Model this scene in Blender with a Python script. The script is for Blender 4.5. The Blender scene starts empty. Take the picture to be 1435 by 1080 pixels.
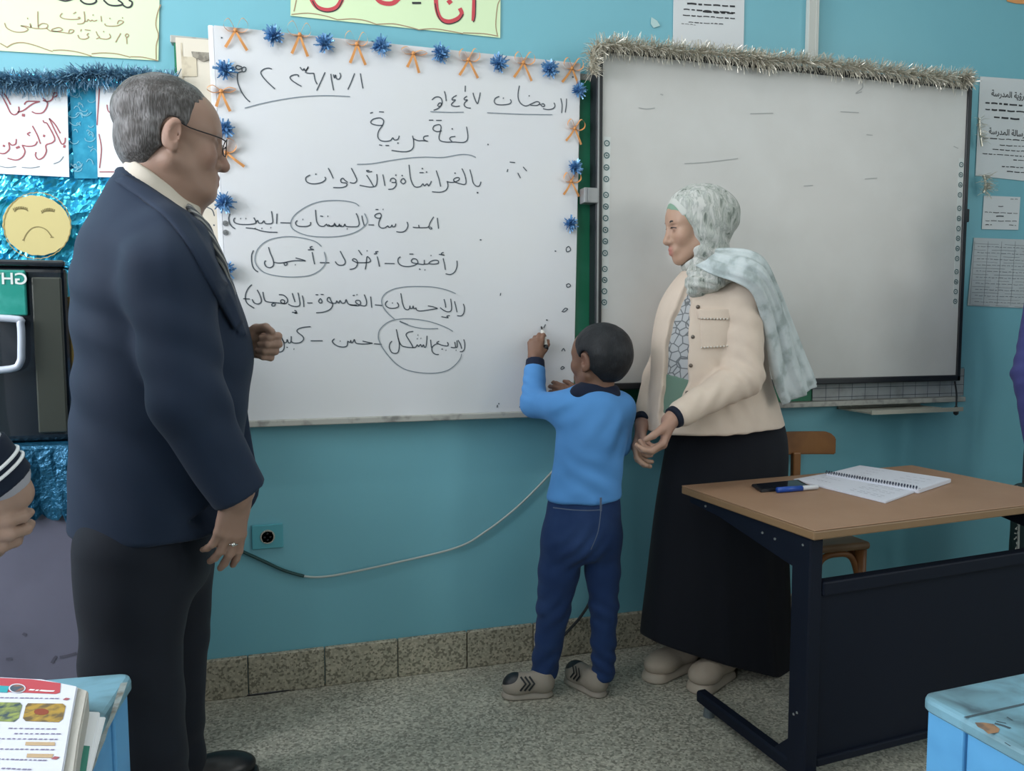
import bpy, bmesh, math, random
import numpy as np
from mathutils import Vector, Matrix

# ---------------------------------------------------------------- camera
SC = bpy.context.scene
COL = SC.collection
YAW, PITCH, ROLL, FPX = 0.279058, 0.076423, -0.002318, 1080.0
CAMH = 1.2
_f = Vector((math.sin(YAW)*math.cos(PITCH), math.cos(YAW)*math.cos(PITCH), -math.sin(PITCH)))
_r = Vector((math.cos(YAW), -math.sin(YAW), 0)); _u = _r.cross(_f)
_c, _s = math.cos(ROLL), math.sin(ROLL)
CR, CU, CF = _c*_r+_s*_u, -_s*_r+_c*_u, _f
cam = bpy.data.cameras.new('camera'); camo = bpy.data.objects.new('camera', cam); COL.objects.link(camo)
cam.sensor_width = 36; cam.lens = FPX/1435*36; cam.clip_start = .05
camo.matrix_world = Matrix(((CR.x, CU.x, -CF.x, 0), (CR.y, CU.y, -CF.y, 0), (CR.z, CU.z, -CF.z, CAMH), (0, 0, 0, 1)))
SC.camera = camo
# ---------------------------------------------------------------- exposure, world, daylight
SC.view_settings.view_transform = 'Standard'; SC.view_settings.look = 'None'
SC.view_settings.exposure = 0.10; SC.view_settings.gamma = 1.0; SC.view_settings.use_curve_mapping = False
WD = bpy.data.worlds.new('sky'); SC.world = WD; WD.use_nodes = True
_bg = WD.node_tree.nodes['Background']; _bg.inputs[0].default_value = (.72, .86, 1, 1); _bg.inputs[1].default_value = .6
WALL = 2.5911           # the wall with the boards
XL, XR, YB, ZC = -2.5, 3.9, -4.5, 3.25
def daylight(name, loc, rot, sx, sy, energy, col):
    l = bpy.data.lights.new(name, 'AREA'); l.shape = 'RECTANGLE'; l.size = sx; l.size_y = sy; l.energy = energy; l.color = col
    o = bpy.data.objects.new(name, l); COL.objects.link(o); o.location = loc; o.rotation_euler = rot
    o['kind'] = 'helper'
    return o
H = math.pi/2
LW = [(-3.4, -1.9), (-1.3, .2), (.75, 1.9)]      # window openings of the left wall, y ranges
RW = [(-3.2, -1.7), (-.9, .6)]                 # and of the right wall
WZ = (1.40, 2.95)
for (a, b), e in zip(LW, (34, 42, 95)):
    daylight('daylight_left', (XL-.12, (a+b)/2, sum(WZ)/2), (0, -H, 0), WZ[1]-WZ[0], b-a, e, (.95, .97, 1))
for (a, b), e in zip(RW, (42, 26)):
    daylight('daylight_right', (XR+.12, (a+b)/2, sum(WZ)/2), (0, H, 0), WZ[1]-WZ[0], b-a, e, (1, .96, .89))

# unseen fill lights added under the ceiling to brighten the upper board wall
for x, y, e in ((-.35, 1.75, 6), (1.25, 1.75, 2.5)):
    daylight('added_top_fill', (x, y, ZC-.10), (0, 0, 0), 1.2, .10, e, (1, .98, .94))

# ---------------------------------------------------------------- helpers
def ray(px, py): return CF + CR*((px-717.5)/FPX) - CU*((py-540)/FPX)
def atY(px, py, Y):
    d = ray(px, py); return Vector((0, 0, CAMH)) + d*(Y/d.y)
def atZ(px, py, Z):
    d = ray(px, py); return Vector((0, 0, CAMH)) + d*((Z-CAMH)/d.z)
RND = random.Random(7)
def tag(o, label=None, cat=None, group=None, kind=None):
    if label: o['label'] = label
    if cat: o['category'] = cat
    if group: o['group'] = group
    if kind: o['kind'] = kind
    return o
def thing(name, label, cat, loc=(0, 0, 0), group=None, rz=0):
    o = bpy.data.objects.new(name, None); COL.objects.link(o); o.location = loc; o.rotation_euler = (0, 0, rz)
    o.empty_display_size = .05
    return tag(o, label, cat, group)
def link(name, me, m=None, parent=None, smooth=False):
    if m is not None and not me.materials:
        for x in (m if isinstance(m, (list, tuple)) else [m]): me.materials.append(x)
    if smooth: me.polygons.foreach_set('use_smooth', [True]*len(me.polygons))
    o = bpy.data.objects.new(name, me); COL.objects.link(o)
    if parent is not None:
        o.parent = parent
        # meshes are written in world coordinates: keep them where they are
        o.matrix_parent_inverse = PM(parent).inverted()
    return o
def PM(o):
    m = Matrix.LocRotScale(o.location, o.rotation_euler, o.scale)
    if o.parent is not None: return PM(o.parent) @ o.matrix_parent_inverse @ m
    return m
def bmo(name, bm, m, parent=None, smooth=False):
    me = bpy.data.meshes.new(name); bm.normal_update(); bm.to_mesh(me); bm.free()
    return link(name, me, m, parent, smooth)
def copy_tree(o, parent=None):
    c = o.copy(); COL.objects.link(c); c.parent = parent
    for ch in list(o.children): copy_tree(ch, c)
    return c
def meshd(name, V, F, m, parent=None, smooth=False):
    me = bpy.data.meshes.new(name); me.from_pydata([tuple(v) for v in V], [], F); me.update()
    return link(name, me, m, parent, smooth)
def box(bm, lo, hi, M=None, bev=0, seg=2):
    r = bmesh.ops.create_cube(bm, size=1)
    S = Matrix.LocRotScale([(lo[i]+hi[i])/2 for i in range(3)], None, [hi[i]-lo[i] for i in range(3)])
    bmesh.ops.transform(bm, matrix=S, verts=r['verts'])
    vs = r['verts']
    if bev:
        es = list({e for v in vs for e in v.link_edges})
        g = bmesh.ops.bevel(bm, geom=es, offset=bev, segments=seg, affect='EDGES', profile=.5)
        vs = list({v for f in g['faces'] for v in f.verts} | {v for v in vs if v.is_valid})
        # bevel keeps the big faces too
        fs = set(g['faces']); 
        for v in vs:
            for f in v.link_faces: fs.add(f)
        vs = list({v for f in fs for v in f.verts})
    if M is not None: bmesh.ops.transform(bm, matrix=M, verts=vs)
    return vs
def catmull(pts, n=6, closed=False):
    P = [Vector(p) for p in pts]
    if len(P) < 3: return P
    out = []
    N = len(P)
    for i in range(N if closed else N-1):
        if closed: a, b, c, d = P[(i-1) % N], P[i], P[(i+1) % N], P[(i+2) % N]
        else: a, b, c, d = P[max(i-1, 0)], P[i], P[i+1], P[min(i+2, N-1)]
        for k in range(n):
            t = k/n
            out.append(.5*((2*b)+(c-a)*t+(2*a-5*b+4*c-d)*t*t+(3*b-a-3*c+d)*t**3))
    if not closed: out.append(P[-1])
    return out
def tube(bm, pts, r, n=8, cap=True, closed=False):
    P = [Vector(p) for p in pts]; N = len(P)
    R = r if isinstance(r, (list, tuple)) else [r]*N
    rings = []; up = None
    for i in range(N):
        if closed: t = (P[(i+1) % N]-P[i-1])
        else: t = P[min(i+1, N-1)]-P[max(i-1, 0)]
        t.normalize()
        if up is None: up = t.orthogonal().normalized()
        up = (up-t*up.dot(t)).normalized(); s = t.cross(up)
        rings.append([bm.verts.new(P[i]+R[i]*(math.cos(2*math.pi*k/n)*up+math.sin(2*math.pi*k/n)*s)) for k in range(n)])
    for i in range(N if closed else N-1):
        a, b = rings[i], rings[(i+1) % N]
        for k in range(n): bm.faces.new((a[k], a[(k+1) % n], b[(k+1) % n], b[k]))
    if cap and not closed:
        bm.faces.new(rings[0][::-1]); bm.faces.new(rings[-1])
def cyl(bm, a, b, r, r2=None, n=16):
    tube(bm, [a, b], [r, r if r2 is None else r2], n)
def ribbon(bm, pts, w, nrm, up=None):
    """flat strip along pts, lying in the plane with normal nrm"""
    nrm = Vector(nrm); P = [Vector(p) for p in pts]; L = []
    for i in range(len(P)):
        t = P[min(i+1, len(P)-1)]-P[max(i-1, 0)]
        s = t.cross(nrm)
        if s.length < 1e-9: s = Vector((1, 0, 0))
        s.normalize(); W = w[i] if isinstance(w, (list, tuple)) else w
        L.append((bm.verts.new(P[i]+s*W/2), bm.verts.new(P[i]-s*W/2)))
    for i in range(len(P)-1):
        bm.faces.new((L[i][0], L[i][1], L[i+1][1], L[i+1][0]))
def slab(name, corners, th, m, parent=None, bev=0):
    """flat board from 4 corners (front face), thickness th along +Y away from the room"""
    V = [Vector(c) for c in corners]; V2 = [v+Vector((0, th, 0)) for v in V]
    n = len(V)
    F = [list(range(n)), list(range(2*n-1, n-1, -1))]+[[i, (i+1) % n+0, (i+1) % n+n, i+n][::-1] for i in range(n)]
    o = meshd(name, V+V2, F, m, parent)
    bm = bmesh.new(); bm.from_mesh(o.data); bmesh.ops.recalc_face_normals(bm, faces=bm.faces)
    if bev: bmesh.ops.bevel(bm, geom=bm.edges[:], offset=bev, segments=2, affect='EDGES')
    bm.to_mesh(o.data); bm.free()
    return o

# ---------------------------------------------------------------- materials
def lin(c): return tuple(((x/255)/12.92 if x/255 <= .04045 else ((x/255+.055)/1.055)**2.4) for x in c)
def newmat(name):
    m = bpy.data.materials.new(name); m.use_nodes = True
    return m, m.node_tree, m.node_tree.nodes['Principled BSDF']
def mat(name, col, rough=.6, metal=0, spec=.5, var=None, bump=None, coat=0, sheen=0, attr=None):
    """col linear rgb; var=(scale, colour2, lo, hi[, detail]) noise blend; bump=(scale, strength[, stretch xyz])"""
    m, nt, b = newmat(name)
    b.inputs['Base Color'].default_value = (*col, 1); b.inputs['Roughness'].default_value = rough
    b.inputs['Metallic'].default_value = metal; b.inputs['Specular IOR Level'].default_value = spec
    b.inputs['Coat Weight'].default_value = coat; b.inputs['Sheen Weight'].default_value = sheen
    tc = nt.nodes.new('ShaderNodeTexCoord')
    out = None
    if attr:
        a = nt.nodes.new('ShaderNodeAttribute'); a.attribute_name = attr; out = a.outputs['Color']
    if var:
        n = nt.nodes.new('ShaderNodeTexNoise'); n.inputs['Scale'].default_value = var[0]
        n.inputs['Detail'].default_value = var[4] if len(var) > 4 else 4
        nt.links.new(tc.outputs['Object'], n.inputs['Vector'])
        mr = nt.nodes.new('ShaderNodeMapRange'); mr.inputs[1].default_value = var[2]; mr.inputs[2].default_value = var[3]
        nt.links.new(n.outputs['Fac'], mr.inputs[0])
        mx = nt.nodes.new('ShaderNodeMix'); mx.data_type = 'RGBA'
        nt.links.new(mr.outputs[0], mx.inputs[0]); mx.inputs[6].default_value = (*col, 1); mx.inputs[7].default_value = (*var[1], 1)
        if out: nt.links.new(out, mx.inputs[6])
        out = mx.outputs[2]
    if out: nt.links.new(out, b.inputs['Base Color'])
    if bump:
        n = nt.nodes.new('ShaderNodeTexNoise'); n.inputs['Scale'].default_value = bump[0]; n.inputs['Detail'].default_value = 5
        src = tc.outputs['Object']
        if len(bump) > 2:
            mp = nt.nodes.new('ShaderNodeMapping'); mp.inputs['Scale'].default_value = bump[2]
            nt.links.new(src, mp.inputs[0]); src = mp.outputs[0]
        nt.links.new(src, n.inputs['Vector'])
        bp = nt.nodes.new('ShaderNodeBump'); bp.inputs['Strength'].default_value = bump[1]; bp.inputs['Distance'].default_value = .01
        nt.links.new(n.outputs['Fac'], bp.inputs['Height']); nt.links.new(bp.outputs[0], b.inputs['Normal'])
    return m
def terrazzo(name, base, c1, c2, scale):
    m, nt, b = newmat(name)
    tc = nt.nodes.new('ShaderNodeTexCoord')
    v = nt.nodes.new('ShaderNodeTexVoronoi'); v.inputs['Scale'].default_value = scale; nt.links.new(tc.outputs['Object'], v.inputs['Vector'])
    sp = nt.nodes.new('ShaderNodeSeparateColor'); nt.links.new(v.outputs['Color'], sp.inputs[0])
    r = nt.nodes.new('ShaderNodeValToRGB'); nt.links.new(sp.outputs[0], r.inputs[0])
    e = r.color_ramp.elements; e[0].position = 0; e[0].color = (*c1, 1); e[1].position = 1; e[1].color = (*c2, 1)
    for p, c in ((.22, c1), (.26, base), (.68, base), (.74, c2)):
        x = r.color_ramp.elements.new(p); x.color = (*c, 1)
    r.color_ramp.interpolation = 'CONSTANT'
    n = nt.nodes.new('ShaderNodeTexNoise'); n.inputs['Scale'].default_value = 2.2; n.inputs['Detail'].default_value = 6
    nt.links.new(tc.outputs['Object'], n.inputs['Vector'])
    mr = nt.nodes.new('ShaderNodeMapRange'); mr.inputs[1].default_value = .3; mr.inputs[2].default_value = .7; mr.inputs[3].default_value = .82; mr.inputs[4].default_value = 1.1
    nt.links.new(n.outputs['Fac'], mr.inputs[0])
    mx = nt.nodes.new('ShaderNodeMix'); mx.data_type = 'RGBA'; mx.blend_type = 'MULTIPLY'; mx.inputs[0].default_value = 1
    nt.links.new(r.outputs[0], mx.inputs[6]); nt.links.new(mr.outputs[0], mx.inputs[7]); nt.links.new(mx.outputs[2], b.inputs['Base Color'])
    b.inputs['Roughness'].default_value = .55
    return m
TEAL = mat('teal_oil_paint', (.17, .44, .53), .36, spec=.6, var=(1.6, (.185, .465, .55), .35, .7), bump=(14, .06))
PLASTER = mat('pale_teal_plaster', (.30, .42, .44), .8, var=(2, (.27, .39, .42), .4, .7))
CEIL = mat('ceiling_white', (.75, .75, .73), .9, bump=(20, .1))
FLOOR = terrazzo('terrazzo_floor', (.36, .35, .29), (.22, .215, .175), (.50, .48, .40), 150)
SKIRTING = terrazzo('terrazzo_skirting', (.37, .34, .26), (.19, .175, .13), (.48, .43, .33), 150)
BOARDW = mat('whiteboard_enamel', (.66, .67, .70), .30, spec=.5, var=(3.2, (.66, .67, .68), .42, .75, 8))
BOARDG = mat('interactive_board_surface', (.53, .525, .51), .34, spec=.5, var=(3, (.60, .60, .59), .4, .75, 8))
CHALKG = mat('green_chalkboard', (.012, .17, .085), .45, var=(7, (.03, .22, .13), .45, .75, 6))
BLACKP = mat('black_frame_plastic', (.012, .014, .018), .4)
GREYAL = mat('grey_aluminium', (.30, .31, .32), .38, .7)
TRAYM = mat('worn_tray', (.40, .40, .37), .55, var=(22, (.20, .20, .19), .5, .68, 6))
INK = mat('black_marker_ink', (.055, .070, .09), .5)
INKF = mat('faded_marker_ink', (.19, .23, .27), .5)
BLACKI = mat('black_print', (.03, .03, .035), .7)
REDI = mat('dark_red_marker', (.36, .10, .12), .7)
BROWNI = mat('brown_marker', (.36, .24, .15), .7)
REDB = mat('red_brush_letters', (.55, .06, .08), .6)
GREENPAPER = mat('pale_green_card', (.66, .80, .52), .8)
WHITEPAPER = mat('white_paper', (.80, .81, .84), .75)
GREYPAPER = mat('printed_paper', (.66, .68, .70), .75)
BEIGEP = mat('beige_old_paper', (.62, .55, .42), .8, var=(30, (.45, .38, .28), .5, .7))
ORANGE = mat('orange_satin_ribbon', (.64, .28, .085), .4, spec=.5, sheen=.1)
BLUET = mat('blue_foil', (.17, .36, .62), .35, .35)
SILVERT = mat('silver_foil', (.68, .64, .55), .3, .45)
BLUETG = mat('blue_garland_foil', (.20, .36, .50), .35, .35)
YELLOWC = mat('yellow_card', (.60, .51, .23), .8)
WOOD = mat('brown_wood', (.27, .115, .035), .45, var=(9, (.18, .07, .02), .4, .7), bump=(30, .05, (1, 1, 8)))
DESKTOP = mat('beech_laminate', (.36, .22, .14), .5, spec=.3, var=(5, (.32, .19, .12), .35, .7))
DESKEDGE = mat('desk_edge_band', (.25, .15, .075), .5)
NAVY = mat('dark_steel_paint', (.0045, .0075, .017), .6, spec=.2)
# ================================================================ the room
def room():
    bm = bmesh.new(); box(bm, (XL-.2, YB-.2, -.1), (XR+.2, WALL+.2, 0)); tag(bmo('floor', bm, FLOOR), kind='structure')
    bm = bmesh.new(); box(bm, (XL-.2, YB-.2, ZC), (XR+.2, WALL+.2, ZC+.1)); tag(bmo('ceiling', bm, CEIL), kind='structure')
    bm = bmesh.new(); box(bm, (XL-.2, WALL, 0), (XR+.2, WALL+.2, ZC)); tag(bmo('wall_front', bm, TEAL), kind='structure')
    bm = bmesh.new(); box(bm, (XL-.2, YB-.2, 0), (XR+.2, YB, ZC)); tag(bmo('wall_back', bm, PLASTER), kind='structure')
    for nm, x0, x1, W in (('wall_left', XL-.2, XL, LW), ('wall_right', XR, XR+.2, RW)):
        bm = bmesh.new(); ys = [YB]+[y for w in W for y in w]+[WALL]
        box(bm, (x0, YB, 0), (x1, WALL, WZ[0])); box(bm, (x0, YB, WZ[1]), (x1, WALL, ZC))
        for i in range(0, len(ys), 2): box(bm, (x0, ys[i], WZ[0]), (x1, ys[i+1], WZ[1]))
        tag(bmo(nm, bm, PLASTER), kind='structure')
    # terrazzo skirting, laid in pieces with open joints
    bm = bmesh.new(); x = XL
    off = atY(347.8, 960, WALL-.02).x; w = atY(557.8, 930, WALL-.02).x-off; w /= 2
    x = off-w*9
    while x < XR: box(bm, (x+.0015, WALL-.02, 0), (x+w-.0015, WALL-.0005, .132), bev=.003, seg=1); x += w
    tag(bmo('baseboard_front', bm, SKIRTING), kind='structure')
    # white cable duct running up the wall
    a = atY(1133, 40, WALL-.02); b = atY(1146, 40, WALL-.02)
    bm = bmesh.new(); box(bm, (a.x, WALL-.022, 2.05), (b.x, WALL-.0005, ZC), bev=.002); box(bm, (b.x-.012, WALL-.026, 2.05), (b.x, WALL-.022, ZC))
    tag(bmo('trim_1', bm, mat('grey_white_duct', (.52, .53, .50), .5)), kind='structure')
room()

# ================================================================ boards on the front wall
def ink(name, groups, Y, m, parent, w=.0042):
    """groups: list of (ox, oy, scale, [strokes]); stroke = list of (x, y) or ('w', width, [...])"""
    out = []
    for ox, oy, s, strokes in groups:
        for st in strokes:
            ww = w
            if st[0] == 'w': ww, st = st[1], st[2]
            if len(st) == 1:
                x, y = st[0]; st = [(x-4, y), (x+5, y+2)]; ww *= 1.35
            out.append((catmull([atY(ox+x/s, oy+y/s, Y) for x, y in st], 5), ww))
    return strokes_apart(name, out, (0, -1, 0), m, parent)
def strokes_apart(name, out, nrm, m, parent):
    """strokes that lie close together make one mark; marks lying apart are parts of their own"""
    bx = [(Vector([min(p[k] for p in P)-ww/2 for k in range(3)]), Vector([max(p[k] for p in P)+ww/2 for k in range(3)])) for P, ww in out]
    size = [max(h-l) for l, h in bx]; lab = list(range(len(out)))
    def root(a):
        while lab[a] != a: a = lab[a]
        return a
    for a in range(len(out)):
        for b in range(a):
            g = math.sqrt(sum(max(0, bx[a][0][k]-bx[b][1][k], bx[b][0][k]-bx[a][1][k])**2 for k in range(3)))
            if g <= max(.019, .48*max(size[a], size[b])): lab[root(a)] = root(b)
    first = None; n = Vector(nrm)
    for c in sorted({root(a) for a in range(len(out))}):
        bm = bmesh.new()
        for a in range(len(out)):
            if root(a) == c: ribbon(bm, out[a][0], out[a][1], nrm)
        for f in bm.faces:
            f.normal_update()
            if f.normal.dot(n) < 0: f.normal_flip()
        o = bmo(name, bm, m, parent); first = first or o
    return first
FG = WALL-.030          # face of the fixed green board
FL = WALL-.052          # face of the left whiteboard
FR = WALL-.095          # face of the interactive board
def lay(px, py, Y): return atY(px, py, Y)

# fixed green chalkboard with its chalk rail: both white boards hang in front of it
cb = thing('chalkboard', 'old green chalkboard fixed to the wall behind both white boards, only strips of it showing', 'chalkboard', (1.2, WALL, .88))
xl, xr = lay(262, 590, FG).x, lay(1342, 560, FG).x
zt = lay(826, 113, FG).z; zr = lay(700, 586.2, WALL-.07).z; zb = zr+.0205
bm = bmesh.new(); box(bm, (xl, FG, zb), (xr, WALL-.001, zt)); bmo('writing_surface', bm, CHALKG, cb)
bm = bmesh.new(); box(bm, (xl-.01, FG-.002, zt), (xr+.01, WALL-.001, zt+.022), bev=.003); bmo('top_rail', bm, TRAYM, cb)
a = lay(1138, 550, FG-.001); b = lay(1350, 533, FG-.001)
bm = bmesh.new(); box(bm, (a.x, FG-.003, zb), (b.x, FG, b.z+.05)); gp = bmo('squared_panel', bm, mat('grey_squared_panel', (.40, .42, .43), .5, var=(12, (.30, .31, .31), .5, .7)), cb)
bm = bmesh.new()
for i in range(13):
    X = a.x+(b.x-a.x)*i/12; ribbon(bm, [(X, FG-.0036, zb), (X, FG-.0036, b.z+.05)], .0022, (0, -1, 0))
for i in range(4):
    Z = zb+.035*i+.012; ribbon(bm, [(a.x, FG-.0036, Z), (b.x, FG-.0036, Z)], .0022, (0, -1, 0))
bmo('grid_lines', bm, INK, gp)
# chalk rail
bm = bmesh.new(); box(bm, (xl-.01, WALL-.072, zr), (lay(1353, 563, WALL-.07).x, WALL-.001, zr+.020), bev=.003)
tag(bmo('chalk_rail', bm, TRAYM), 'long worn grey chalk rail on the wall below both white boards', 'chalk rail')

# left whiteboard
TL, TR, BR = lay(299, 35, FL), lay(814, 88.5, FL), lay(803.5, 577, FL)
BL = Vector((TL.x+.02, FL, BR.z+.004))
wb = thing('whiteboard', 'whiteboard covered in Arabic handwriting, edged with orange bows and blue pompoms', 'whiteboard', (.4, WALL, .9))
slab('board_panel', [TL, TR, BR, BL], .018, BOARDW, wb, .002)
e = .004
slab('edge_strip', [TL+Vector((-.016, .002, 0)), TL+Vector((0, .002, 0)), BL+Vector((0, .002, 0)), BL+Vector((-.016, .002, 0))], .009, WHITEPAPER, wb, .002)
Yk = FL-.0012
DATE = [(315, 80, 6.833, [[(205, 105), (185, 95), (165, 110), (170, 138), (195, 135), (205, 108)], [(165, 95), (120, 80), (105, 100), (130, 118), (165, 105)], [(165, 138), (115, 152)], [(125, 145), (120, 200), (130, 260), (160, 330), (200, 390), (242, 430)],
  [(450, 115), (420, 105), (375, 115), (345, 145), (365, 190), (420, 250), (480, 305)], [(705, 190), (700, 170), (660, 170), (625, 190), (640, 220), (690, 255), (735, 280)],
  [(720, 95), (745, 125), (760, 110), (770, 130), (800, 100)], [(770, 150), (800, 90)], [(780, 150), (810, 155), (850, 155), (855, 165), (865, 220), (885, 260)],
  [(960, 145), (920, 235), (880, 320)], [(1015, 160), (1025, 230), (1042, 318)], [(1040, 165), (1050, 200), (1060, 170), (1070, 205), (1095, 210), (1110, 180), (1100, 150)],
  [(1243, 155), (1210, 240), (1178, 310)], [(1298, 155), (1310, 230), (1323, 300)]])]
HIJ = [(590, 120, 6.523, [[(100, 130), (130, 105), (170, 105), (190, 130), (190, 170), (160, 205), (115, 225)], [(150, 185), (165, 160), (185, 160), (180, 185), (155, 190)], [(213, 50), (225, 90), (230, 140)],
  [(325, 88), (290, 110), (285, 130), (315, 130), (285, 160), (280, 180), (320, 190), (355, 185)], [(420, 95), (395, 115), (400, 130), (425, 130), (400, 155), (395, 180), (420, 200), (455, 205)], [(405, 0), (403, 55)],
  [(475, 65), (490, 115), (515, 165), (530, 120), (542, 62)], [(715, 98), (680, 115), (670, 145), (690, 170), (750, 175), (810, 165), (825, 145), (815, 125)], [(752, 113)],
  [(900, 0), (888, 60), (890, 120), (915, 165), (960, 185), (1010, 165), (1060, 145), (1085, 160), (1060, 180), (1000, 178)], [(988, 92)], [(1085, 165), (1110, 190), (1130, 185), (1120, 165), (1100, 170)], [(1215, 155), (1225, 185), (1205, 210), (1160, 218), (1115, 210)],
  [(1278, 115), (1290, 180), (1285, 250)], [(1330, 118), (1328, 180), (1318, 245)]])]
TITLE = [(420, 155, 5.125, [[(505, 18), (525, 12)], [(570, 8), (605, 10)], [(928, 68), (960, 68)], [(980, 70), (1020, 70)],
  [(595, 105), (560, 105), (520, 95), (510, 80), (530, 60), (575, 52), (602, 70), (595, 105), (570, 140), (560, 180), (575, 210), (610, 220), (650, 215), (668, 195), (680, 210), (705, 205), (715, 180)], [(570, 245), (592, 250)], [(615, 250), (642, 250)], [(705, 232)],
  [(810, 180), (818, 220), (815, 265), (790, 288), (740, 295), (660, 285)], [(815, 200), (850, 215), (885, 215), (920, 220)], [(925, 180), (895, 185), (890, 205), (910, 218)],
  [(1020, 145), (985, 150), (958, 135), (965, 110), (1000, 100), (1015, 115), (1010, 150), (1000, 190), (1010, 215), (1050, 225), (1110, 225), (1170, 228), (1200, 215), (1208, 180), (1198, 115)], [(1118, 185), (1085, 190), (1078, 205), (1095, 222)], [(1095, 130)], [(1352, 242)]])]
FARASHA = [(420, 155, 5.125, [[(75, 462), (45, 480), (50, 510), (90, 525), (150, 518), (185, 495), (180, 475)], [(115, 455)], [(205, 412), (225, 450), (240, 485)],
  [(370, 412), (395, 460), (410, 500), (390, 520), (360, 515)], [(345, 515), (325, 500), (310, 485), (295, 495), (300, 515), (335, 520), (335, 540), (300, 552), (240, 552)],
  [(597, 458), (605, 500), (612, 540)], [(553, 455), (556, 500), (545, 540), (500, 548), (430, 535)], [(480, 462), (505, 500), (530, 543)], [(500, 430), (480, 430), (490, 440), (520, 437)],
  [(650, 510), (655, 490), (675, 485), (690, 500), (685, 515), (660, 515)], [(690, 505), (692, 535), (670, 560), (635, 565)], [(735, 490), (725, 510), (745, 525), (760, 510), (748, 488), (735, 490)], [(690, 462)], [(735, 465)],
  [(785, 388), (790, 440), (800, 500), (825, 545), (865, 545), (885, 525), (895, 540), (915, 525), (925, 540), (940, 520), (945, 505)], [(880, 415)], [(860, 445), (890, 445)], [(910, 440)], [(980, 430), (1000, 490), (1012, 545)],
  [(1058, 505), (1065, 540), (1050, 570), (1010, 585), (950, 582)], [(1060, 510), (1090, 515), (1120, 510), (1145, 495), (1140, 480), (1115, 485), (1105, 500), (1120, 515)], [(1115, 448)], [(1165, 415), (1185, 460), (1195, 510), (1180, 530), (1120, 515)],
  [(1222, 422), (1235, 470), (1245, 515), (1265, 540), (1290, 540), (1302, 510)], [(1277, 588)]])]
ROW1 = [(310, 275, 8.441, [[(105, 205), (90, 250), (95, 300), (120, 350), (165, 385)], [(165, 255), (148, 275), (160, 310), (220, 330), (330, 332), (400, 320), (410, 300), (385, 250)], [(405, 315), (430, 285), (445, 315), (480, 315), (505, 290), (520, 320), (560, 325), (600, 318), (610, 290), (595, 175)], [(228, 262)], [(290, 262)],
  [(660, 205), (655, 325)], [(700, 312), (820, 315)], [(290, 372), (400, 385), (470, 408), (560, 422), (665, 425)], [(400, 378)], [(480, 378)], [(585, 370)],
  [(900, 285), (880, 310), (890, 340), (930, 355), (1010, 355), (1055, 335), (1055, 305)], [(965, 272)], [(1115, 160), (1120, 230), (1130, 300), (1160, 345), (1210, 355), (1245, 330), (1260, 350), (1310, 350), (1345, 330), (1360, 350), (1400, 350), (1425, 342)], [(1170, 232), (1205, 238)], [(1260, 235)]]),
 (460, 275, 7.972, [[(0, 315), (30, 335), (60, 330), (70, 300), (80, 330), (110, 335), (125, 310), (135, 335), (170, 335), (185, 310), (200, 335), (270, 340), (330, 335), (345, 300), (330, 230), (310, 190)], [(210, 362)], [(375, 215), (385, 270), (405, 335)], [(450, 318), (512, 320)],
  [(590, 240), (560, 245), (530, 235), (520, 215), (545, 195), (580, 190), (592, 215), (585, 240), (568, 280), (565, 325), (590, 352), (630, 352), (665, 330), (675, 345), (700, 340), (712, 320), (720, 340), (745, 335), (755, 305)], [(528, 147), (560, 147)], [(612, 145)],
  [(880, 285), (890, 330), (865, 380), (820, 400), (760, 395)], [(945, 345), (1000, 350), (1080, 350), (1110, 345), (1130, 330)], [(1010, 318), (1015, 350)], [(1178, 228), (1140, 290), (1125, 340), (1140, 365), (1158, 360), (1140, 340)], [(1218, 240), (1225, 300), (1232, 362)]])]
ROW2 = [(345, 330, 9.258, [[(95, 190), (72, 250), (70, 330), (85, 400), (115, 445), (155, 472)], [(290, 150), (310, 220), (340, 290), (355, 345), (350, 390), (310, 415), (265, 405), (240, 370), (240, 340), (255, 325)], [(355, 345), (420, 355), (490, 350), (560, 335), (640, 325), (770, 328)], [(770, 328), (720, 310), (640, 290)], [(490, 355), (500, 385), (525, 380), (530, 355), (505, 350)], [(637, 378)],
  [(855, 215), (870, 290), (887, 372)], [(860, 140), (830, 150), (840, 170), (875, 180), (800, 185)], [(955, 350), (1080, 352)], [(1218, 200), (1255, 270), (1285, 335), (1270, 375), (1220, 385), (1180, 370), (1155, 335)]]),
 (490, 330, 8.969, [[(100, 345), (60, 325), (35, 310), (50, 290), (85, 305), (100, 345), (85, 390), (50, 415), (0, 425)], [(100, 340), (180, 340), (240, 335), (262, 315), (245, 280), (220, 265), (212, 300), (208, 360), (195, 425)], [(110, 182), (155, 245)], [(218, 190)],
  [(345, 262), (360, 320), (375, 390)], [(360, 200), (325, 205), (340, 225), (305, 230)], [(440, 350), (565, 352)], [(640, 265), (610, 290), (610, 335), (640, 370), (700, 388), (770, 385), (830, 365), (858, 340), (840, 300), (800, 290), (775, 315), (790, 340), (850, 352)], [(750, 232), (800, 232)],
  [(850, 352), (900, 360), (935, 358), (938, 305)], [(935, 358), (985, 355), (1010, 330), (1060, 310), (1110, 315), (1115, 345), (1070, 358), (1000, 355)], [(870, 418), (892, 425)], [(945, 430)], [(1022, 250)], [(1175, 285), (1190, 350), (1203, 430)], [(1180, 210), (1150, 225), (1165, 240), (1190, 245), (1120, 235)], [(1348, 315), (1350, 380), (1325, 450), (1270, 488), (1205, 480)]])]
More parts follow.
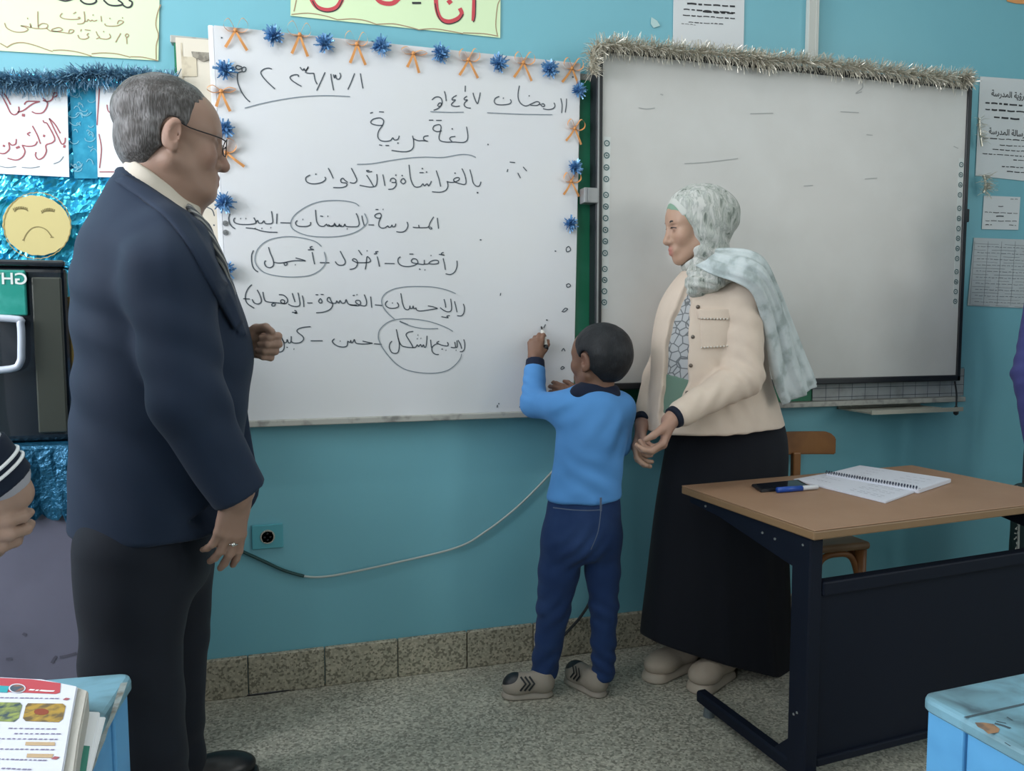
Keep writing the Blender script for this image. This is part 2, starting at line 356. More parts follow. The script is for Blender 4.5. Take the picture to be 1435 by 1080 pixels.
ROW3 = [(335, 395, 8.697, [[(155, 32), (110, 80), (80, 150), (80, 220), (110, 270), (185, 320)], [(50, 203), (130, 207)], [(220, 95), (250, 150), (270, 210), (265, 250), (225, 268), (180, 250), (160, 210)], [(290, 120), (300, 180), (320, 230), (370, 245), (430, 250), (500, 258), (560, 265)], [(430, 255), (400, 270), (405, 292), (435, 288), (440, 262)],
  [(485, 155), (540, 160), (585, 200), (590, 240), (565, 265)], [(565, 265), (530, 260), (505, 235), (525, 215), (555, 230), (550, 258)], [(600, 268), (640, 290), (700, 298), (740, 280), (735, 210), (718, 130)], [(648, 135), (665, 190), (682, 245)], [(675, 345), (700, 360), (680, 380), (710, 378), (645, 368)], [(770, 165), (785, 230), (790, 305)], [(830, 255), (895, 255)],
  [(985, 205), (970, 235), (990, 258), (1012, 240), (995, 205), (985, 205)], [(932, 155), (965, 155)], [(995, 152), (1030, 152)], [(1135, 260), (1100, 245), (1075, 225), (1080, 195), (1105, 190), (1115, 220), (1140, 265), (1130, 310), (1090, 345), (1020, 368), (940, 375)], [(1140, 260), (1180, 255), (1190, 230), (1215, 258), (1230, 225), (1255, 258), (1290, 250), (1305, 215), (1330, 265), (1380, 280), (1435, 280)]]),
 (490, 390, 8.441, [[(0, 312), (60, 320), (110, 320), (130, 290), (115, 262), (80, 260), (70, 280), (90, 300), (130, 318), (180, 325), (200, 300), (195, 250), (172, 190)], [(35, 202), (60, 200)], [(85, 192)], [(248, 215), (255, 280), (260, 345)], [(298, 312), (385, 320)], [(450, 265), (425, 290), (430, 325), (470, 350), (530, 352), (575, 335), (575, 305), (560, 285)], [(505, 290)],
  [(605, 175), (615, 240), (630, 310), (655, 360), (690, 370), (708, 350), (712, 325), (720, 355), (745, 350), (750, 325), (760, 358), (785, 350), (790, 370), (830, 385), (920, 375), (1040, 355)], [(1040, 355), (985, 335), (925, 325)], [(1070, 345), (1110, 375), (1160, 395), (1200, 380), (1205, 320), (1195, 240)], [(1115, 245), (1130, 295), (1137, 345)], [(1185, 440), (1150, 445), (1165, 465), (1130, 460), (1085, 452)], [(1240, 270), (1255, 330), (1270, 400)], [(1345, 300), (1358, 350), (1350, 410), (1320, 442), (1270, 440)]])]
ROW4 = [(380, 450, 9.567, [[(130, 185), (150, 240), (170, 290), (175, 350), (160, 390), (130, 410), (85, 415)], [(150, 240), (175, 285), (205, 280), (215, 245), (235, 290), (265, 275), (268, 200)], [(265, 270), (300, 290), (350, 293), (400, 280), (435, 240), (420, 200), (370, 160), (345, 130), (370, 100), (440, 80), (530, 72)], [(205, 348), (225, 352)], [(305, 372)], [(530, 262), (690, 262)],
  [(850, 235), (820, 265), (840, 300), (900, 335), (970, 345), (1015, 330), (1025, 290), (1025, 265)], [(925, 265)], [(1025, 265), (1060, 285), (1065, 255), (1080, 290), (1105, 265), (1115, 245), (1135, 290), (1180, 302), (1260, 305), (1360, 295)], [(1360, 295), (1290, 280), (1225, 265)]]),
 (515, 440, 9.897, [[(90, 412), (195, 418)], [(340, 375), (310, 410), (305, 470), (335, 530), (385, 545), (425, 525), (440, 460), (440, 400), (420, 310), (400, 210)], [(420, 310), (445, 390), (480, 440), (550, 458), (635, 465)], [(635, 465), (600, 400), (545, 310), (535, 280), (570, 250), (635, 240)],
  [(635, 465), (670, 455), (690, 425), (710, 450), (735, 420), (755, 455), (775, 425), (790, 460), (810, 450), (820, 390), (825, 300)], [(690, 340)], [(698, 290)], [(740, 335)], [(875, 355), (880, 410), (887, 465)], [(995, 375), (960, 395), (990, 415), (1050, 435), (1110, 440), (1118, 410), (1105, 390)], [(990, 410), (940, 420), (895, 465), (900, 520), (940, 555), (990, 560)], [(1025, 485), (1045, 485)], [(1088, 500)],
  [(1155, 460), (1200, 465), (1220, 455), (1210, 385)], [(1220, 458), (1245, 455), (1240, 365)], [(1228, 500)], [(1255, 360), (1290, 420), (1305, 480)], [(1335, 350), (1350, 410), (1345, 480), (1320, 515), (1280, 522)]])]
FAINT = [(300, 270, 3.986, [[(810, 75), (780, 55), (700, 43), (600, 48), (520, 75), (450, 125), (428, 175), (450, 210), (520, 238), (620, 247), (720, 240), (800, 215), (850, 175), (855, 150), (840, 115)], [(600, 300), (560, 270), (480, 250), (400, 245), (310, 262), (255, 300), (230, 350), (235, 400), (280, 445), (360, 465), (450, 470), (540, 460), (600, 425), (625, 380), (615, 330)]]),
 (490, 390, 8.441, [[(1255, 180), (1160, 140), (1010, 105), (850, 95), (680, 98), (540, 120), (440, 165), (390, 220), (378, 280), (400, 345), (460, 420), (530, 480)], [(590, 505), (690, 545)]]),
 (515, 440, 9.897, [[(1185, 240), (1100, 190), (950, 130), (800, 90), (600, 65), (450, 68), (320, 95), (220, 160), (165, 230), (150, 310), (165, 380), (210, 470), (300, 590), (400, 690), (520, 765), (680, 805), (850, 820), (1000, 810), (1130, 770), (1230, 690), (1290, 610), (1305, 550)], [(450, 105), (600, 165), (780, 200), (980, 200)]]),
 (315, 80, 6.833, [[(190, 488), (350, 445), (550, 405), (750, 378), (950, 368), (1100, 372), (1200, 378)]]),
 (590, 120, 6.523, [[(85, 237), (250, 243), (390, 242)], [(605, 247), (900, 260), (1200, 265)]]),
 (420, 155, 5.125, [[(412, 385), (520, 380), (650, 358), (780, 340), (900, 333), (1030, 335), (1150, 315), (1220, 318), (1265, 335)]])]
MISC = [(560, 270, 3.986, [[(815, 735), (805, 755)], [(822, 710)], [(930, 310), (945, 300), (955, 320), (935, 330), (930, 312)], [(870, 325)], [(930, 515), (945, 508), (955, 520), (938, 528), (932, 517)], [(910, 660), (925, 645), (938, 650), (920, 665), (905, 662)], [(905, 885), (915, 870), (925, 885)], [(900, 980), (910, 970), (920, 978), (905, 986), (900, 980)], [(452, 262)], [(565, 560), (562, 575)]]),
 (560, 20, 3.986, [[(605, 865), (600, 880)], [(690, 852), (710, 875)], [(660, 885), (675, 915)], [(615, 825), (645, 828)], [(435, 995)], [(967, 349)]]),
 (0, 250, 3.986, [[(1155, 160), (1185, 175), (1198, 210)], [(1195, 260)]]),
 (240, 20, 3.986, [[(281, 130)]]), (660, 540, 5.52, [[(205, 150), (202, 170)], [(215, 140)], [(375, 170), (385, 155), (405, 148)]])]
for nm, g in (('handwritten_date', DATE), ('handwritten_date', HIJ), ('handwritten_heading', TITLE), ('handwritten_heading', FARASHA), ('handwritten_row', ROW1), ('handwritten_row', ROW2), ('handwritten_row', ROW3), ('handwritten_row', ROW4), ('marker_speck', MISC)):
    ink(nm, g, Yk, INK, wb, .0033)
ink('thin_rings_and_underlines', FAINT, Yk-.0004, INKF, wb, .0028)
def on_left(px, py, off=.0): return lay(px, py, FL-off)
# two small round magnets on the left edge
def magnet(px, py, lab):
    c = lay(px, py, FL-.004)
    bm = bmesh.new(); cyl(bm, c+Vector((0, .0035, 0)), c, .0085, .0075, 20); cyl(bm, c, c+Vector((0, -.0015, 0)), .0035, .003, 12)
    tag(bmo('magnet', bm, GREYAL), lab, 'magnet', 'magnets on the left whiteboard')
magnet(315.5, 312.5, 'upper small grey round magnet on the left edge of the written whiteboard')
magnet(316, 325.5, 'lower small grey round magnet on the left edge of the written whiteboard')

# old noticeboard strip seen beside the whiteboard
nb = thing('noticeboard', 'cream framed panel with torn newspaper sticking out behind the written whiteboard', 'noticeboard', (-.3, WALL, .9))
A, B = lay(246, 53, FG), lay(310, 58, FG)
slab('panel', [Vector((A.x, FG-.006, A.z)), Vector((B.x, FG-.006, B.z)), Vector((B.x, FG-.006, .93)), Vector((A.x+.02, FG-.006, .93))], .005, mat('cream_board', (.70, .64, .54), .7), nb, .001)
bm = bmesh.new(); ribbon(bm, [lay(254, 60, FG-.007), lay(256.5, 110, FG-.007), lay(262, 330, FG-.007)], .004, (0, -1, 0)); bmo('frame_line', bm, BEIGEP, nb)
slab('torn_newspaper', [lay(*q, FG-.010) for q in ((268, 72), (299, 74), (299, 82), (284, 86), (270, 79))], .002, mat('grey_torn_paper', (.33, .30, .25), .9, var=(60, (.2, .18, .15), .45, .6)), nb)
slab('yellowed_clipping', [lay(*q, FG-.008) for q in ((254, 79), (275, 80), (276, 107), (256, 107))], .0015, BEIGEP, nb)

# interactive board
FY = FR
o1, o2, o3, o4 = lay(836, 66, FY), lay(1364, 112.5, FY), lay(1346.4, 531.4, FY), lay(834, 549.5, FY)
x0, x1, z0, z1 = (o1.x+o4.x)/2, (o2.x+o3.x)/2, (o3.z+o4.z)/2, (o1.z+o2.z)/2
ib = thing('interactive_board', 'large blank interactive whiteboard in a black frame behind the woman', 'interactive whiteboard', ((x0+x1)/2, WALL, z0))
fw = .024
bm = bmesh.new()
box(bm, (x0, FY, z0), (x0+fw, WALL-.034, z1), bev=.004); box(bm, (x1-fw*.8, FY, z0), (x1, WALL-.034, z1), bev=.004)
box(bm, (x0, FY, z1-fw), (x1, WALL-.034, z1), bev=.004); box(bm, (x0, FY, z0), (x1, WALL-.034, z0+fw), bev=.004)
bmo('frame', bm, BLACKP, ib)
bm = bmesh.new(); box(bm, (x0+.004, FY-.003, z0+.004), (x0+.010, FY+.001, z1-.004)); bmo('chrome_edge_strip', bm, GREYAL, ib)
bm = bmesh.new(); box(bm, (x0+fw*.7, FY+.008, z0+fw*.7), (x1-fw*.6, WALL-.04, z1-fw*.7)); bmo('writing_surface', bm, BOARDG, ib)
YS = FY+.0075
ICON = mat('dark_teal_icon_print', (.05, .12, .13), .6)
def icons(xs, ys, ds):
    st = []
    a0 = lay(xs[0], ys[0]-9, YS); a1 = lay(xs[1], ys[-1]+9, YS)
    s = slab('icon_strip', [a0+Vector((-.012, 0, 0)), a0+Vector((.014, 0, 0)), a1+Vector((.014, 0, 0)), a1+Vector((-.012, 0, 0))], .001, mat('pale_icon_strip', (.58, .61, .60), .45), ib)
    for k, y in enumerate(ys):
        bm = bmesh.new()
        t = (y-ys[0])/(ys[-1]-ys[0]); c = lay(xs[0]+(xs[1]-xs[0])*t, y, YS-.0008)
        ribbon(bm, [c+Vector((.0088*math.cos(i*math.pi/10), 0, .0088*math.sin(i*math.pi/10))) for i in range(21)], .0036, (0, -1, 0))
        w = .0028+.001*(k % 3)
        ribbon(bm, [c+Vector((-w, 0, .001*(k % 2))), c+Vector((w, 0, -.001*(k % 3)))], .0022+.0009*(k % 3), (0, -1, 0))
        if k % 2: ribbon(bm, [c+Vector((0, 0, .0035)), c+Vector((0, 0, -.0035))], .002, (0, -1, 0))
        for f in bm.faces:
            f.normal_update()
            if f.normal.y > 0: f.normal_flip()
        bmo('round_icon', bm, ICON, s)
icons((850.5, 846.8), [200.6, 217.7, 234.5, 250.8, 273, 289.3, 305.6, 322, 338, 354.5, 376.8, 392.2, 408, 423.5], 0)
icons((1347.2, 1338.6), [y/2.333 for y in (538, 571, 604, 637, 681, 714, 747, 779, 812, 845, 888, 921, 953, 985)], 0)
a, b = lay(818, 262.5, FY), lay(838, 285, FY)
bm = bmesh.new(); box(bm, (a.x, FY-.006, b.z), (b.x, FY+.04, a.z), bev=.003); box(bm, (a.x+.012, FY-.010, b.z+.004), (a.x+.017, FY-.005, a.z-.004)); bmo('latch', bm, GREYAL, ib)
a, b = lay(1354.5, 292, FY), lay(1362, 311, FY)
bm = bmesh.new(); box(bm, (x1-.004, FY+.005, b.z), (x1+.016, FY+.03, a.z), bev=.004); bmo('side_connector', bm, BLACKP, ib)
ink('smudged_marker_lines', [(820, 0, 2.333, [[(175, 352), (200, 356), (228, 353)], [(325, 535), (400, 530), (500, 518)], [(900, 265), (908, 285), (885, 305), (905, 300)], [(540, 372), (615, 370)], [(715, 608), (745, 606)], [(915, 585), (955, 582)], [(250, 308)], [(835, 365), (895, 368)], [(1205, 478), (1220, 485)], [(920, 440), (940, 442)]])], YS-.0006, mat('grey_smudge', (.36, .37, .37), .6), ib, .0032)
# cable hanging at its lower right corner, and the pen tray
P = [lay(1338, 534, FY+.02), lay(1340.5, 552, FY+.01), lay(1340, 570, FY+.0)]
ca = thing('hanging_cable', 'short black cable with a plug dangling below the right end of the interactive board', 'cable', P[2])
bm = bmesh.new(); tube(bm, catmull(P, 6), .0035, 8); bmo('cord', bm, BLACKP, ca)
bm = bmesh.new(); tube(bm, [P[2]+Vector((0, 0, .004)), P[2]+Vector((0, 0, -.008)), P[2]+Vector((0, 0, -.028)), P[2]+Vector((0, 0, -.034))], [.004, .011, .010, .004], 10); bmo('plug', bm, BLACKP, ca)
zt_ = lay(1250, 571, FY).z
TP = mat('dusty_metal_tray', (.36, .36, .31), .6, .2)
bm = bmesh.new()
q = [lay(1191, 571.5, WALL-.075), lay(1307, 569.5, WALL-.075)]
xa, xb, zz = q[0].x, q[1].x, q[0].z
box(bm, (xa, WALL-.19, zz-.012), (xb, WALL-.073, zz-.006)); box(bm, (xa, WALL-.195, zz-.014), (xb+.03, WALL-.189, zz+.002)); box(bm, (xa, WALL-.0725, zz-.012), (xb, WALL-.001, zz-.007)); box(bm, (xa, WALL-.012, zz-.012), (xb, WALL-.0015, zz+.002))
tag(bmo('pen_tray', bm, TP), 'empty grey metal pen tray jutting out under the interactive board', 'pen tray')

# ---------------------------------------------------------------- tinsel
def tinsel(bm, path, rad, n, ln, w, seed, sag=1.0):
    r = random.Random(seed); P = catmull(path, 12)
    L = [0]
    for i in range(1, len(P)): L.append(L[-1]+(P[i]-P[i-1]).length)
    for k in range(n):
        t = r.random()*L[-1]; i = max(j for j in range(len(L)) if L[j] <= t); i = min(i, len(P)-2)
        c = P[i].lerp(P[i+1], (t-L[i])/max(L[i+1]-L[i], 1e-6))
        T = (P[i+1]-P[i]).normalized(); a = T.orthogonal().normalized(); b = T.cross(a); th = r.random()*6.283
        d = (a*math.cos(th)+b*math.sin(th)+T*r.uniform(-.7, .7)).normalized()
        if d.y > .2: d.y *= -1
        l = ln*r.uniform(.5, 1.15); s = d.cross(Vector((r.uniform(-1, 1), r.uniform(-1, 1), r.uniform(-1, 1)))).normalized()*w*r.uniform(.6, 1.3)
        mid = c+d*l*.55+Vector((0, 0, r.uniform(-.1, .12)*l)); end = c+d*l+Vector((0, 0, -.25*l*sag*r.random()))
        v = [bm.verts.new(x) for x in (c-s/2, c+s/2, mid+s/2, mid-s/2, end+s*.3, end-s*.3)]
        bm.faces.new((v[0], v[1], v[2], v[3])); bm.faces.new((v[3], v[2], v[4], v[5]))
    tube(bm, P, rad*.22, 6)
def garland(name, lab, path, rad, n, ln, w, m, seed, cat='garland'):
    bm = bmesh.new(); tinsel(bm, path, rad, n, ln, w, seed)
    return tag(bmo(name, bm, m), lab, cat)
Yt = FY-.012
garland('tinsel_garland', 'silver tinsel garland along the top edge of the interactive board', [lay(x, y, Yt) for x, y in ((831, 104), (829, 88), (836, 66), (856, 63), (900, 67), (960, 72), (1020, 77), (1065, 84), (1110, 85), (1180, 94), (1260, 102), (1330, 110), (1358, 112))], .03, 5200, .046, .0022, SILVERT, 3)
garland('tinsel_tuft', 'bushy clump of silver tinsel on the garland above the woman', [lay(x, y, Yt-.012) for x, y in ((1052, 82), (1068, 84), (1078, 86))], .03, 240, .042, .0026, SILVERT, 4, 'tinsel')
garland('tinsel_tuft', 'silver tinsel tuft at the top right corner of the interactive board', [lay(x, y, Yt-.01) for x, y in ((1348, 104), (1355, 110), (1358, 118))], .03, 200, .045, .0024, SILVERT, 5, 'tinsel')
garland('tinsel_tuft', 'silver tinsel strands hanging over the large printed poster at right', [lay(x, y, WALL-.03) for x, y in ((1372, 165), (1373, 185), (1376, 205))], .02, 60, .035, .002, SILVERT, 6, 'tinsel')
garland('tinsel_tuft', 'silver tinsel tuft below the large printed poster at right', [lay(x, y, WALL-.03) for x, y in ((1378, 245), (1381, 258), (1378, 270))], .02, 110, .045, .0022, SILVERT, 8, 'tinsel')

# ---------------------------------------------------------------- pompoms and bows round the whiteboard
BLUEP = [BLUET]
def pom_proto(seed):
    r = random.Random(seed); bm = bmesh.new()
    for k in range(150):
        d = Vector((r.gauss(0, 1), -abs(r.gauss(0, .8)), r.gauss(0, 1))).normalized(); l = .026*r.uniform(.45, 1.12)
        s = d.cross(Vector((r.gauss(0, 1), r.gauss(0, 1), r.gauss(0, 1)))).normalized()*.0042
        m_ = d*l*.6; e_ = d*l+Vector((r.uniform(-1, 1), 0, r.uniform(-1, 1)))*.004
        v = [bm.verts.new(x) for x in (-s*.4, s*.4, m_+s/2, m_-s/2, e_+s*.45, e_-s*.45)]
        bm.faces.new(v[:4]); bm.faces.new((v[3], v[2], v[4], v[5]))
    bmesh.ops.create_icosphere(bm, subdivisions=1, radius=.007)
    me = bpy.data.meshes.new('pompom'); bm.to_mesh(me); bm.free(); me.materials.append(BLUET); return me
PM_ = [pom_proto(s) for s in (11, 12, 13)]
ordn = ['first', 'second', 'third', 'fourth', 'fifth', 'sixth', 'seventh']
def pom(px, py, lab, i, s=1.2):
    o = bpy.data.objects.new('pompom', PM_[i % 3]); COL.objects.link(o); o.location = lay(px, py, FL-.008); o.rotation_euler = (0, i*1.3, 0); o.scale = (s,)*3
    tag(o, lab, 'pompom', 'blue foil pompoms round the whiteboard')
for i, (x, y) in enumerate(((384, 50), (455, 61), (534, 65), (617, 75), (699, 89), (770, 97))):
    pom(x, y, f'{ordn[i]} blue foil pompom from the left along the top of the whiteboard', i)
for i, (x, y) in enumerate(((316, 99), (314, 181), (314, 284), (316, 378))):
    pom(x, y, f"{ordn[i]} blue foil pompom from the top on the whiteboard's left side", i+6)
for i, (x, y) in enumerate(((811, 127), (806, 235), (799, 314))):
    pom(x, y, f"{ordn[i]} blue foil pompom from the top on the whiteboard's right side", i+10, 1.05)
def bow_proto(k):
    """three slightly different tied bows, built at the origin facing -Y"""
    t = thing('ribbon_bow', None, 'bow')
    P = {0: ((-.034, .026), (.030, .026), (-.022, -.060), (.026, -.062)), 1: ((-.036, .010), (.040, .004), (-.020, -.045), (.018, -.060)), 2: ((-.030, .022), (.034, .026), (-.030, -.052), (.032, -.056))}[k]
    for (lx, lz) in P[:2]:
        bm = bmesh.new(); n = Vector((0, -1, 0))
        ang = [0, .25, .5, .75, 1]
        pts = [Vector((0, -.002, 0)), Vector((lx*.55, -.010, lz*1.15+.004)), Vector((lx, -.014, lz*.9)), Vector((lx*1.05, -.010, lz*.25)), Vector((lx*.6, -.004, -.004)), Vector((0, -.002, 0))]
        pts = catmull(pts, 6); L = []
        for q in pts: L.append((bm.verts.new(q+Vector((0, -.005, -.003))), bm.verts.new(q+Vector((0, .005, .003)))))
        for i in range(len(L)-1): bm.faces.new((L[i][0], L[i][1], L[i+1][1], L[i+1][0]))
        bmo('loop', bm, ORANGE, t, True)
    for (tx, tz) in P[2:]:
        bm = bmesh.new(); pts = catmull([(0, -.004, 0), (tx*.45, -.008, tz*.5), (tx, -.003, tz)], 6); ribbon(bm, pts, [.006+.003*i/len(pts) for i in range(len(pts))], (0, -1, 0)); bmo('tail', bm, ORANGE, t)
    bm = bmesh.new(); bmesh.ops.create_uvsphere(bm, u_segments=10, v_segments=6, radius=.006); bmesh.ops.scale(bm, vec=(1, .7, 1.1), verts=bm.verts); bmesh.ops.translate(bm, vec=(0, -.005, 0), verts=bm.verts); bmo('knot', bm, ORANGE, t, True)
    return t
BW = [bow_proto(k) for k in range(3)]; used = set()
def bow(px, py, k, lab, rot=0, s=1):
    o = BW[k] if k not in used else copy_tree(BW[k]); used.add(k)
    o.location = lay(px, py, FL-.002); o.rotation_euler = (0, rot, 0); o.scale = (s,)*3
    tag(o, lab, 'bow', 'orange ribbon bows round the whiteboard')
for i, (x, y, k, r) in enumerate(((330, 43, 2, 0), (420, 49, 0, .05), (500, 62, 0, .0), (579, 75, 1, 0), (656, 84, 2, 0), (733, 88, 2, .05), (801, 96, 2, .1))):
    bow(x, y, k, f'{ordn[i]} orange ribbon bow from the left along the whiteboard top', r)
for i, (x, y, k, r) in enumerate(((310, 128, 1, -.1), (317, 214, 2, -.4))):
    bow(x, y, k, ('upper' if i == 0 else 'lower')+' orange ribbon bow on the whiteboard side by the man', r)
for i, (x, y, k, r) in enumerate(((805, 180, 2, .1), (800, 254, 2, 0))):
    bow(x, y, k, ('upper' if i == 0 else 'lower')+' orange ribbon bow on the whiteboard side by the green strip', r, .9)

# ---------------------------------------------------------------- posters and papers on the wall
def paper(name, px, lab, cat, m, Y=None, th=.0016, ext=None, group=None):
    Y = WALL-.004 if Y is None else Y
    t = thing(name, lab, cat, lay(*px[-1], Y), group)
    C = [lay(*q, Y) for q in px]
    if ext: C = ext(C)
    slab('sheet', C, th, m, t); return t, Y-.0008
def up(C):   # the sheet runs on above the frame
    C[0].z += .28; C[1].z += .28; return C
t, y = paper('green_poster', [(0, 0), (229, 0), (222, 85), (0, 65)], 'pale green card with brown handwriting, above the blue foil display at left', 'poster', GREENPAPER, ext=lambda C: [C[0]+Vector((-.25, 0, .22)), C[1]+Vector((0, 0, .22)), C[2], C[3]+Vector((-.25, 0, -.018))])
ink('handwriting', [(0, 0, 6.239, [[(545, 115), (525, 140), (550, 160), (620, 170), (690, 165), (695, 150), (680, 155)], [(640, 120), (665, 105)], [(735, 100), (740, 150), (740, 185), (720, 205), (675, 210)], [(740, 185), (760, 185), (770, 170), (790, 185), (805, 175), (820, 185), (850, 175)], [(812, 130)], [(882, 140), (888, 190)], [(915, 205), (930, 225), (1000, 228), (1040, 220), (1080, 190), (1040, 180), (1025, 210)], [(960, 160)], [(1070, 155)],
  [(40, 200), (60, 245), (130, 278), (210, 278), (245, 255), (215, 235), (180, 225), (230, 230), (270, 240), (262, 205), (275, 240), (340, 250), (405, 245), (415, 215), (370, 205), (330, 230)], [(330, 100), (330, 180), (335, 245)], [(405, 245), (440, 270), (500, 275), (545, 260), (510, 240), (450, 265), (560, 285), (620, 290), (645, 265), (610, 260), (600, 285)], [(240, 160)],
  [(710, 255), (705, 275)], [(775, 290), (760, 305), (775, 325), (740, 342), (695, 335), (680, 305)], [(740, 260), (790, 265)], [(840, 275), (855, 310), (870, 325), (840, 340)], [(870, 335), (930, 342), (965, 325), (955, 295)], [(905, 275)], [(1055, 290), (1010, 370)], [(1110, 385), (1105, 330), (1095, 310), (1110, 295), (1125, 310), (1108, 330)]])], y, BROWNI, t, .0028)
ink('black_heading', [(0, 0, 6.239, [[(905, 0), (950, 40), (1010, 50), (1070, 40), (1060, 20), (1030, 0)], [(1075, 45), (1110, 65), (1145, 55), (1155, 20), (1125, 0)], [(700, 0), (740, 30), (800, 35), (840, 15), (835, -20)], [(500, -10), (570, 8), (640, -10)]])], y, BLACKI, t, .005)
ink('wavy_border', [(0, 0, 6.239, [[(0, 378), (65, 415)], [(65, 410), (120, 380), (200, 372), (300, 395), (400, 430), (460, 450)], [(460, 440), (560, 438), (680, 455), (800, 490)], [(800, 470), (900, 462), (1020, 470), (1140, 500)], [(1140, 495), (1250, 500), (1380, 530)], [(1405, 40), (1375, 120), (1362, 220), (1385, 310), (1365, 400), (1365, 520)]])], y, BROWNI, t, .003)
t, y = paper('green_poster', [(412, 0), (703, 0), (701, 53), (407, 22)], 'pale green card with red brush lettering, above the written whiteboard', 'poster', GREENPAPER, ext=up)
ink('red_lettering', [(390, 0, 4.348, [[(190, -50), (205, 0), (240, 45), (300, 62), (355, 45), (385, 0), (390, -30)], ('w', .014, [(590, -20), (620, 10), (660, 22), (700, 18), (735, -10)]), ('w', .014, [(955, -60), (960, 0), (968, 65), (992, 115), (1040, 132), (1092, 115), (1118, 85), (1105, 50)]), ('w', .016, [(1035, 0), (1052, 22)]), ('w', .012, [(1193, -80), (1192, 0), (1188, 128)])])], y, REDB, t, .014)
ink('black_shadow_lines', [(390, 0, 4.348, [('w', .007, [(815, 18), (870, 18)]), [(208, 5), (240, 55), (300, 73), (360, 55), (392, 0)], [(955, 20), (968, 80), (992, 128), (1040, 146), (1100, 125), (1128, 85)], [(1203, 0), (1200, 100), (1188, 135)]])], y-.0004, BLACKI, t, .0035)
ink('wavy_border', [(390, 0, 4.348, [[(80, 88), (180, 80), (280, 95), (360, 120)], [(360, 120), (450, 115), (530, 125), (597, 148)], [(597, 148), (700, 145), (800, 165), (860, 182)], [(860, 180), (950, 175), (1050, 190), (1125, 205)], [(1125, 200), (1250, 205), (1340, 220)], [(1335, 215), (1325, 150), (1335, 40), (1350, 0)], [(95, 70), (110, 0)]])], y, BROWNI, t, .003)
t, y = paper('printed_notice', [(944, 0), (1043, 0), (1042, 70), (943, 66)], 'white printed notice on the wall above the interactive board', 'paper notice', GREYPAPER, ext=up)
def lines(rows, y, t, m=BLACKI, name='printed_lines', seed=1):
    r = random.Random(seed); g = []
    for (xa, ya, xb, yb, w, gap) in rows:
        L = xb-xa; x = 0
        while x < L:
            ww = min(r.uniform(.5, 1.5)*gap, L-x); ya_ = ya+(yb-ya)*x/L; yb_ = ya+(yb-ya)*(x+ww)/L
            g.append(('w', w*r.uniform(.7, 1.1), [(xa+x, ya_), (xa+x+ww*.5, (ya_+yb_)/2+r.uniform(-.5, .5)), (xa+x+ww, yb_)])); x += ww+gap*.28
    return ink(name, [(0, 0, 1, g)], y, m, t)
lines([(963, 5, 1030, 9, .006, 9), (958, 13, 1030, 18, .005, 9), (985, 16, 1030, 19, .006, 9), (957, 21, 1030, 26, .004, 7), (965, 31, 1015, 34, .003, 6), (955, 33, 975, 35, .002, 5)], y, t, seed=2)
def slopeline(y0): return None
t, y = paper('school_statement', [(1374, 107), (1460, 113), (1450, 255), (1367, 246)], 'large printed statement poster right of the interactive board', 'poster', GREYPAPER)
def arab(txt, px, py, size, Y, m, parent, name='heading', rot=.09, mirror=False):
    c = bpy.data.curves.new(name, 'FONT'); c.body = txt; c.size = size; c.align_x = 'CENTER'; c.align_y = 'CENTER'; c.offset = .0006
    o = bpy.data.objects.new(name, c); COL.objects.link(o)
    dg = bpy.context.evaluated_depsgraph_get(); me = bpy.data.meshes.new_from_object(o.evaluated_get(dg)); bpy.data.objects.remove(o)
    me.transform(Matrix.Translation(lay(px, py, Y)) @ Matrix.Rotation(H, 4, 'X') @ Matrix.Scale(-1 if mirror else 1, 4, (1, 0, 0)))
    if mirror: me.flip_normals()
    me.materials.clear()
    return link(name, me, m, parent)
MADRASA = '\ufe94\ufeb3\ufead\ufeaa\ufee4\ufedf\ufe8d'
arab(MADRASA+' \ufe94\ufef3\ufe85\ufead', 1412.5, 133, .034, y, BLACKI, t)
arab(MADRASA+' \ufe94\ufedf\ufe8e\ufeb3\ufead', 1411.5, 186, .034, y, BLACKI, t)
lines([(1381, 144, 1450, 149, .007, 8), (1381, 153, 1450, 158, .007, 8), (1393, 164, 1430, 167, .007, 9), (1377, 193, 1450, 198, .004, 7), (1401, 203, 1445, 206, .004, 6), (1391, 209, 1450, 213, .004, 6), (1377, 215, 1450, 220, .004, 6), (1420, 224, 1450, 226, .004, 6), (1404, 233, 1450, 236, .004, 6), (1411, 240, 1450, 243, .004, 6)], y, t, seed=3)
t, y = paper('printed_notice', [(1379, 274), (1430, 276), (1427, 322), (1376, 321)], 'small printed sheet between the large poster and the timetable at right', 'paper notice', GREYPAPER)
lines([(1416, 279, 1427, 279, .003, 6), (1399, 289, 1406, 289, .003, 8), (1380, 297, 1426, 299, .003, 6), (1396, 303, 1408, 303, .005, 9), (1381, 309, 1425, 310, .003, 6), (1381, 315, 1390, 315, .003, 6), (1414, 315, 1424, 316, .003, 6)], y, t, seed=4)
t, y = paper('timetable_sheet', [(1365, 333), (1450, 336), (1445, 432), (1356, 428)], 'faint ruled timetable sheet lowest on the wall right of the interactive board', 'timetable', mat('grey_table_paper', (.50, .54, .56), .75))
GRY = mat('grey_rule_print', (.22, .24, .26), .7)
lines([(1366-.5*k, 341+8.6*k, 1445-.4*k, 344+8.6*k, .0016, 30) for k in range(11)]+[(1370-.5*k, 345+8.6*k, 1440, 348+8.6*k, .0025, 5) for k in range(10)], y, t, GRY, 'ruled_lines', 5)
ink('ruled_columns', [(0, 0, 1, [[(1366+19*k, 338), (1359+19*k, 428)] for k in range(4)])], y, GRY, t, .0018)
t, y = paper('paper_scrap', [(913, 24), (921, 29), (925, 36), (916, 39), (912, 33)], 'torn pale scrap of paper stuck left of the printed notice', 'paper scrap', mat('pale_scrap', (.45, .62, .62), .7))
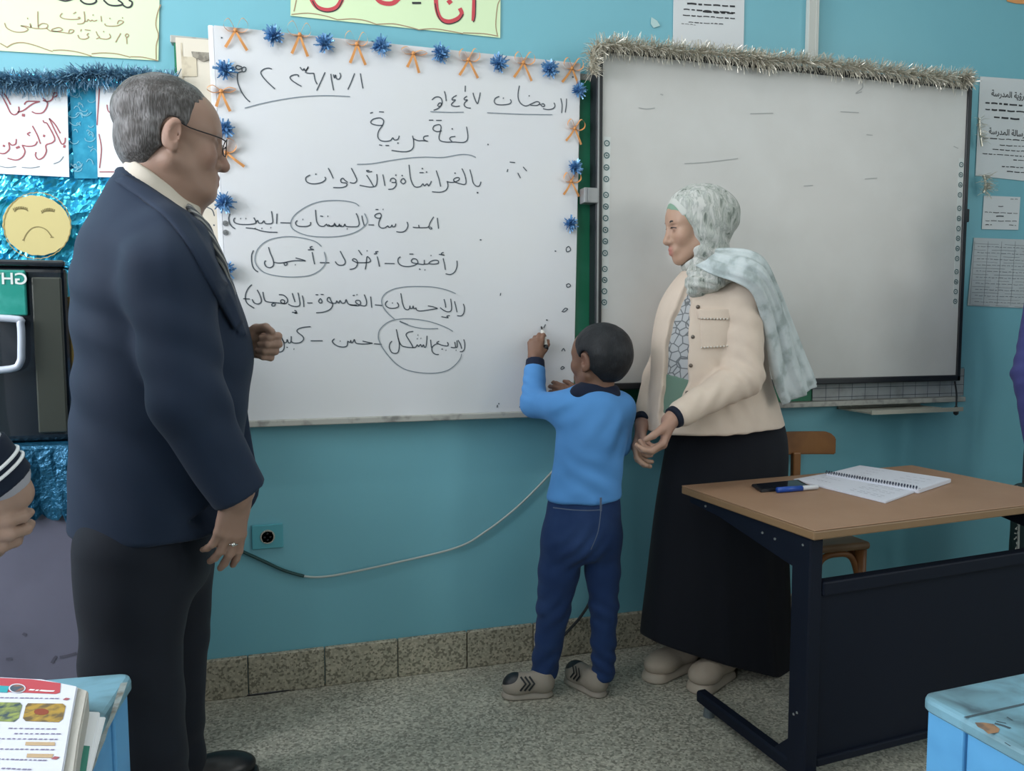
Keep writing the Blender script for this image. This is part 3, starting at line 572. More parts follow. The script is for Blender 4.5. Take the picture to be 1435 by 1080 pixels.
t, y = paper('orange_cutout', [(1408, -6), (1450, -6), (1450, 6), (1425, 5), (1412, 2)], 'orange paper cut-out at the top right corner of the wall', 'paper cut-out', mat('orange_card', (.75, .33, .12), .7))

# ---------------------------------------------------------------- blue foil display at left
FOILM, nt, b = newmat('crinkled_cyan_foil')
b.inputs['Base Color'].default_value = (.06, .55, .86, 1); b.inputs['Metallic'].default_value = .6; b.inputs['Roughness'].default_value = .14
tc = nt.nodes.new('ShaderNodeTexCoord'); v = nt.nodes.new('ShaderNodeTexVoronoi'); v.inputs['Scale'].default_value = 6; v.feature = 'F1'
n = nt.nodes.new('ShaderNodeTexNoise'); n.inputs['Scale'].default_value = 5; n.inputs['Detail'].default_value = 2
nt.links.new(tc.outputs['Object'], n.inputs['Vector']); nt.links.new(n.outputs['Color'], v.inputs['Vector'])
bp = nt.nodes.new('ShaderNodeBump'); bp.inputs['Strength'].default_value = .7; bp.inputs['Distance'].default_value = .04
nt.links.new(v.outputs['Distance'], bp.inputs['Height']); nt.links.new(bp.outputs[0], b.inputs['Normal'])
Yf = WALL-.012
fd = thing('foil_backdrop', 'crinkled shiny blue foil sheet covering the wall behind the man', 'foil sheet', (-.6, WALL, .9))
c0, c1 = lay(-70, 100, Yf), lay(243, 113, Yf); nx, nz = 60, 90
rr = random.Random(5); V = []; F = []
ph = [(rr.uniform(8, 40), rr.uniform(5, 30), rr.uniform(0, 6)) for _ in range(9)]
for j in range(nz+1):
    for i in range(nx+1):
        X = c0.x+(c1.x-c0.x)*i/nx; Z = .86+(c0.z+(c1.z-c0.z)*i/nx-.86)*j/nz
        d = sum(math.sin(a*X*1.7+b_*Z*.6+p+2*math.sin(b_*Z*.35)) for a, b_, p in ph)/9
        V.append((X+rr.uniform(-.003, .003), Yf-.002+.006*d+rr.uniform(-.0045, .0035), Z+rr.uniform(-.003, .003)))
for j in range(nz):
    for i in range(nx):
        k = j*(nx+1)+i; F.append((k, k+1, k+nx+2, k+nx+1))
meshd('foil_sheet', V, F, FOILM, fd)
# darker patterned strip with curling lines
BAND = mat('blue_gift_wrap', (.02, .28, .46), .3, .35, var=(30, (.05, .40, .60), .4, .7))
slab('gift_wrap_strip', [lay(97, 112, Yf-.012), lay(134, 115, Yf-.012), lay(137, 250, Yf-.012), lay(104, 250, Yf-.012)], .002, BAND, fd)
st = []
r9 = random.Random(4)
for k in range(34):
    x, y_ = r9.uniform(102, 128), r9.uniform(125, 244); a = r9.uniform(3, 8)
    st.append([(x+a*math.cos(q)*r9.uniform(.8, 1.1), y_+a*.7*math.sin(q)) for q in (0, .8, 1.6, 2.4, 3.1)] if k % 2 else [(x, y_), (x+a*.4, y_-a*.5), (x+a, y_-a*.3), (x+a*1.3, y_+a*.5)])
ink('curling_lines', [(0, 0, 1, st)], Yf-.0135, mat('pale_curl_print', (.22, .50, .62), .4, .3), fd, .002)
t, y = paper('welcome_paper', [(0, 120), (94, 121), (97, 248), (0, 243)], 'white paper with large red Arabic handwriting, pinned on the blue foil at left', 'paper sign', WHITEPAPER, Yf-.020, ext=lambda C: [C[0]+Vector((-.2, 0, .01)), C[1], C[2], C[3]+Vector((-.2, 0, .0))])
ink('red_handwriting', [(0, 90, 5.74, [[(430, 265), (455, 255), (462, 235), (435, 232), (420, 280), (385, 300), (345, 290)], [(345, 270), (380, 310), (370, 355), (340, 390), (290, 395), (255, 380)], [(320, 300), (260, 320), (190, 370), (140, 385)], [(195, 325), (215, 300), (265, 298), (320, 300)], [(150, 340), (150, 380), (120, 405), (85, 390), (50, 320), (0, 225)], [(0, 225), (40, 245), (85, 325)], ('w', .008, [(175, 408), (200, 411)]),
  [(525, 590), (520, 630), (495, 640), (470, 590), (440, 530), (395, 435)], [(395, 435), (440, 480), (485, 555)], ('w', .008, [(508, 658), (527, 662)]), [(345, 450), (355, 468), (375, 470)], [(375, 470), (415, 540), (440, 600), (420, 630), (370, 650), (372, 700), (350, 745), (310, 765), (285, 735), (290, 705)], ('w', .007, [(345, 573), (362, 578)]), [(260, 495), (300, 570), (325, 640)], [(300, 620), (280, 650), (230, 660), (175, 650)], [(180, 655), (200, 700), (180, 745), (130, 770), (60, 755)], [(245, 545), (220, 560), (240, 575)],
  [(130, 600), (125, 640), (95, 650), (70, 630), (75, 680), (40, 715), (0, 715), (-40, 690)], ('w', .006, [(22, 652), (40, 660)]), ('w', .006, [(128, 674), (158, 662)])])], y, REDI, t, .0036)
ink('pencil_border', [(0, 90, 5.74, [[(0, 820), (60, 830), (130, 822)], [(175, 828), (250, 833), (320, 822)], [(430, 800), (480, 780), (510, 740)]])], y, INKF, t, .0022)
t, y = paper('welcome_paper', [(134, 120), (190, 122), (200, 248), (137, 248)], 'white paper with a red border line, half hidden behind the man\'s head', 'paper sign', WHITEPAPER, Yf-.020, ext=lambda C: [C[0], C[1]+Vector((.06, 0, 0)), C[2]+Vector((.06, 0, 0)), C[3]])
ink('red_handwriting', [(0, 90, 5.74, [[(800, 190), (790, 330), (780, 490)], [(795, 560), (815, 680), (800, 835)], [(800, 865), (920, 865)], [(860, 325), (870, 375), (910, 400), (960, 390)], [(920, 180), (945, 270), (980, 320)]])], y, REDI, t, .003)
# smiling-sad paper disc
cf = lay(51.5, 315.8, Yf-.030); rad = (lay(99, 316, Yf-.03)-lay(4, 316, Yf-.03)).length/2
fc = thing('round_yellow_card', 'round yellow card with lashes and a downturned mouth drawn on it, on the blue foil', 'card', cf)
bm = bmesh.new(); N = 72; ring = [cf+Vector((rad*(1+.012*math.sin(i*17))*math.cos(i*2*math.pi/N), 0, rad*.985*(1+.012*math.sin(i*11+1))*math.sin(i*2*math.pi/N))) for i in range(N)]
v1 = [bm.verts.new(p) for p in ring]; v2 = [bm.verts.new(p+Vector((0, .003, 0))) for p in ring]
bm.faces.new(v1[::-1]); bm.faces.new(v2)
for i in range(N): bm.faces.new((v1[i], v1[(i+1) % N], v2[(i+1) % N], v2[i]))
bmesh.ops.recalc_face_normals(bm, faces=bm.faces); bmo('card_disc', bm, YELLOWC, fc)
s = 8.306; yy = cf.y-.0008
lash = [[(165, 385), (195, 360), (245, 350), (295, 360), (325, 380)], [(485, 405), (515, 385), (560, 378), (600, 380), (628, 385)]]
lash += [[(160+i*19, 380-22*math.sin(.4+i*.27)), (153+i*20, 352-28*math.sin(.3+i*.3))] for i in range(9)]+[[(490+i*17, 400-20*math.sin(.3+i*.3)), (480+i*19, 378-36*math.sin(.2+i*.3))] for i in range(9)]
ink('eyelashes', [(0, 250, s, lash)], yy, mat('brown_pencil', (.20, .16, .06), .8), fc, .0024)
ink('mouth', [(0, 250, s, [[(270, 720), (310, 640), (370, 580), (440, 562), (510, 580), (560, 620), (605, 685)], [(585, 686), (625, 684)], [(258, 715), (285, 722)]])], yy, mat('thin_brown_pencil', (.25, .20, .08), .8), fc, .0026)
ink('scalloped_edge', [(0, 250, s, [[(433+390*math.cos(a)*(1+.008*math.sin(a*31)), 548+384*math.sin(a)*(1+.008*math.sin(a*31))) for a in [i*math.pi/60 for i in range(121)]]])], yy, mat('ochre_pencil', (.35, .27, .10), .8), fc, .0026)
# blue tinsel along the top of the display
Yg = Yf-.03
garland('tinsel_garland', 'blue-grey tinsel garland along the top of the foil display at left', [lay(x, y_, Yg) for x, y_ in ((-60, 112), (0, 114), (50, 115), (95, 112), (120, 106), (160, 107), (200, 110), (225, 114), (245, 114))], .03, 2600, .042, .003, BLUETG, 21)

# ---------------------------------------------------------------- cabinet and black case at left
cabx0, cabx1, cy0, cy1, cz = -1.25, -.36, 2.16, 2.52, .905
LAV = mat('greyish_lavender_panel', (.17, .17, .24), .6, var=(5, (.14, .14, .20), .45, .7))
cbn = thing('low_cabinet', 'greyish lavender cabinet against the wall behind the man, draped with blue foil', 'cabinet', ((cabx0+cabx1)/2, (cy0+cy1)/2, 0))
bm = bmesh.new(); box(bm, (cabx0, cy0, 0), (cabx1, cy1, cz-.004), bev=.004); bmo('body', bm, LAV, cbn)
ink('dark_scuffs', [(0, 780, 3.59, [[(260, 535), (275, 510), (285, 500)], [(300, 505), (330, 500), (385, 485)], [(115, 385), (130, 395)], [(30, 515), (60, 512)]])], cy0-.001, mat('scuff', (.10, .10, .14), .8), cbn, .007)
# foil cover with a ragged hanging skirt
V = []; F = []; nx = 70; prof = [(cy1, cz), (cy0-.004, cz+.001), (cy0-.010, cz-.006), (cy0-.013, cz-.05), (cy0-.012, cz-.10), (cy0-.014, cz-.155), (cy0-.013, cz-.185)]
for i in range(nx+1):
    X = cabx0-.01+(cabx1-cabx0+.02)*i/nx
    for j, (Y, Z) in enumerate(prof):
        k = max(0, j-1)
        V.append((X+rr.uniform(-.003, .003), Y-.002*k*math.sin(X*55)-rr.uniform(0, .004)*min(k, 2), Z+(rr.uniform(-.025, .02) if j == len(prof)-1 else 0)))
for i in range(nx):
    for j in range(len(prof)-1):
        a = i*len(prof)+j; F.append((a, a+1, a+len(prof)+1, a+len(prof)))
meshd('foil_cover', V, F, mat('dark_blue_foil_fringe', (.012, .10, .19), .3, .5, bump=(60, .8)), cbn)
# black glossy case
Yc = 2.22
k0, k1, k2 = lay(97, 372, Yc), lay(0, 364, Yc), lay(104, 612, Yc)
bx0, bx1, bz1 = k0.x-.37, k2.x-.003, k0.z
bc = thing('black_case', 'glossy black plastic case with a green sleeve standing on the foil-covered cabinet', 'case', ((bx0+bx1)/2, (Yc+.1), cz))
GLB = mat('glossy_black_plastic', (.012, .016, .022), .18, coat=.6)
GLB2 = mat('dark_olive_side_panel', (.05, .055, .045), .3)
bm = bmesh.new(); box(bm, (bx0, Yc, cz+.002), (bx1, Yc+.26, bz1), bev=.018, seg=4); bmo('shell', bm, GLB, bc)
q0, q1 = lay(44, 388, Yc), lay(100, 605, Yc)
bm = bmesh.new(); box(bm, (q0.x, Yc-.006, q1.z), (q1.x-.006, Yc+.002, q0.z), bev=.004); bmo('front_panel', bm, GLB2, bc)
bm = bmesh.new(); box(bm, (bx0-.002, Yc-.012, bz1-.004), (bx1+.002, Yc+.262, bz1+.012), bev=.006, seg=3); bmo('lid', bm, GLB, bc)
g0, g1 = lay(-60, 377, Yc-.01), lay(39, 442, Yc-.01)
GRN = mat('green_plastic_sleeve', (.02, .30, .24), .25, coat=.5, var=(20, (.05, .38, .32), .45, .7))
bm = bmesh.new(); box(bm, (g0.x, Yc-.014, g1.z), (g1.x, Yc-.004, g0.z), bev=.004); gs = bmo('green_sleeve', bm, GRN, bc)
arab('GHT', 12, 391, .040, Yc-.0155, mat('white_print', (.75, .8, .78), .5), gs, 'mirrored_lettering', mirror=True)
bm = bmesh.new(); HP = [lay(-50, 444, Yc-.02), lay(22, 447, Yc-.02), lay(29, 455, Yc-.02), lay(30, 490, Yc-.02), lay(28, 508, Yc-.02), lay(14, 517, Yc-.02), lay(-50, 521, Yc-.02)]
tube(bm, catmull(HP, 6), .009, 10); bmo('white_handle', bm, mat('pale_plastic_handle', (.55, .60, .70), .3), bc, True)
bm = bmesh.new(); box(bm, (bx1-.001, Yc+.02, cz+.06), (bx1+.011, Yc+.05, lay(100, 415, Yc).z), bev=.003); bmo('gold_edge_strip', bm, mat('dull_gold', (.40, .27, .08), .45, .2), bc)

# ---------------------------------------------------------------- wall sockets and cables
def socket(px, py, lab, wpx, hpx):
    Y = WALL; c = lay(px, py, WALL-.01); w, h = .049, .04
    t = thing('wall_socket', lab, 'socket', (c.x, WALL, c.z), 'wall sockets')
    bm = bmesh.new(); box(bm, (c.x-w, WALL-.010, c.z-h), (c.x+w, WALL-.0005, c.z+h), bev=.003); bmo('plate', bm, mat('painted_socket_plate', (.09, .36, .43), .4), t)
    bm = bmesh.new(); tube(bm, [(c.x, WALL-.008, c.z), (c.x, WALL-.013, c.z), (c.x, WALL-.013, c.z), (c.x, WALL-.009, c.z)], [.0235, .0225, .0185, .0175], 24); bmo('ring', bm, mat('ivory_plastic', (.34, .34, .30), .4), t)
    bm = bmesh.new()
    for dx, dz in ((-.009, 0), (.009, 0), (0, -.010), (0, .011)): cyl(bm, (c.x+dx, WALL-.012, c.z+dz), (c.x+dx, WALL-.0142, c.z+dz), .0034, n=10)
    bmo('contact_holes', bm, BLACKP, t)
socket(375, 752, 'wall socket under the whiteboard, second from the left, nothing over it', 0, 0)
socket(320, 748, 'wall socket half covered by the man\'s hanging right hand', 0, 0)
Yw = WALL-.009
bm = bmesh.new(); tube(bm, catmull([lay(x, y_, Yw) for x, y_ in ((425, 807), (445, 808.5), (480, 804), (560, 787), (640, 767), (680, 745), (725, 710), (767, 668), (800, 630), (830, 600), (850, 585))], 6), .0038, 8)
cw = thing('wall_cable', 'white cable drooping along the teal wall from the sockets to behind the boy', 'cable', lay(425, 807, Yw))
bmo('white_cord', bm, mat('grey_white_cable', (.42, .47, .45), .5), cw)
bm = bmesh.new(); tube(bm, catmull([lay(x, y_, Yw) for x, y_ in ((298, 752), (330, 768), (365, 784), (398, 799), (426, 807))], 6), .0055, 8); bmo('dark_green_sleeve', bm, mat('dark_green_sleeve', (.01, .05, .05), .4), cw)
bm = bmesh.new(); tube(bm, catmull([lay(826, 780, Yw), lay(828, 835, Yw), lay(815, 862, Yw-.02), lay(795, 885, Yw-.04), lay(782, 897, Yw-.03), lay(770, 905, Yw-.04)], 6), .0055, 8)
tag(bmo('floor_cable', bm, BLACKP), 'black cable curving down between the boy\'s legs to the skirting', 'cable')
bm = bmesh.new(); tube(bm, catmull([Vector((p.x, p.y, .004)) for p in [atZ(x, y_, .004) for x, y_ in ((284, 958), (300, 962), (325, 972), (352, 973), (420, 964))]], 6), .0035, 6)
tag(bmo('floor_cable', bm, BLACKP), 'thin dark cable lying at the foot of the skirting beside the man', 'cable')
# ================================================================ implicit modelling: smooth unions of tapered limbs, polygonised as one surface
F32 = np.float32
def V3(p): return np.array([p[0], p[1], p[2]], dtype=F32)
class Solid:
    def __init__(s): s.ops = []
    def _add(s, kind, fn, lo, hi, k): s.ops.append((kind, fn, np.asarray(lo, F32), np.asarray(hi, F32), k)); return s
    def cone(s, a, b, ra, rb, k=.02, kind='u', flat=None):
        """round cone a->b; flat=(axis, factor): cross-section scaled by factor along axis"""
        a, b = V3(a), V3(b); n = None; fac = 1
        if flat is not None:
            n = V3(flat[0]); n = n/np.linalg.norm(n); fac = flat[1]
        ab = b-a
        def fn(P):
            Q = P-a; B = ab
            if n is not None:
                Q = Q+((Q@n)*(1/fac-1))[..., None]*n; B = ab+(ab@n)*(1/fac-1)*n
            L2 = max(float(B@B), 1e-12)
            t = np.clip((Q@B)/L2, 0, 1)
            d = np.linalg.norm(Q-t[..., None]*B, axis=-1)-(ra+(rb-ra)*t)
            return d*min(1, fac) if n is not None else d
        R = max(ra, rb)*max(1, fac)
        return s._add(kind, fn, np.minimum(a, b)-R, np.maximum(a, b)+R, k)
    def chain(s, pts, rs, k=.02, kind='u', flat=None):
        for i in range(len(pts)-1): s.cone(pts[i], pts[i+1], rs[i], rs[i+1], k if i == 0 else min(k, .012), kind, flat)
        return s
    def ell(s, c, r, k=.02, kind='u', M=None):
        """ellipsoid; M rows = local axes"""
        c = V3(c); r = np.asarray(r, F32); A = None if M is None else np.array([[*m] for m in M], F32)
        def fn(P):
            Q = P-c
            if A is not None: Q = Q@A.T
            k0 = np.linalg.norm(Q/r, axis=-1); k1 = np.linalg.norm(Q/(r*r), axis=-1)
            return np.where(k1 < 1e-6, -r.min(), k0*(k0-1)/np.maximum(k1, 1e-6))
        R = float(r.max())
        return s._add(kind, fn, c-R, c+R, k)
    def loft(s, secs, yaw=0, k=.02, kind='u', rnd=.02, power=2.0, fold=None):
        """upright loft: secs = (z, cx, cy, r_forward, r_side); yaw = heading of 'forward'"""
        S = np.array(secs, float); S = S[np.argsort(S[:, 0])]
        zs = np.linspace(S[0, 0], S[-1, 0], 120)
        T = np.empty((120, 4))
        for j in range(4):
            # monotone-ish cubic through the sections
            z, v = S[:, 0], S[:, j+1]; m = np.gradient(v, z)
            i = np.clip(np.searchsorted(z, zs)-1, 0, len(z)-2); h = z[i+1]-z[i]; t = (zs-z[i])/h
            T[:, j] = (2*t**3-3*t**2+1)*v[i]+(t**3-2*t**2+t)*h*m[i]+(-2*t**3+3*t**2)*v[i+1]+(t**3-t**2)*h*m[i+1]
        c, sn = math.cos(yaw), math.sin(yaw); z0, z1 = S[0, 0], S[-1, 0]
        def fn(P):
            z = P[..., 2]; zc = np.clip(z, z0, z1)
            cx, cy, rf, rl = (np.interp(zc, zs, T[:, j]) for j in range(4))
            dx, dy = P[..., 0]-cx, P[..., 1]-cy
            f = dx*c+dy*sn; l = -dx*sn+dy*c
            if power == 2:
                k0 = np.sqrt((f/rf)**2+(l/rl)**2)
            else: k0 = ((np.abs(f)/rf)**power+(np.abs(l)/rl)**power)**(1/power)
            k1 = np.sqrt((f/(rf*rf))**2+(l/(rl*rl))**2)
            if fold is not None: k0 = k0-fold(np.arctan2(l, f), zc)
            d = np.where(k1 < 1e-5, -np.minimum(rf, rl), k0*(k0-1)/np.maximum(k1, 1e-5))
            dz = np.abs(z-zc)
            a = d+rnd; b = dz
            b2 = np.maximum(np.abs(z-(z0+z1)/2)-((z1-z0)/2-rnd), -10)
            return np.minimum(np.maximum(a, b2), 0)+np.sqrt(np.maximum(a, 0)**2+np.maximum(b2, 0)**2)-rnd
        R = T[:, 2:].max()*1.1
        return s._add(kind, fn, (T[:, 0].min()-R, T[:, 1].min()-R, z0), (T[:, 0].max()+R, T[:, 1].max()+R, z1), k)
    def bx(s, c, half, rnd, M=None, k=.01, kind='u'):
        c = V3(c); h = np.asarray(half, F32)-rnd; A = None if M is None else np.array([[*m] for m in M], F32)
        def fn(P):
            Q = P-c
            if A is not None: Q = Q@A.T
            q = np.abs(Q)-h
            return np.linalg.norm(np.maximum(q, 0), axis=-1)+np.minimum(q.max(-1), 0)-rnd
        R = float(np.linalg.norm(half))
        return s._add(kind, fn, c-R, c+R, k)
    def cut(s, p, n, k=.004):
        """keep the side the normal points away from"""
        p, n = V3(p), V3(n); n = n/np.linalg.norm(n)
        return s._add('i', lambda P: (P-p)@n, (-9,)*3, (9,)*3, k)
    def warp(s, fn): return s._add('d', fn, (-9,)*3, (9,)*3, 0)
    def field(s, fn, lo, hi, k=.01, kind='u'): return s._add(kind, fn, lo, hi, k)
    def ev(s, P, rel=None, margin=None):
        d = np.full(P.shape[:-1], 1.0, F32); dist = []
        for kind, fn, lo, hi, k in s.ops:
            e = fn(P).astype(F32)
            d = s.comb(kind, d, e, k)
        return d
    @staticmethod
    def comb(kind, d, e, k):
        if kind == 'd': return d+e
        if kind == 'u':
            if k <= 0: return np.minimum(d, e)
            h = np.maximum(k-np.abs(d-e), 0)/k; return np.minimum(d, e)-h*h*k*.25
        if kind == 's': e = -e
        if k <= 0: return np.maximum(d, e)
        h = np.maximum(k-np.abs(d-e), 0)/k; return np.maximum(d, e)+h*h*k*.25
    def mesh(s, name, h, m, parent=None, col=None, pad=.02):
        B = 12
        us = [o for o in s.ops if o[0] == 'u']
        lo = np.min([o[2] for o in us], 0)-pad; hi = np.max([o[3] for o in us], 0)+pad
        nb = np.ceil((hi-lo)/(h*B)).astype(int)
        g = np.stack(np.meshgrid(*[np.arange(n) for n in nb], indexing='ij'), -1).reshape(-1, 3)
        ctr = (lo+(g*B+(B-1)/2)*h).astype(F32); R = h*B*.5*1.7321
        dc = np.full(len(ctr), 1.0, F32); each = []
        for kind, fn, l, u, k in s.ops:
            e = fn(ctr).astype(F32); each.append(e); dc = s.comb(kind, dc, e, k)
        act = np.abs(dc) < R*1.5+.012
        D = np.empty((len(g), B, B, B), F32); D[:] = np.where(dc < 0, -1, 1)[:, None, None, None]
        off = (np.stack(np.meshgrid(*[np.arange(B)]*3, indexing='ij'), -1).reshape(-1, 3)-(B-1)/2)*h
        ia = np.nonzero(act)[0]
        for c0 in range(0, len(ia), 400):
            ib_ = ia[c0:c0+400]; P = (ctr[ib_][:, None, :]+off[None]).astype(F32)
            d = np.full(P.shape[:2], 1.0, F32)
            for (kind, fn, l, u, k), e in zip(s.ops, each):
                if kind in 'us':
                    r = np.nonzero(e[ib_] < R*1.6+k+.01)[0]
                    if len(r) == 0: continue
                    d[r] = s.comb(kind, d[r], fn(P[r]).astype(F32), k)
                else: d = s.comb(kind, d, fn(P).astype(F32), k)
            D[ib_] = d.reshape(-1, B, B, B)
        A = D.reshape(*nb, B, B, B).transpose(0, 3, 1, 4, 2, 5).reshape(*(nb*B))
        V, Q = surface_nets(A, lo, h)
        me = bpy.data.meshes.new(name)
        me.vertices.add(len(V)); me.vertices.foreach_set('co', V.astype(F32).ravel())
        me.loops.add(len(Q)*4); me.loops.foreach_set('vertex_index', Q.astype(np.int32).ravel())
        me.polygons.add(len(Q)); me.polygons.foreach_set('loop_start', np.arange(0, len(Q)*4, 4, dtype=np.int32)); me.polygons.foreach_set('loop_total', np.full(len(Q), 4, np.int32))
        me.update(calc_edges=True); me.validate()
        if col is not None:
            a = me.color_attributes.new('Col', 'FLOAT_COLOR', 'POINT'); c = np.ones((len(V), 4), F32); c[:, :3] = col(V); a.data.foreach_set('color', c.ravel())
        return link(name, me, m, parent, True)
def surface_nets(A, lo, h):
    S = A < 0
    c = [S[i:S.shape[0]-1+i, j:S.shape[1]-1+j, k:S.shape[2]-1+k] for i in (0, 1) for j in (0, 1) for k in (0, 1)]
    an = c[0].copy(); al = c[0].copy()
    for x in c[1:]: an |= x; al &= x
    cells = np.argwhere(an & ~al)
    vals = [A[cells[:, 0]+i, cells[:, 1]+j, cells[:, 2]+k] for i in (0, 1) for j in (0, 1) for k in (0, 1)]
    co = [(i, j, k) for i in (0, 1) for j in (0, 1) for k in (0, 1)]
    acc = np.zeros((len(cells), 3)); cnt = np.zeros(len(cells))
    for a in range(8):
        for b in range(a+1, 8):
            df = [abs(co[a][q]-co[b][q]) for q in range(3)]
            if sum(df) != 1: continue
            x, y = vals[a], vals[b]; m = (x < 0) != (y < 0)
            t = np.where(m, x/np.where(m, x-y, 1), 0)
            p = np.array(co[a])[None]+t[:, None]*(np.array(co[b])-np.array(co[a]))[None]
            acc += np.where(m[:, None], p, 0); cnt += m
    V = lo+(cells+acc/cnt[:, None])*h
    idx = np.full(tuple(np.array(A.shape)-1), -1, np.int32); idx[cells[:, 0], cells[:, 1], cells[:, 2]] = np.arange(len(cells))
    Q = []
    for ax in range(3):
        u, v = (ax+1) % 3, (ax+2) % 3
        sl0 = [slice(1, -1)]*3; sl1 = [slice(1, -1)]*3
        sl0[ax] = slice(0, A.shape[ax]-1); sl1[ax] = slice(1, A.shape[ax])
        d = S[tuple(sl0)] != S[tuple(sl1)]; e = np.argwhere(d)
        if not len(e): continue
        e[:, u] += 1; e[:, v] += 1
        ins = S[e[:, 0], e[:, 1], e[:, 2]]
        def cell(du, dv):
            q = e.copy(); q[:, u] += du; q[:, v] += dv; return idx[q[:, 0], q[:, 1], q[:, 2]]
        q = np.stack([cell(-1, -1), cell(0, -1), cell(0, 0), cell(-1, 0)], 1)
        q[~ins] = q[~ins][:, ::-1]
        Q.append(q)
    Q = np.concatenate(Q); Q = Q[(Q >= 0).all(1)]
    return V, Q

def surf(fn, px, py, off=0.0, y0=1.5, y1=2.9):
    """first point of the solid fn met on the way into the room through image point (px, py)"""
    ys = np.linspace(y0, y1, 700); d = ray(px, py); P = np.array([[d.x/d.y*y, y, CAMH+d.z/d.y*y] for y in ys], F32)
    v = fn(P)-off; i = int(np.argmax(v < 0)) if (v < 0).any() else int(np.argmin(v))
    return Vector([float(q) for q in P[i]])
def vnoise(P, f, seed=0):
    """cheap smooth pseudo-noise, about -1..1"""
    r = random.Random(seed); o = 0
    for i in range(4):
        w = [r.uniform(-1, 1) for _ in range(3)]; n = math.sqrt(sum(x*x for x in w)); w = [x/n*f*(1+.35*i) for x in w]; p = r.uniform(0, 6.28)
        o = o+np.sin(P[..., 0]*w[0]+P[..., 1]*w[1]+P[..., 2]*w[2]+p+1.3*np.sin(P[..., 1]*w[2]-P[..., 0]*w[1]+P[..., 2]*w[0]*.5))
    return o/4
def folds(center, axis, period, amp, reach, seed=0, twist=0.0):
    """wrinkles running across a limb near a point (elbow, cuff, waist)"""
    c = V3(center); a = V3(axis); a = a/np.linalg.norm(a)
    def fn(P):
        Q = P-c; t = Q@a; w = np.exp(-(np.sum(Q*Q, -1))/(reach*reach))
        return amp*w*np.sin(t/period*6.283+1.6*vnoise(P, 14, seed)+twist*vnoise(P, 7, seed+3)*3)
    return fn

def frame(fwd, up=(0, 0, 1)):
    f = Vector(fwd).normalized(); u = Vector(up); l = u.cross(f).normalized(); u = f.cross(l).normalized(); return f, l, u
def hand(S, wrist, d, palm, thumbside, s=1.0, curl=(40, 45, 50, 55), spread=6, thumb=(25, 30), base=.0, k=.004, bend2=1.0, rad=1.0, thumb_out=.6):
    """five-fingered hand. d: wrist->knuckles, palm: direction the palm faces, thumbside: towards the thumb. curl in degrees per joint"""
    d = Vector(d).normalized(); palm = Vector(palm); palm = (palm-d*palm.dot(d)).normalized(); ts = d.cross(palm)
    if ts.dot(Vector(thumbside)) < 0: ts = -ts
    w = Vector(wrist); L = .088*s
    # palm: metacarpal rays fanned out, plus the heel and the thumb mound
    kn = []
    offs = (.028, .0095, -.009, -.0265); lens = (.97, 1.0, .95, .87)
    for o, l in zip(offs, lens):
        k_ = w+d*L*l+ts*o*s-palm*(.003 if abs(o) < .02 else 0)*s; kn.append(k_)
        S.cone(w+ts*o*.55*s+d*.010*s, k_, .0135*s*rad, .0100*s*rad, .012*s)
    S.cone(w+ts*.016*s+d*.012*s+palm*.006*s, w+ts*.022*s+d*.045*s+palm*.006*s, .014*s, .012*s, .012*s)
    S.cone(w-ts*.016*s+d*.014*s+palm*.005*s, w-ts*.020*s+d*.055*s+palm*.004*s, .013*s, .010*s, .012*s)
    fl = ((.042, .025, .021), (.046, .029, .022), (.042, .027, .021), (.034, .020, .019))
    tips = []
    for i in range(4):
        a = math.radians(spread*(1.5-i)); dirv = (d*math.cos(a)+ts*math.sin(a)).normalized()
        p = kn[i]; ang = 0; r = (.0092, .0095, .0091, .0079)[i]*s*rad
        cs = curl[i] if isinstance(curl[i], (tuple, list)) else (curl[i], curl[i]*bend2, curl[i]*.6*bend2)
        for j in range(3):
            ang += math.radians(cs[j]); v = dirv*math.cos(ang)+palm*math.sin(ang); q = p+v*fl[i][j]*s
            S.cone(p, q, r*(1, .93, .86)[j]*1.02, r*(.93, .86, .74)[j], k if j else .007*s); p = q
        tips.append(p)
    b = w+ts*.020*s+d*.018*s+palm*.004*s
    t1 = (ts*thumb_out+d*.75+palm*.35).normalized(); p1 = b+t1*.040*s
    a1 = math.radians(thumb[0]); t2 = (t1*math.cos(a1)+(-ts*.4+palm*.5+d*.5).normalized()*math.sin(a1)).normalized(); p2 = p1+t2*.032*s
    a2 = math.radians(thumb[1]); t3 = (t2*math.cos(a2)+(-ts*.7+palm*.4).normalized()*math.sin(a2)).normalized(); p3 = p2+t3*.026*s
    S.cone(b, p1, .0145*s*rad, .0115*s*rad, .012*s); S.cone(p1, p2, .0112*s*rad, .0102*s*rad, k); S.cone(p2, p3, .0102*s*rad, .0080*s*rad, k)
    return kn, tips, p3
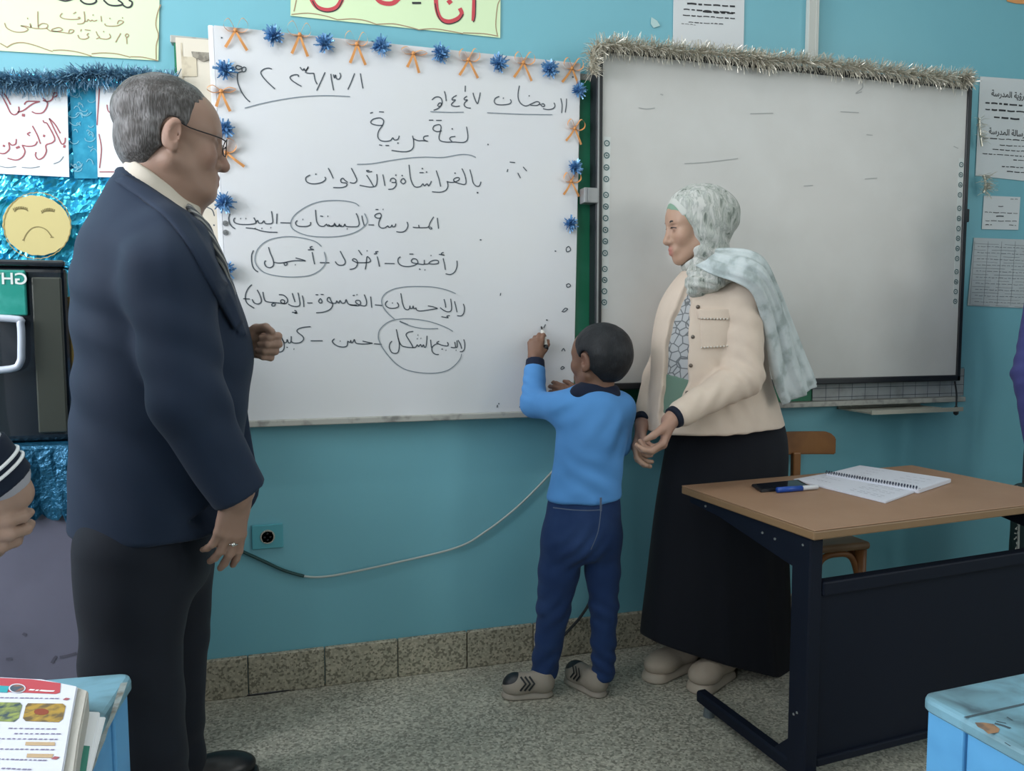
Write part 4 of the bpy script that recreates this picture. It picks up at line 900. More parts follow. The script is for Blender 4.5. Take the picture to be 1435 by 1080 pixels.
def head(S, c, f, u, s=1.0, nose=1.0, jaw=1.0, lips=True, fat=1.0, ears=True, brow=1.0):
    """head about .235*s tall; c between the ears, f the way the face looks"""
    f = Vector(f).normalized(); u = Vector(u); l = u.cross(f).normalized(); u = f.cross(l).normalized(); c = Vector(c)
    A = (f, l, u)
    P = lambda a, b, z: c+f*a*s+l*b*s+u*z*s
    S.ell(P(-.012, 0, .042), (.098*s, .077*s, .083*s), .02, M=A)
    S.ell(P(.030, 0, -.030), (.062*s, .060*s*fat, .082*s), .03*s, M=A)
    S.ell(P(.045, 0, .030), (.050*s, .062*s, .055*s), .03*s, M=A)
    for q in (-1, 1):
        S.cone(P(.000, .056*q*fat, -.055), P(.060, .018*q, -.098), .020*s*jaw, .017*s*jaw, .03*s)
        S.ell(P(.066, .038*q, -.028), (.020*s, .022*s, .022*s), .025*s, M=A)                    # cheek
        S.cone(P(.083, .012*q, .018), P(.071, .046*q, .020), .0095*s*brow, .0085*s*brow, .018*s)   # brow ridge
    S.ell(P(.072, 0, -.102), (.022*s*jaw, .024*s*jaw, .018*s), .02*s, M=A)
    for q in (-1, 1): S.ell(P(.098, .031*q, .000), (.017*s, .020*s, .014*s), .014*s, 's', M=A)
    for q in (-1, 1):
        S.ell(P(.078, .031*q, -.001), (.0135*s, .0150*s, .0125*s), .004*s, M=A)
        S.cone(P(.087, .017*q, .006), P(.079, .046*q, .004), .0036*s, .0034*s, .004*s)           # upper lid
        S.cone(P(.085, .018*q, -.010), P(.078, .044*q, -.009), .0032*s, .003*s, .005*s)
    S.cone(P(.086, 0, .012), P(.108*nose, 0, -.036), .0085*s, .0120*s, .014*s)
    S.ell(P(.106*nose, 0, -.040), (.0135*s, .0125*s, .0115*s), .006*s, M=A)
    for q in (-1, 1): S.ell(P(.093, .0135*q, -.042), (.012*s, .0085*s, .0085*s), .006*s, M=A)
    if lips:
        S.ell(P(.082, 0, -.070), (.017*s, .028*s, .020*s), .016*s, M=A)
        S.cone(P(.0965, 0, -.0665), P(.086, .021, -.0715) if False else P(.085, .022, -.0715), .0062*s, .004*s, .005*s)
        S.cone(P(.0965, 0, -.0665), P(.085, -.022, -.0715), .0062*s, .004*s, .005*s)
        S.cone(P(.0945, 0, -.0795), P(.084, .019, -.0745), .0072*s, .004*s, .005*s)
        S.cone(P(.0945, 0, -.0795), P(.084, -.019, -.0745), .0072*s, .004*s, .005*s)
    if ears:
        for q in (-1, 1):
            M_ = ((f*.95-u*.25).normalized(), (l*q*.9-f*.35).normalized(), None)
            e1 = (f*.97-u*.22).normalized(); e3 = e1.cross(l).normalized(); e2 = e3.cross(e1).normalized()
            e2 = (l*q-f*.35).normalized(); e1 = (e1-e2*e1.dot(e2)).normalized(); e3 = e1.cross(e2)
            S.ell(P(-.006, .083*q, -.006), (.0195*s, .0070*s, .0335*s), .006*s, M=(e1, e2, e3))
            S.ell(P(.002, .090*q, -.004), (.0105*s, .0060*s, .020*s), .004*s, 's', M=(e1, e2, e3))
            S.ell(P(.000, .082*q, -.034), (.0090*s, .0065*s, .0100*s), .006*s, M=(e1, e2, e3))
    return P, A
def skin_mat(name, base, rough=.5):
    m, nt, b = newmat(name)
    a = nt.nodes.new('ShaderNodeAttribute'); a.attribute_name = 'Col'; nt.links.new(a.outputs['Color'], b.inputs['Base Color'])
    b.inputs['Roughness'].default_value = rough; b.inputs['Subsurface Weight'].default_value = .08; b.inputs['Subsurface Radius'].default_value = (.01, .004, .002)
    b.inputs['Specular IOR Level'].default_value = .4
    return m
def skin_col(base, spots):
    """spots: (centre, radius, colour, strength)"""
    base = np.array(base, F32)
    def fn(V):
        c = np.tile(base, (len(V), 1))*(1+.07*vnoise(V.astype(F32), 60, 3)[:, None])
        for p, r, cc, st in spots:
            d = np.linalg.norm(V-np.array(p), axis=1)/r; w = st*np.clip(1.6-1.6*d, 0, 1)**1.0
            w = np.clip(w, 0, st)[:, None]; c = c*(1-w)+np.array(cc)*w
        return c
    return fn
def cloth(name, col, rough=.85, weave=900, var=None, b=.08, sheen=.05): return mat(name, col, rough, spec=.2, sheen=sheen, var=var, bump=(weave, b))
# ================================================================ people
def row(py, xl, xr, rl, Y, psi=.3):
    """one torso section from its outline: z, centre, forward and side radii"""
    a, b = atY(xl, py, Y), atY(xr, py, Y); w = (b.x-a.x)/2*1.03
    rf = math.sqrt(max(w*w-(rl*math.sin(psi))**2, (.55*w)**2))/math.cos(psi)
    return ((a.z+b.z)/2, (a.x+b.x)/2, Y, rf, rl)
def shoe(name, heel, toe, m_up, m_sole, parent, w=.045, hgt=.085, sole=.022, h=.004, extra=None):
    heel, toe = Vector(heel), Vector(toe); d = (toe-heel).normalized(); L = (toe-heel).length; sd = Vector((0, 0, 1)).cross(d)
    S = Solid(); z = Vector((0, 0, 1))
    S.ell(heel+d*L*.20+z*(sole+hgt*.30), (L*.20, w*.80, hgt*.55), .03, M=(d, sd, z))
    S.cone(heel+d*L*.22+z*(sole+.018), heel+d*L*.70+z*(sole+.012), w*.80, w*.92, .03, flat=((0, 0, 1), .75))
    S.ell(heel+d*L*.74+z*(sole+.014), (L*.255, w*.96, .034), .03, M=(d, sd, z))
    S.cone(heel+d*L*.18+z*(sole+hgt*.5), heel+d*L*.16+z*(sole+hgt), w*.78, w*.74, .02)
    S.cone(heel+d*L*.30+z*(sole+hgt*.55), heel+d*L*.62+z*(sole+.025), w*.55, w*.55, .03)
    S.cut(z*(sole-.003)+heel*1, (0, 0, -1), .003)
    S.cut(heel+z*(sole+hgt*1.02), (0, 0, 1), .008)
    up = S.mesh(name, h, m_up, parent)
    T = Solid()
    T.cone(heel+d*w*.85, heel+d*(L-w*.95), w*.90, w*1.02, .01)
    T.cone(heel+d*(L*.5), heel+d*(L-w*.95), w*.86, w*1.02, .01)
    T.cut(heel+z*sole, (0, 0, 1), .006); T.cut(heel+z*.0012, (0, 0, -1), .004)
    T.mesh('sole', h, m_sole, up)
    return up

def hairmat(name, c1, c2, st):
    m, nt, b = newmat(name); tc = nt.nodes.new('ShaderNodeTexCoord'); mp = nt.nodes.new('ShaderNodeMapping'); mp.inputs['Scale'].default_value = (1, 1, .16)
    nt.links.new(tc.outputs['Object'], mp.inputs[0]); n = nt.nodes.new('ShaderNodeTexNoise'); n.inputs['Scale'].default_value = 330; n.inputs['Detail'].default_value = 4; nt.links.new(mp.outputs[0], n.inputs['Vector'])
    n2 = nt.nodes.new('ShaderNodeTexNoise'); n2.inputs['Scale'].default_value = 26; nt.links.new(tc.outputs['Object'], n2.inputs['Vector'])
    ad = nt.nodes.new('ShaderNodeMath'); ad.operation = 'MULTIPLY'; nt.links.new(n.outputs['Fac'], ad.inputs[0]); nt.links.new(n2.outputs['Fac'], ad.inputs[1])
    r = nt.nodes.new('ShaderNodeValToRGB'); nt.links.new(ad.outputs[0], r.inputs[0]); e = r.color_ramp.elements; e[0].position = .17; e[0].color = (*c1, 1); e[1].position = .40; e[1].color = (*c2, 1)
    nt.links.new(r.outputs[0], b.inputs['Base Color']); b.inputs['Roughness'].default_value = .55; b.inputs['Specular IOR Level'].default_value = .3
    bp = nt.nodes.new('ShaderNodeBump'); bp.inputs['Strength'].default_value = .55*st; bp.inputs['Distance'].default_value = .004; nt.links.new(n.outputs['Fac'], bp.inputs['Height']); nt.links.new(bp.outputs[0], b.inputs['Normal'])
    return m
SKINM = skin_mat('skin_man', None); SUIT = cloth('charcoal_navy_suit', (.0155, .0265, .053), .75, 1400); TROU = cloth('dark_navy_trousers', (.011, .014, .022), .8, 1400)
SHIRT = cloth('cream_shirt', (.62, .56, .48), .8)
LEATH = mat('black_leather', (.010, .010, .012), .35)
def man():
    t = thing('person', 'grey-haired person in glasses and a dark navy suit watching the board from the left', 'person', (-.27, 1.92, 0))
    YC = 1.90; yaw = math.radians(25); fwd = Vector((math.cos(yaw), math.sin(yaw), 0)); side = Vector((-fwd.y, fwd.x, 0))
    hf = Vector((math.cos(math.radians(13)), math.sin(math.radians(13)), -.10)).normalized(); hu = Vector((.06, 0, 1))
    hc = atY(240, 194, 1.88); s = 1.03
    # ---- continuous body: head, neck, chest, arms, hands
    S = Solid(); P, A = head(S, hc, hf, hu, s, nose=1.02, jaw=1.05, fat=1.06)
    S.ell(P(.045, 0, -.105), (.045, .05, .03), .03, M=A)                                   # soft under the chin
    nb = atY(218, 268, YC); S.cone(P(-.020, 0, -.055), nb, .060, .060, .03)
    S.cone(P(.012, 0, -.10), atY(245, 290, YC), .045, .050, .03)
    sh_r, el_r, wr_r = atY(238, 352, 1.72), atY(262, 560, 1.665), atY(334, 688, 1.70)
    ch = atY(215, 330, YC)
    S.chain([nb, ch, atY(222, 480, YC), atY(215, 700, YC)], [.060, .10, .11, .10], .05)
    S.chain([ch, sh_r, el_r, wr_r], [.06, .050, .040, .029], .04)
    el_l, wr_l = atY(250, 520, 2.02), atY(328, 483, 1.93)
    S.chain([ch, atY(225, 335, 2.05), el_l, wr_l], [.06, .05, .042, .030], .04)
    # right hand hanging, back of the hand towards us
    S.cone(wr_r, wr_r+Vector((-.006, 0, -.02)), .029, .026, .02)
    kn, _t, _p = hand(S, wr_r+Vector((-.004, 0, -.012)), (-.20, .08, -1), (-.55, .85, 0), (.9, .4, 0), .98, curl=((8, 14, 8), (11, 18, 10), (15, 22, 12), (20, 26, 14)), spread=4, thumb=(14, 14), rad=1.08, thumb_out=.35)
    # left hand raised, loosely closed, thumb on top
    S.cone(wr_l, wr_l+Vector((.018, -.004, .0)), .029, .026, .02)
    hand(S, wr_l+Vector((.010, -.004, .002)), (1, -.12, -.06), (-.1, -1, -.1), (0, 0, 1), .90, curl=((62, 85, 50), (66, 88, 50), (70, 88, 50), (72, 88, 50)), spread=5, thumb=(34, 30), rad=1.16, thumb_out=.62)
    base = (.33, .205, .155)
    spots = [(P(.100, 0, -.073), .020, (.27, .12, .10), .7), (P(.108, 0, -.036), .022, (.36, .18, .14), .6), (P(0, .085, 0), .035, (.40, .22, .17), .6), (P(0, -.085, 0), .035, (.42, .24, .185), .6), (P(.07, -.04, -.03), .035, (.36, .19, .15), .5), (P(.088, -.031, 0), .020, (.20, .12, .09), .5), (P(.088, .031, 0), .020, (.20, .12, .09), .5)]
    S.mesh('body', .0034, SKINM, t, skin_col(base, spots))
    a0 = kn[1]; dr = Vector((-.26, .12, -1)).normalized(); a1 = dr.orthogonal().normalized(); a2 = dr.cross(a1); q = a0+dr*.016
    bm = bmesh.new(); tube(bm, [q+a1*.0102*math.cos(i*math.pi/10)+a2*.0102*math.sin(i*math.pi/10) for i in range(20)], .0021, 6, closed=True); bmesh.ops.create_icosphere(bm, subdivisions=2, radius=.0055, matrix=Matrix.Translation(q+Vector((.002, -.0115, 0))))
    bmo('silver_ring', bm, mat('silver_metal', (.75, .74, .70), .2, 1), t, True)
    # ---- hair
    def hair_fn(seed, grow):
        f, l, u = (np.array([*x], F32) for x in A); c0 = V3(hc)
        E_ = Solid().ell(P(-.017, 0, .043), ((.103+grow)*s, (.082+grow)*s, (.086+grow)*s), M=A); ef = E_.ops[0][1]
        E2 = Solid().ell(P(-.040, 0, -.005), (.072*s, .079*s, .085*s), M=A); e2 = E2.ops[0][1]
        zz = np.array([-.12, -.085, -.060, -.030, -.005, .03, .055, .08, .105, .14]); hh = np.array([-.060, -.050, -.040, -.022, .012, .052, .082, .102, .105, .105])
        def fn(Pt):
            Q = (Pt-c0)/s; a, b, z = Q@f, Q@l, Q@u
            d = np.minimum(ef(Pt), e2(Pt)); d = d+.0006*np.sin(b*300+6*vnoise(Pt, 40, seed)+z*60)+.0018*vnoise(Pt, 55, seed+1)
            edge = (a-np.interp(z, zz, hh))*s+.003*vnoise(Pt, 60, seed+4); low = (-.080-z)*s
            ear = np.sqrt(((a+.004)/.023)**2+((z+.006)/.034)**2); ear = np.where(np.abs(b) > .05, (1-ear)*.03, -1)
            k = .006; m = np.maximum(edge, low); m = np.maximum(m, ear)
            h_ = np.maximum(k-np.abs(d-m), 0)/k; return np.maximum(d, m)+h_*h_*k*.25
        return fn
    HS = Solid(); HS.field(hair_fn(3, .0), np.array([*hc])-.16, np.array([*hc])+.16)
    HAIR = hairmat('grey_hair', (.058, .052, .050), (.215, .205, .21), 1)
    HS.mesh('hair', .003, HAIR, t)
    bm = bmesh.new()
    for q in (-1, 1): tube(bm, catmull([P(.0925, .016*q, .024), P(.090, .030*q, .030), P(.074, .050*q, .024)], 5), [.003+.0018*math.sin(i/10*3.14) for i in range(11)], 6)
    bmo('eyebrows', bm, mat('grey_brow', (.12, .10, .09), .8), t, True)
    # glasses: thin wire rims, bridge and temples
    GM = mat('dark_wire_rim', (.03, .03, .035), .3, .6); g = None
    bm = bmesh.new()
    for q in (-1, 1):
        C = P(.108, .033*q, -.004); ring = [C+A[1]*(.024*s*math.cos(a))+A[2]*(.018*s*math.sin(a)) - A[0]*(.004*abs(math.cos(a)))*1.0 for a in [i*math.pi/12 for i in range(24)]]
        tube(bm, ring, .0012, 6, closed=True)
        tube(bm, catmull([P(.103, .056*q, .004), P(.085, .074*q, .006), P(.030, .080*q, .012), P(.006, .0805*q, .020), P(-.010, .079*q, .022)], 5), .0014, 6)
    tube(bm, catmull([P(.108, -.010, .002), P(.112, 0, .004), P(.108, .010, .002)], 4), .0012, 6)
    bmo('glasses_frame', bm, GM, t, True)
    bm = bmesh.new()
    for q in (-1, 1):
        C = P(.107, .033*q, -.004); bm.faces.new([bm.verts.new(C+A[1]*(.0235*s*math.cos(a))+A[2]*(.0175*s*math.sin(a))-A[0]*(.004*abs(math.cos(a)))) for a in [i*math.pi/12 for i in range(24)]])
    LM, nt, b = newmat('lens_glass'); b.inputs['Roughness'].default_value = .05; b.inputs['Alpha'].default_value = .06
    bmo('lenses', bm, LM, t)
    # ---- jacket
    J = Solid(); psi = .30
    secs = [row(236, 170, 236, .060, YC), row(256, 156, 258, .075, YC), row(278, 144, 274, .105, YC), row(306, 127, 288, .150, YC), row(350, 107, 304, .190, YC), row(400, 101, 323, .205, YC), row(450, 105, 343, .20, YC), row(500, 108, 350, .20, YC), row(550, 106, 347, .195, YC), row(600, 102, 341, .195, YC), row(650, 100, 334, .20, YC), row(700, 99, 326, .205, YC), row(737, 98, 318, .205, YC)]
    J.loft(secs, yaw, .02, rnd=.012); torso = J.ops[0][1]
    J.cone(sh_r+Vector((-.01, .05, .01)), sh_r+Vector((.0, .0, -.05)), .084, .090, .035)
    J.cone(sh_r+Vector((0, 0, -.05)), el_r, .088, .074, .025); J.cone(el_r, wr_r+Vector((-.003, 0, .0)), .072, .060, .02)
    J.cut(wr_r+Vector((-.004, 0, -.004)), Vector((.35, .05, -1)), .006) if False else None
    shl = atY(222, 335, 2.06); J.chain([shl, el_l, wr_l-Vector((.03, 0, 0))], [.085, .070, .055], .03)
    # lapel and collar roll standing proud of the front
    r3 = [atY(180, 236, 1.83), atY(262, 300, 1.80), atY(318, 392, 1.80), atY(346, 470, 1.82)]
    zz = [p.z for p in r3][::-1]; xx = [p.x for p in r3][::-1]
    def lapel(Pt):
        z = Pt[..., 2]; xe = np.interp(z, zz, xx); w = np.interp(z, zz, [.012, .050, .055, .030])
        band = np.abs(Pt[..., 0]-(xe-w*.5))-w*.62
        return np.maximum(np.maximum(torso(Pt)-.007, band), np.maximum(zz[0]-z, z-zz[-1]-.01))
    J.field(lapel, (-1, 1.5, zz[0]), (.3, 2.3, zz[-1]), .004)
    J.warp(folds(el_r+Vector((.03, 0, .02)), (.7, .1, 1), .09, .0035, .12, 1, 1.2))
    J.warp(folds(atY(165, 470, 1.80), (.5, 0, 1), .11, .0055, .22, 2, .5))
    J.warp(folds(atY(230, 670, 1.74), (.9, 0, 1), .13, .003, .18, 4, 1))
    J.warp(folds(sh_r+Vector((-.05, 0, -.05)), (1, 0, .3), .09, .003, .14, 6, .3))
    J.warp(lambda Pt: .0022*vnoise(Pt, 16, 9))
    # open cuff plane for the right sleeve, hem for the coat
    n = Vector((.52, .1, -1)).normalized(); q0 = wr_r+Vector((0, 0, -.012))
    def cuff(Pt):
        Q = Pt-V3(q0); pl = Q@V3(n); near = np.linalg.norm(Q, axis=-1)-.12
        return np.maximum(pl*-1, near)
    J.ops.append(('s', cuff, None, None, .006))
    npl = Vector((.56, -.12, .82)).normalized(); J.cut(atY(215, 262, 1.84), npl, .006)
    jk = J.mesh('suit_jacket', .0062, SUIT, t)
    # collar and lapel lying on the coat front
    A_ = [(162, 254), (200, 280), (236, 308), (262, 342), (288, 388), (313, 434), (329, 462)]; B_ = [(171, 243), (214, 266), (254, 294), (281, 330), (306, 374), (328, 420), (339, 452)]
    A_ = catmull([(x, y, 0) for x, y in A_], 4); B_ = catmull([(x, y, 0) for x, y in B_], 4); V = []; F = []; nk = 5
    for a, b in zip(A_, B_):
        for k in range(nk): V.append(surf(J.ev, a.x+(b.x-a.x)*k/(nk-1), a.y+(b.y-a.y)*k/(nk-1), .0035))
    for i in range(len(A_)-1):
        for k in range(nk-1): q = i*nk+k; F.append((q, q+1, q+nk+1, q+nk))
    o = meshd('lapel', V, F, SUIT, jk, True); sm = o.modifiers.new('thick', 'SOLIDIFY'); sm.thickness = .007; sm.offset = 0
    # far front panel of the open jacket
    pl = [(330, 500), (345, 545), (350, 600), (362, 660), (366, 685), (360, 702), (345, 722), (318, 744), (290, 748)]
    out = [atY(x, y, 1.985) for x, y in pl]; inn = [atY(x, y, 1.94) for x, y in [(300, 500), (305, 545), (306, 600), (300, 660), (296, 690), (290, 705), (285, 722), (280, 744), (270, 748)]]
    V = []; F = []
    for o_, i_ in zip(out, inn):
        for k in range(5): V.append(i_.lerp(o_, k/4)+Vector((0, .012*math.sin(k*1.3), 0)))
    for r_ in range(len(out)-1):
        for k in range(4): a = r_*5+k; F.append((a, a+1, a+6, a+5))
    o = meshd('jacket_front_panel', V, F, SUIT, jk, True); sm = o.modifiers.new('thick', 'SOLIDIFY'); sm.thickness = .012; sm.offset = 0; o.modifiers.new('soft', 'SUBSURF').render_levels = 1
    # sleeve buttons and pocket flap read as small parts
    bm = bmesh.new()
    for k in range(3):
        c = wr_r+Vector((-.052+.004*k, -.030, .018+.017*k)); bmesh.ops.create_uvsphere(bm, u_segments=10, v_segments=6, radius=.0055, matrix=Matrix.Translation(c))
    bmo('cuff_buttons', bm, BLACKP, jk, True)
    # ---- shirt collar and tie
    C = Solid(); ax0, ax1 = nb+Vector((.0, 0, -.02)), P(-.020, 0, -.050)
    C.loft([(z, x, y, a_-.012, b_-.012) for z, x, y, a_, b_ in secs[1:6]], yaw, .02, rnd=.01)
    C.cone(ax0+Vector((-.01, 0, -.05)), ax1, .078, .066, .03); C.cone(atY(236, 300, 1.90), atY(268, 284, 1.88), .050, .018, .03)
    C.cut(atY(226, 248, 1.86), npl, .005)
    C.warp(lambda Pt: .0015*vnoise(Pt, 40, 3))
    C.mesh('shirt_collar', .004, SHIRT, t)
    T = Solid(); tp = [atY(268, 298, 1.82), atY(281, 318, 1.81), atY(293, 340, 1.81), atY(304, 366, 1.82), atY(318, 405, 1.84)]
    T.chain(tp, [.020, .024, .027, .030, .031], .02, flat=((1, .4, .4), .45))
    TM, nt, b = newmat('striped_tie'); tc = nt.nodes.new('ShaderNodeTexCoord'); w = nt.nodes.new('ShaderNodeTexWave'); w.inputs['Scale'].default_value = 38; w.bands_direction = 'DIAGONAL'; w.inputs['Distortion'].default_value = .4
    nt.links.new(tc.outputs['Object'], w.inputs['Vector']); rp = nt.nodes.new('ShaderNodeValToRGB'); nt.links.new(w.outputs['Fac'], rp.inputs[0]); e = rp.color_ramp.elements; e[0].color = (.03, .035, .045, 1); e[0].position = .55; e[1].color = (.25, .25, .24, 1); e[1].position = .75
    nt.links.new(rp.outputs[0], b.inputs['Base Color']); b.inputs['Roughness'].default_value = .5
    T.mesh('striped_tie', .004, TM, t)
    # ---- trousers and shoes
    R = Solid(); tz = atY(200, 720, YC).z
    R.loft([row(690, 112, 296, .16, YC), row(740, 112, 297, .165, YC), row(790, 114, 292, .165, YC), row(830, 125, 285, .14, YC)], yaw, .03, rnd=.03)
    hr, kr, ar = atY(188, 770, 1.82), atY(186, 925, 1.81), Vector((-.315, 1.80, .085))
    hl, kl, al = atY(238, 770, 1.99), atY(247, 895, 2.02), Vector((-.305, 2.07, .075))
    R.chain([hr, kr, kr.lerp(ar, .5), ar], [.120, .101, .085, .082], .04); R.chain([hl, kl, kl.lerp(al, .55), al], [.105, .076, .064, .066], .04)
    R.warp(folds(kr, (.8, .1, 1), .12, .004, .2, 3, 1.2)); R.warp(folds(al+Vector((0, 0, .07)), (.5, 0, 1), .07, .006, .09, 5, 1)); R.warp(folds(ar+Vector((0, 0, .07)), (.5, 0, 1), .07, .006, .10, 7, 1))
    R.warp(lambda Pt: .002*vnoise(Pt, 18, 2))
    R.cut((0, 0, .045), (0, 0, -1), .01)
    R.mesh('trousers', .007, TROU, t)
    for a_, hx in ((ar, fwd), (al, Vector((.97, .22, 0)).normalized())):
        b0 = Vector((a_.x, a_.y, 0))-hx*.10; shoe('leather_shoe', b0, b0+hx*.295, LEATH, LEATH, t, .050, .075, .02, .005)
    # ---- ring
    return t, wr_r
M_, _wr = man()
# ---------------------------------------------------------------- the boy at the board
def boy():
    t = thing('person', 'child in a blue jumper and jeans writing on the whiteboard, seen from behind', 'person', (.83, 2.28, 0))
    YC = 2.275
    hf = Vector((-.50, .86, .02)).normalized(); hc = atY(839, 503, 2.27); s = .90
    S = Solid(); P, A = head(S, hc, hf, (0, 0, 1), s, nose=.96, jaw=.9, brow=.85)
    nb = atY(834, 556, YC); S.cone(P(-.016, 0, -.06), nb, .043, .046, .02)
    ch = atY(828, 590, YC)
    sh_l, el_l, wr_l = atY(792, 572, 2.29), atY(748, 566, 2.40), atY(750, 508, 2.462)
    sh_r, el_r, wr_r = atY(868, 572, 2.28), atY(866, 622, 2.34), atY(812, 556, 2.425)
    S.chain([nb, ch, atY(822, 680, YC)], [.046, .075, .075], .04)
    S.chain([ch, sh_l, el_l, wr_l], [.05, .033, .027, .020], .03); S.chain([ch, sh_r, el_r, wr_r], [.05, .033, .027, .021], .03)
    # writing hand: back towards us, pen between thumb and fingers
    S.cone(wr_l, wr_l+Vector((0, .004, .02)), .020, .021, .015)
    hand(S, wr_l+Vector((0, .004, .010)), (.10, .16, 1), (.45, .9, -.1), (1, -.3, .1), .74, curl=((38, 52, 30), (46, 58, 30), (56, 66, 36), (62, 70, 40)), spread=3, thumb=(20, 20), rad=1.12, thumb_out=.5)
    hand(S, wr_r, (-.86, .40, .28), (.30, .8, -.2), (.1, 0, 1), .72, curl=((22, 30, 20),)*4, spread=5, thumb=(20, 15), rad=1.1)
    base = (.20, .105, .070)
    spots = [(P(.100, 0, -.073), .018, (.22, .09, .075), .6), (P(0, .085, 0), .035, (.22, .10, .07), .5)]
    S.mesh('body', .0034, skin_mat('skin_boy', None), t, skin_col(base, spots))
    HS = Solid(); f, l, u = (np.array([*x], F32) for x in A); c0 = V3(hc)
    ev_ = Solid().ell(P(-.014, 0, .040), (.105*s, .083*s, .088*s), M=A).ell(P(-.034, 0, -.006), (.072*s, .072*s, .074*s), .07, M=A); ef = ev_.ev; e2 = ev_.ev
    zz = np.array([-.12, -.06, -.030, -.005, .03, .055, .08, .14]); hh = np.array([-.05, -.045, -.024, .012, .042, .066, .085, .090])
    def fn(Pt):
        Q = (Pt-c0)/s; a, b, z = Q@f, Q@l, Q@u
        d = np.minimum(ef(Pt), e2(Pt))+.0010*vnoise(Pt, 120, 5)
        m = np.maximum((a-np.interp(z, zz, hh))*s, (-.078-z)*s); ear = np.sqrt(((a+.004)/.026)**2+((z+.004)/.036)**2); m = np.maximum(m, np.where(np.abs(b) > .05, (1-ear)*.03, -1))
        k = .005; h_ = np.maximum(k-np.abs(d-m), 0)/k; return np.maximum(d, m)+h_*h_*k*.25
    HS.field(fn, np.array([*hc])-.15, np.array([*hc])+.15)
    HS.mesh('hair', .003, hairmat('black_hair', (.010, .011, .014), (.024, .026, .031), .5), t)
    bm = bmesh.new()
    for q in (-1, 1): tube(bm, catmull([P(.0925, .016*q, .024), P(.090, .030*q, .029), P(.074, .050*q, .024)], 5), [.002+.001*math.sin(i/10*3.14) for i in range(11)], 6)
    bmo('eyebrows', bm, BLACKI, t, True)
    # jumper
    BLUE = cloth('blue_knit_jumper', (.10, .30, .66), .85, 500, var=(6, (.09, .27, .60), .4, .7)); NAV = cloth('navy_rib', (.012, .018, .040), .85, 600)
    J = Solid(); bw = .0
    def brow_(py, xl, xr, rf, Y=YC): a, b = atY(xl, py, Y), atY(xr, py, Y); return ((a.z+b.z)/2, (a.x+b.x)/2, Y, rf, (b.x-a.x)/2)
    secs = [brow_(536, 812, 856, .045), brow_(546, 798, 862, .062), brow_(558, 789, 872, .078), brow_(578, 784, 878, .088), brow_(610, 781, 876, .094), brow_(650, 776, 870, .092), brow_(676, 771, 868, .094), brow_(699, 767, 869, .098)]
    J.loft(secs, H, .02, rnd=.012)
    J.cone(sh_l+Vector((.03, 0, .0)), sh_l+Vector((-.005, .01, 0)), .046, .047, .04); J.chain([sh_l, el_l], [.048, .044], .03)
    J.cone(el_l, wr_l+(el_l-wr_l).normalized()*.032, .043, .036, .018)
    J.cone(sh_r+Vector((-.03, 0, 0)), sh_r, .044, .045, .04); J.chain([sh_r, el_r], [.046, .042], .03); J.cone(el_r, wr_r+(el_r-wr_r)*.1, .041, .032, .02)
    J.cut(atY(822, 702, YC), (0.16, 0, -1), .006)
    J.warp(folds(atY(745, 545, 2.42), (.5, .1, 1), .030, .0030, .05, 1, 1.3)); J.warp(folds(atY(785, 585, 2.2), (.8, 0, -1), .06, .0045, .07, 2, .9))
    J.warp(folds(atY(845, 668, 2.18), (.5, 0, 1), .075, .0042, .09, 3, 1.4)); J.warp(folds(atY(860, 610, 2.18), (-.9, 0, .6), .08, .0032, .08, 4, 1)); J.warp(folds(atY(785, 690, 2.2), (-.6, 0, 1), .07, .003, .07, 6, 1.2))
    J.warp(lambda Pt: .0028*vnoise(Pt, 19, 8))
    jm = J.mesh('jumper', .0042, BLUE, t)
    C = Solid(); C.cone(atY(832, 556, YC), atY(836, 540, YC), .064, .052, 0)
    C.cone(atY(812, 552, 2.25), atY(856, 552, 2.25), .030, .030, .03); C.cut(atY(832, 535, YC), (.1, -.12, 1), .004)
    C.warp(lambda Pt: .0015*vnoise(Pt, 50, 3)); C.mesh('navy_collar', .0035, NAV, jm)
    K = Solid(); d = (wr_l-el_l).normalized(); K.cone(wr_l-d*.034, wr_l+d*.008, .0345, .031, 0); K.cut(wr_l+d*.010, d, .003); K.cut(wr_l-d*.040, -d, .003); K.mesh('navy_cuff', .0035, NAV, jm)
    K = Solid(); d = (wr_r-el_r).normalized(); K.cone(wr_r-d*.024, wr_r+d*.008, .031, .028, 0); K.cut(wr_r+d*.010, d, .003); K.cut(wr_r-d*.034, -d, .003); K.mesh('navy_cuff', .0035, NAV, jm)
    # jeans
    DEN = cloth('dark_blue_denim', (.014, .036, .115), .85, 900, var=(8, (.026, .058, .16), .45, .75), b=.12)
    R = Solid(); R.loft([brow_(680, 776, 862, .075), brow_(700, 770, 866, .085), brow_(735, 765, 868, .092), brow_(765, 764, 867, .09), brow_(782, 775, 862, .07)], H, .02, rnd=.02)
    hl, kl, al = atY(790, 750, 2.28), atY(776, 850, 2.30), atY(763, 942, 2.33)
    hr, kr, ar = atY(843, 750, 2.27), atY(846, 850, 2.26), atY(845, 935, 2.26)
    al = Vector((al.x, 2.33, .07)); ar = Vector((ar.x, 2.26, .07))
    R.chain([hl, hl.lerp(kl, .5), kl, kl.lerp(al, .5), al], [.070, .066, .054, .045, .044], .03); R.chain([hr, hr.lerp(kr, .5), kr, kr.lerp(ar, .5), ar], [.064, .055, .046, .040, .038], .022)
    R.cut((0, 0, .052), (0, 0, -1), .006)
    for c_, sd in ((kl, 3), (kr, 4), (al+Vector((0, 0, .05)), 5), (ar+Vector((0, 0, .05)), 6), (atY(815, 775, 2.2), 7)): R.warp(folds(c_, (.9*(-1)**sd, 0, 1), .045, .0042, .07, sd, 1.5))
    R.warp(lambda Pt: .002*vnoise(Pt, 26, 2))
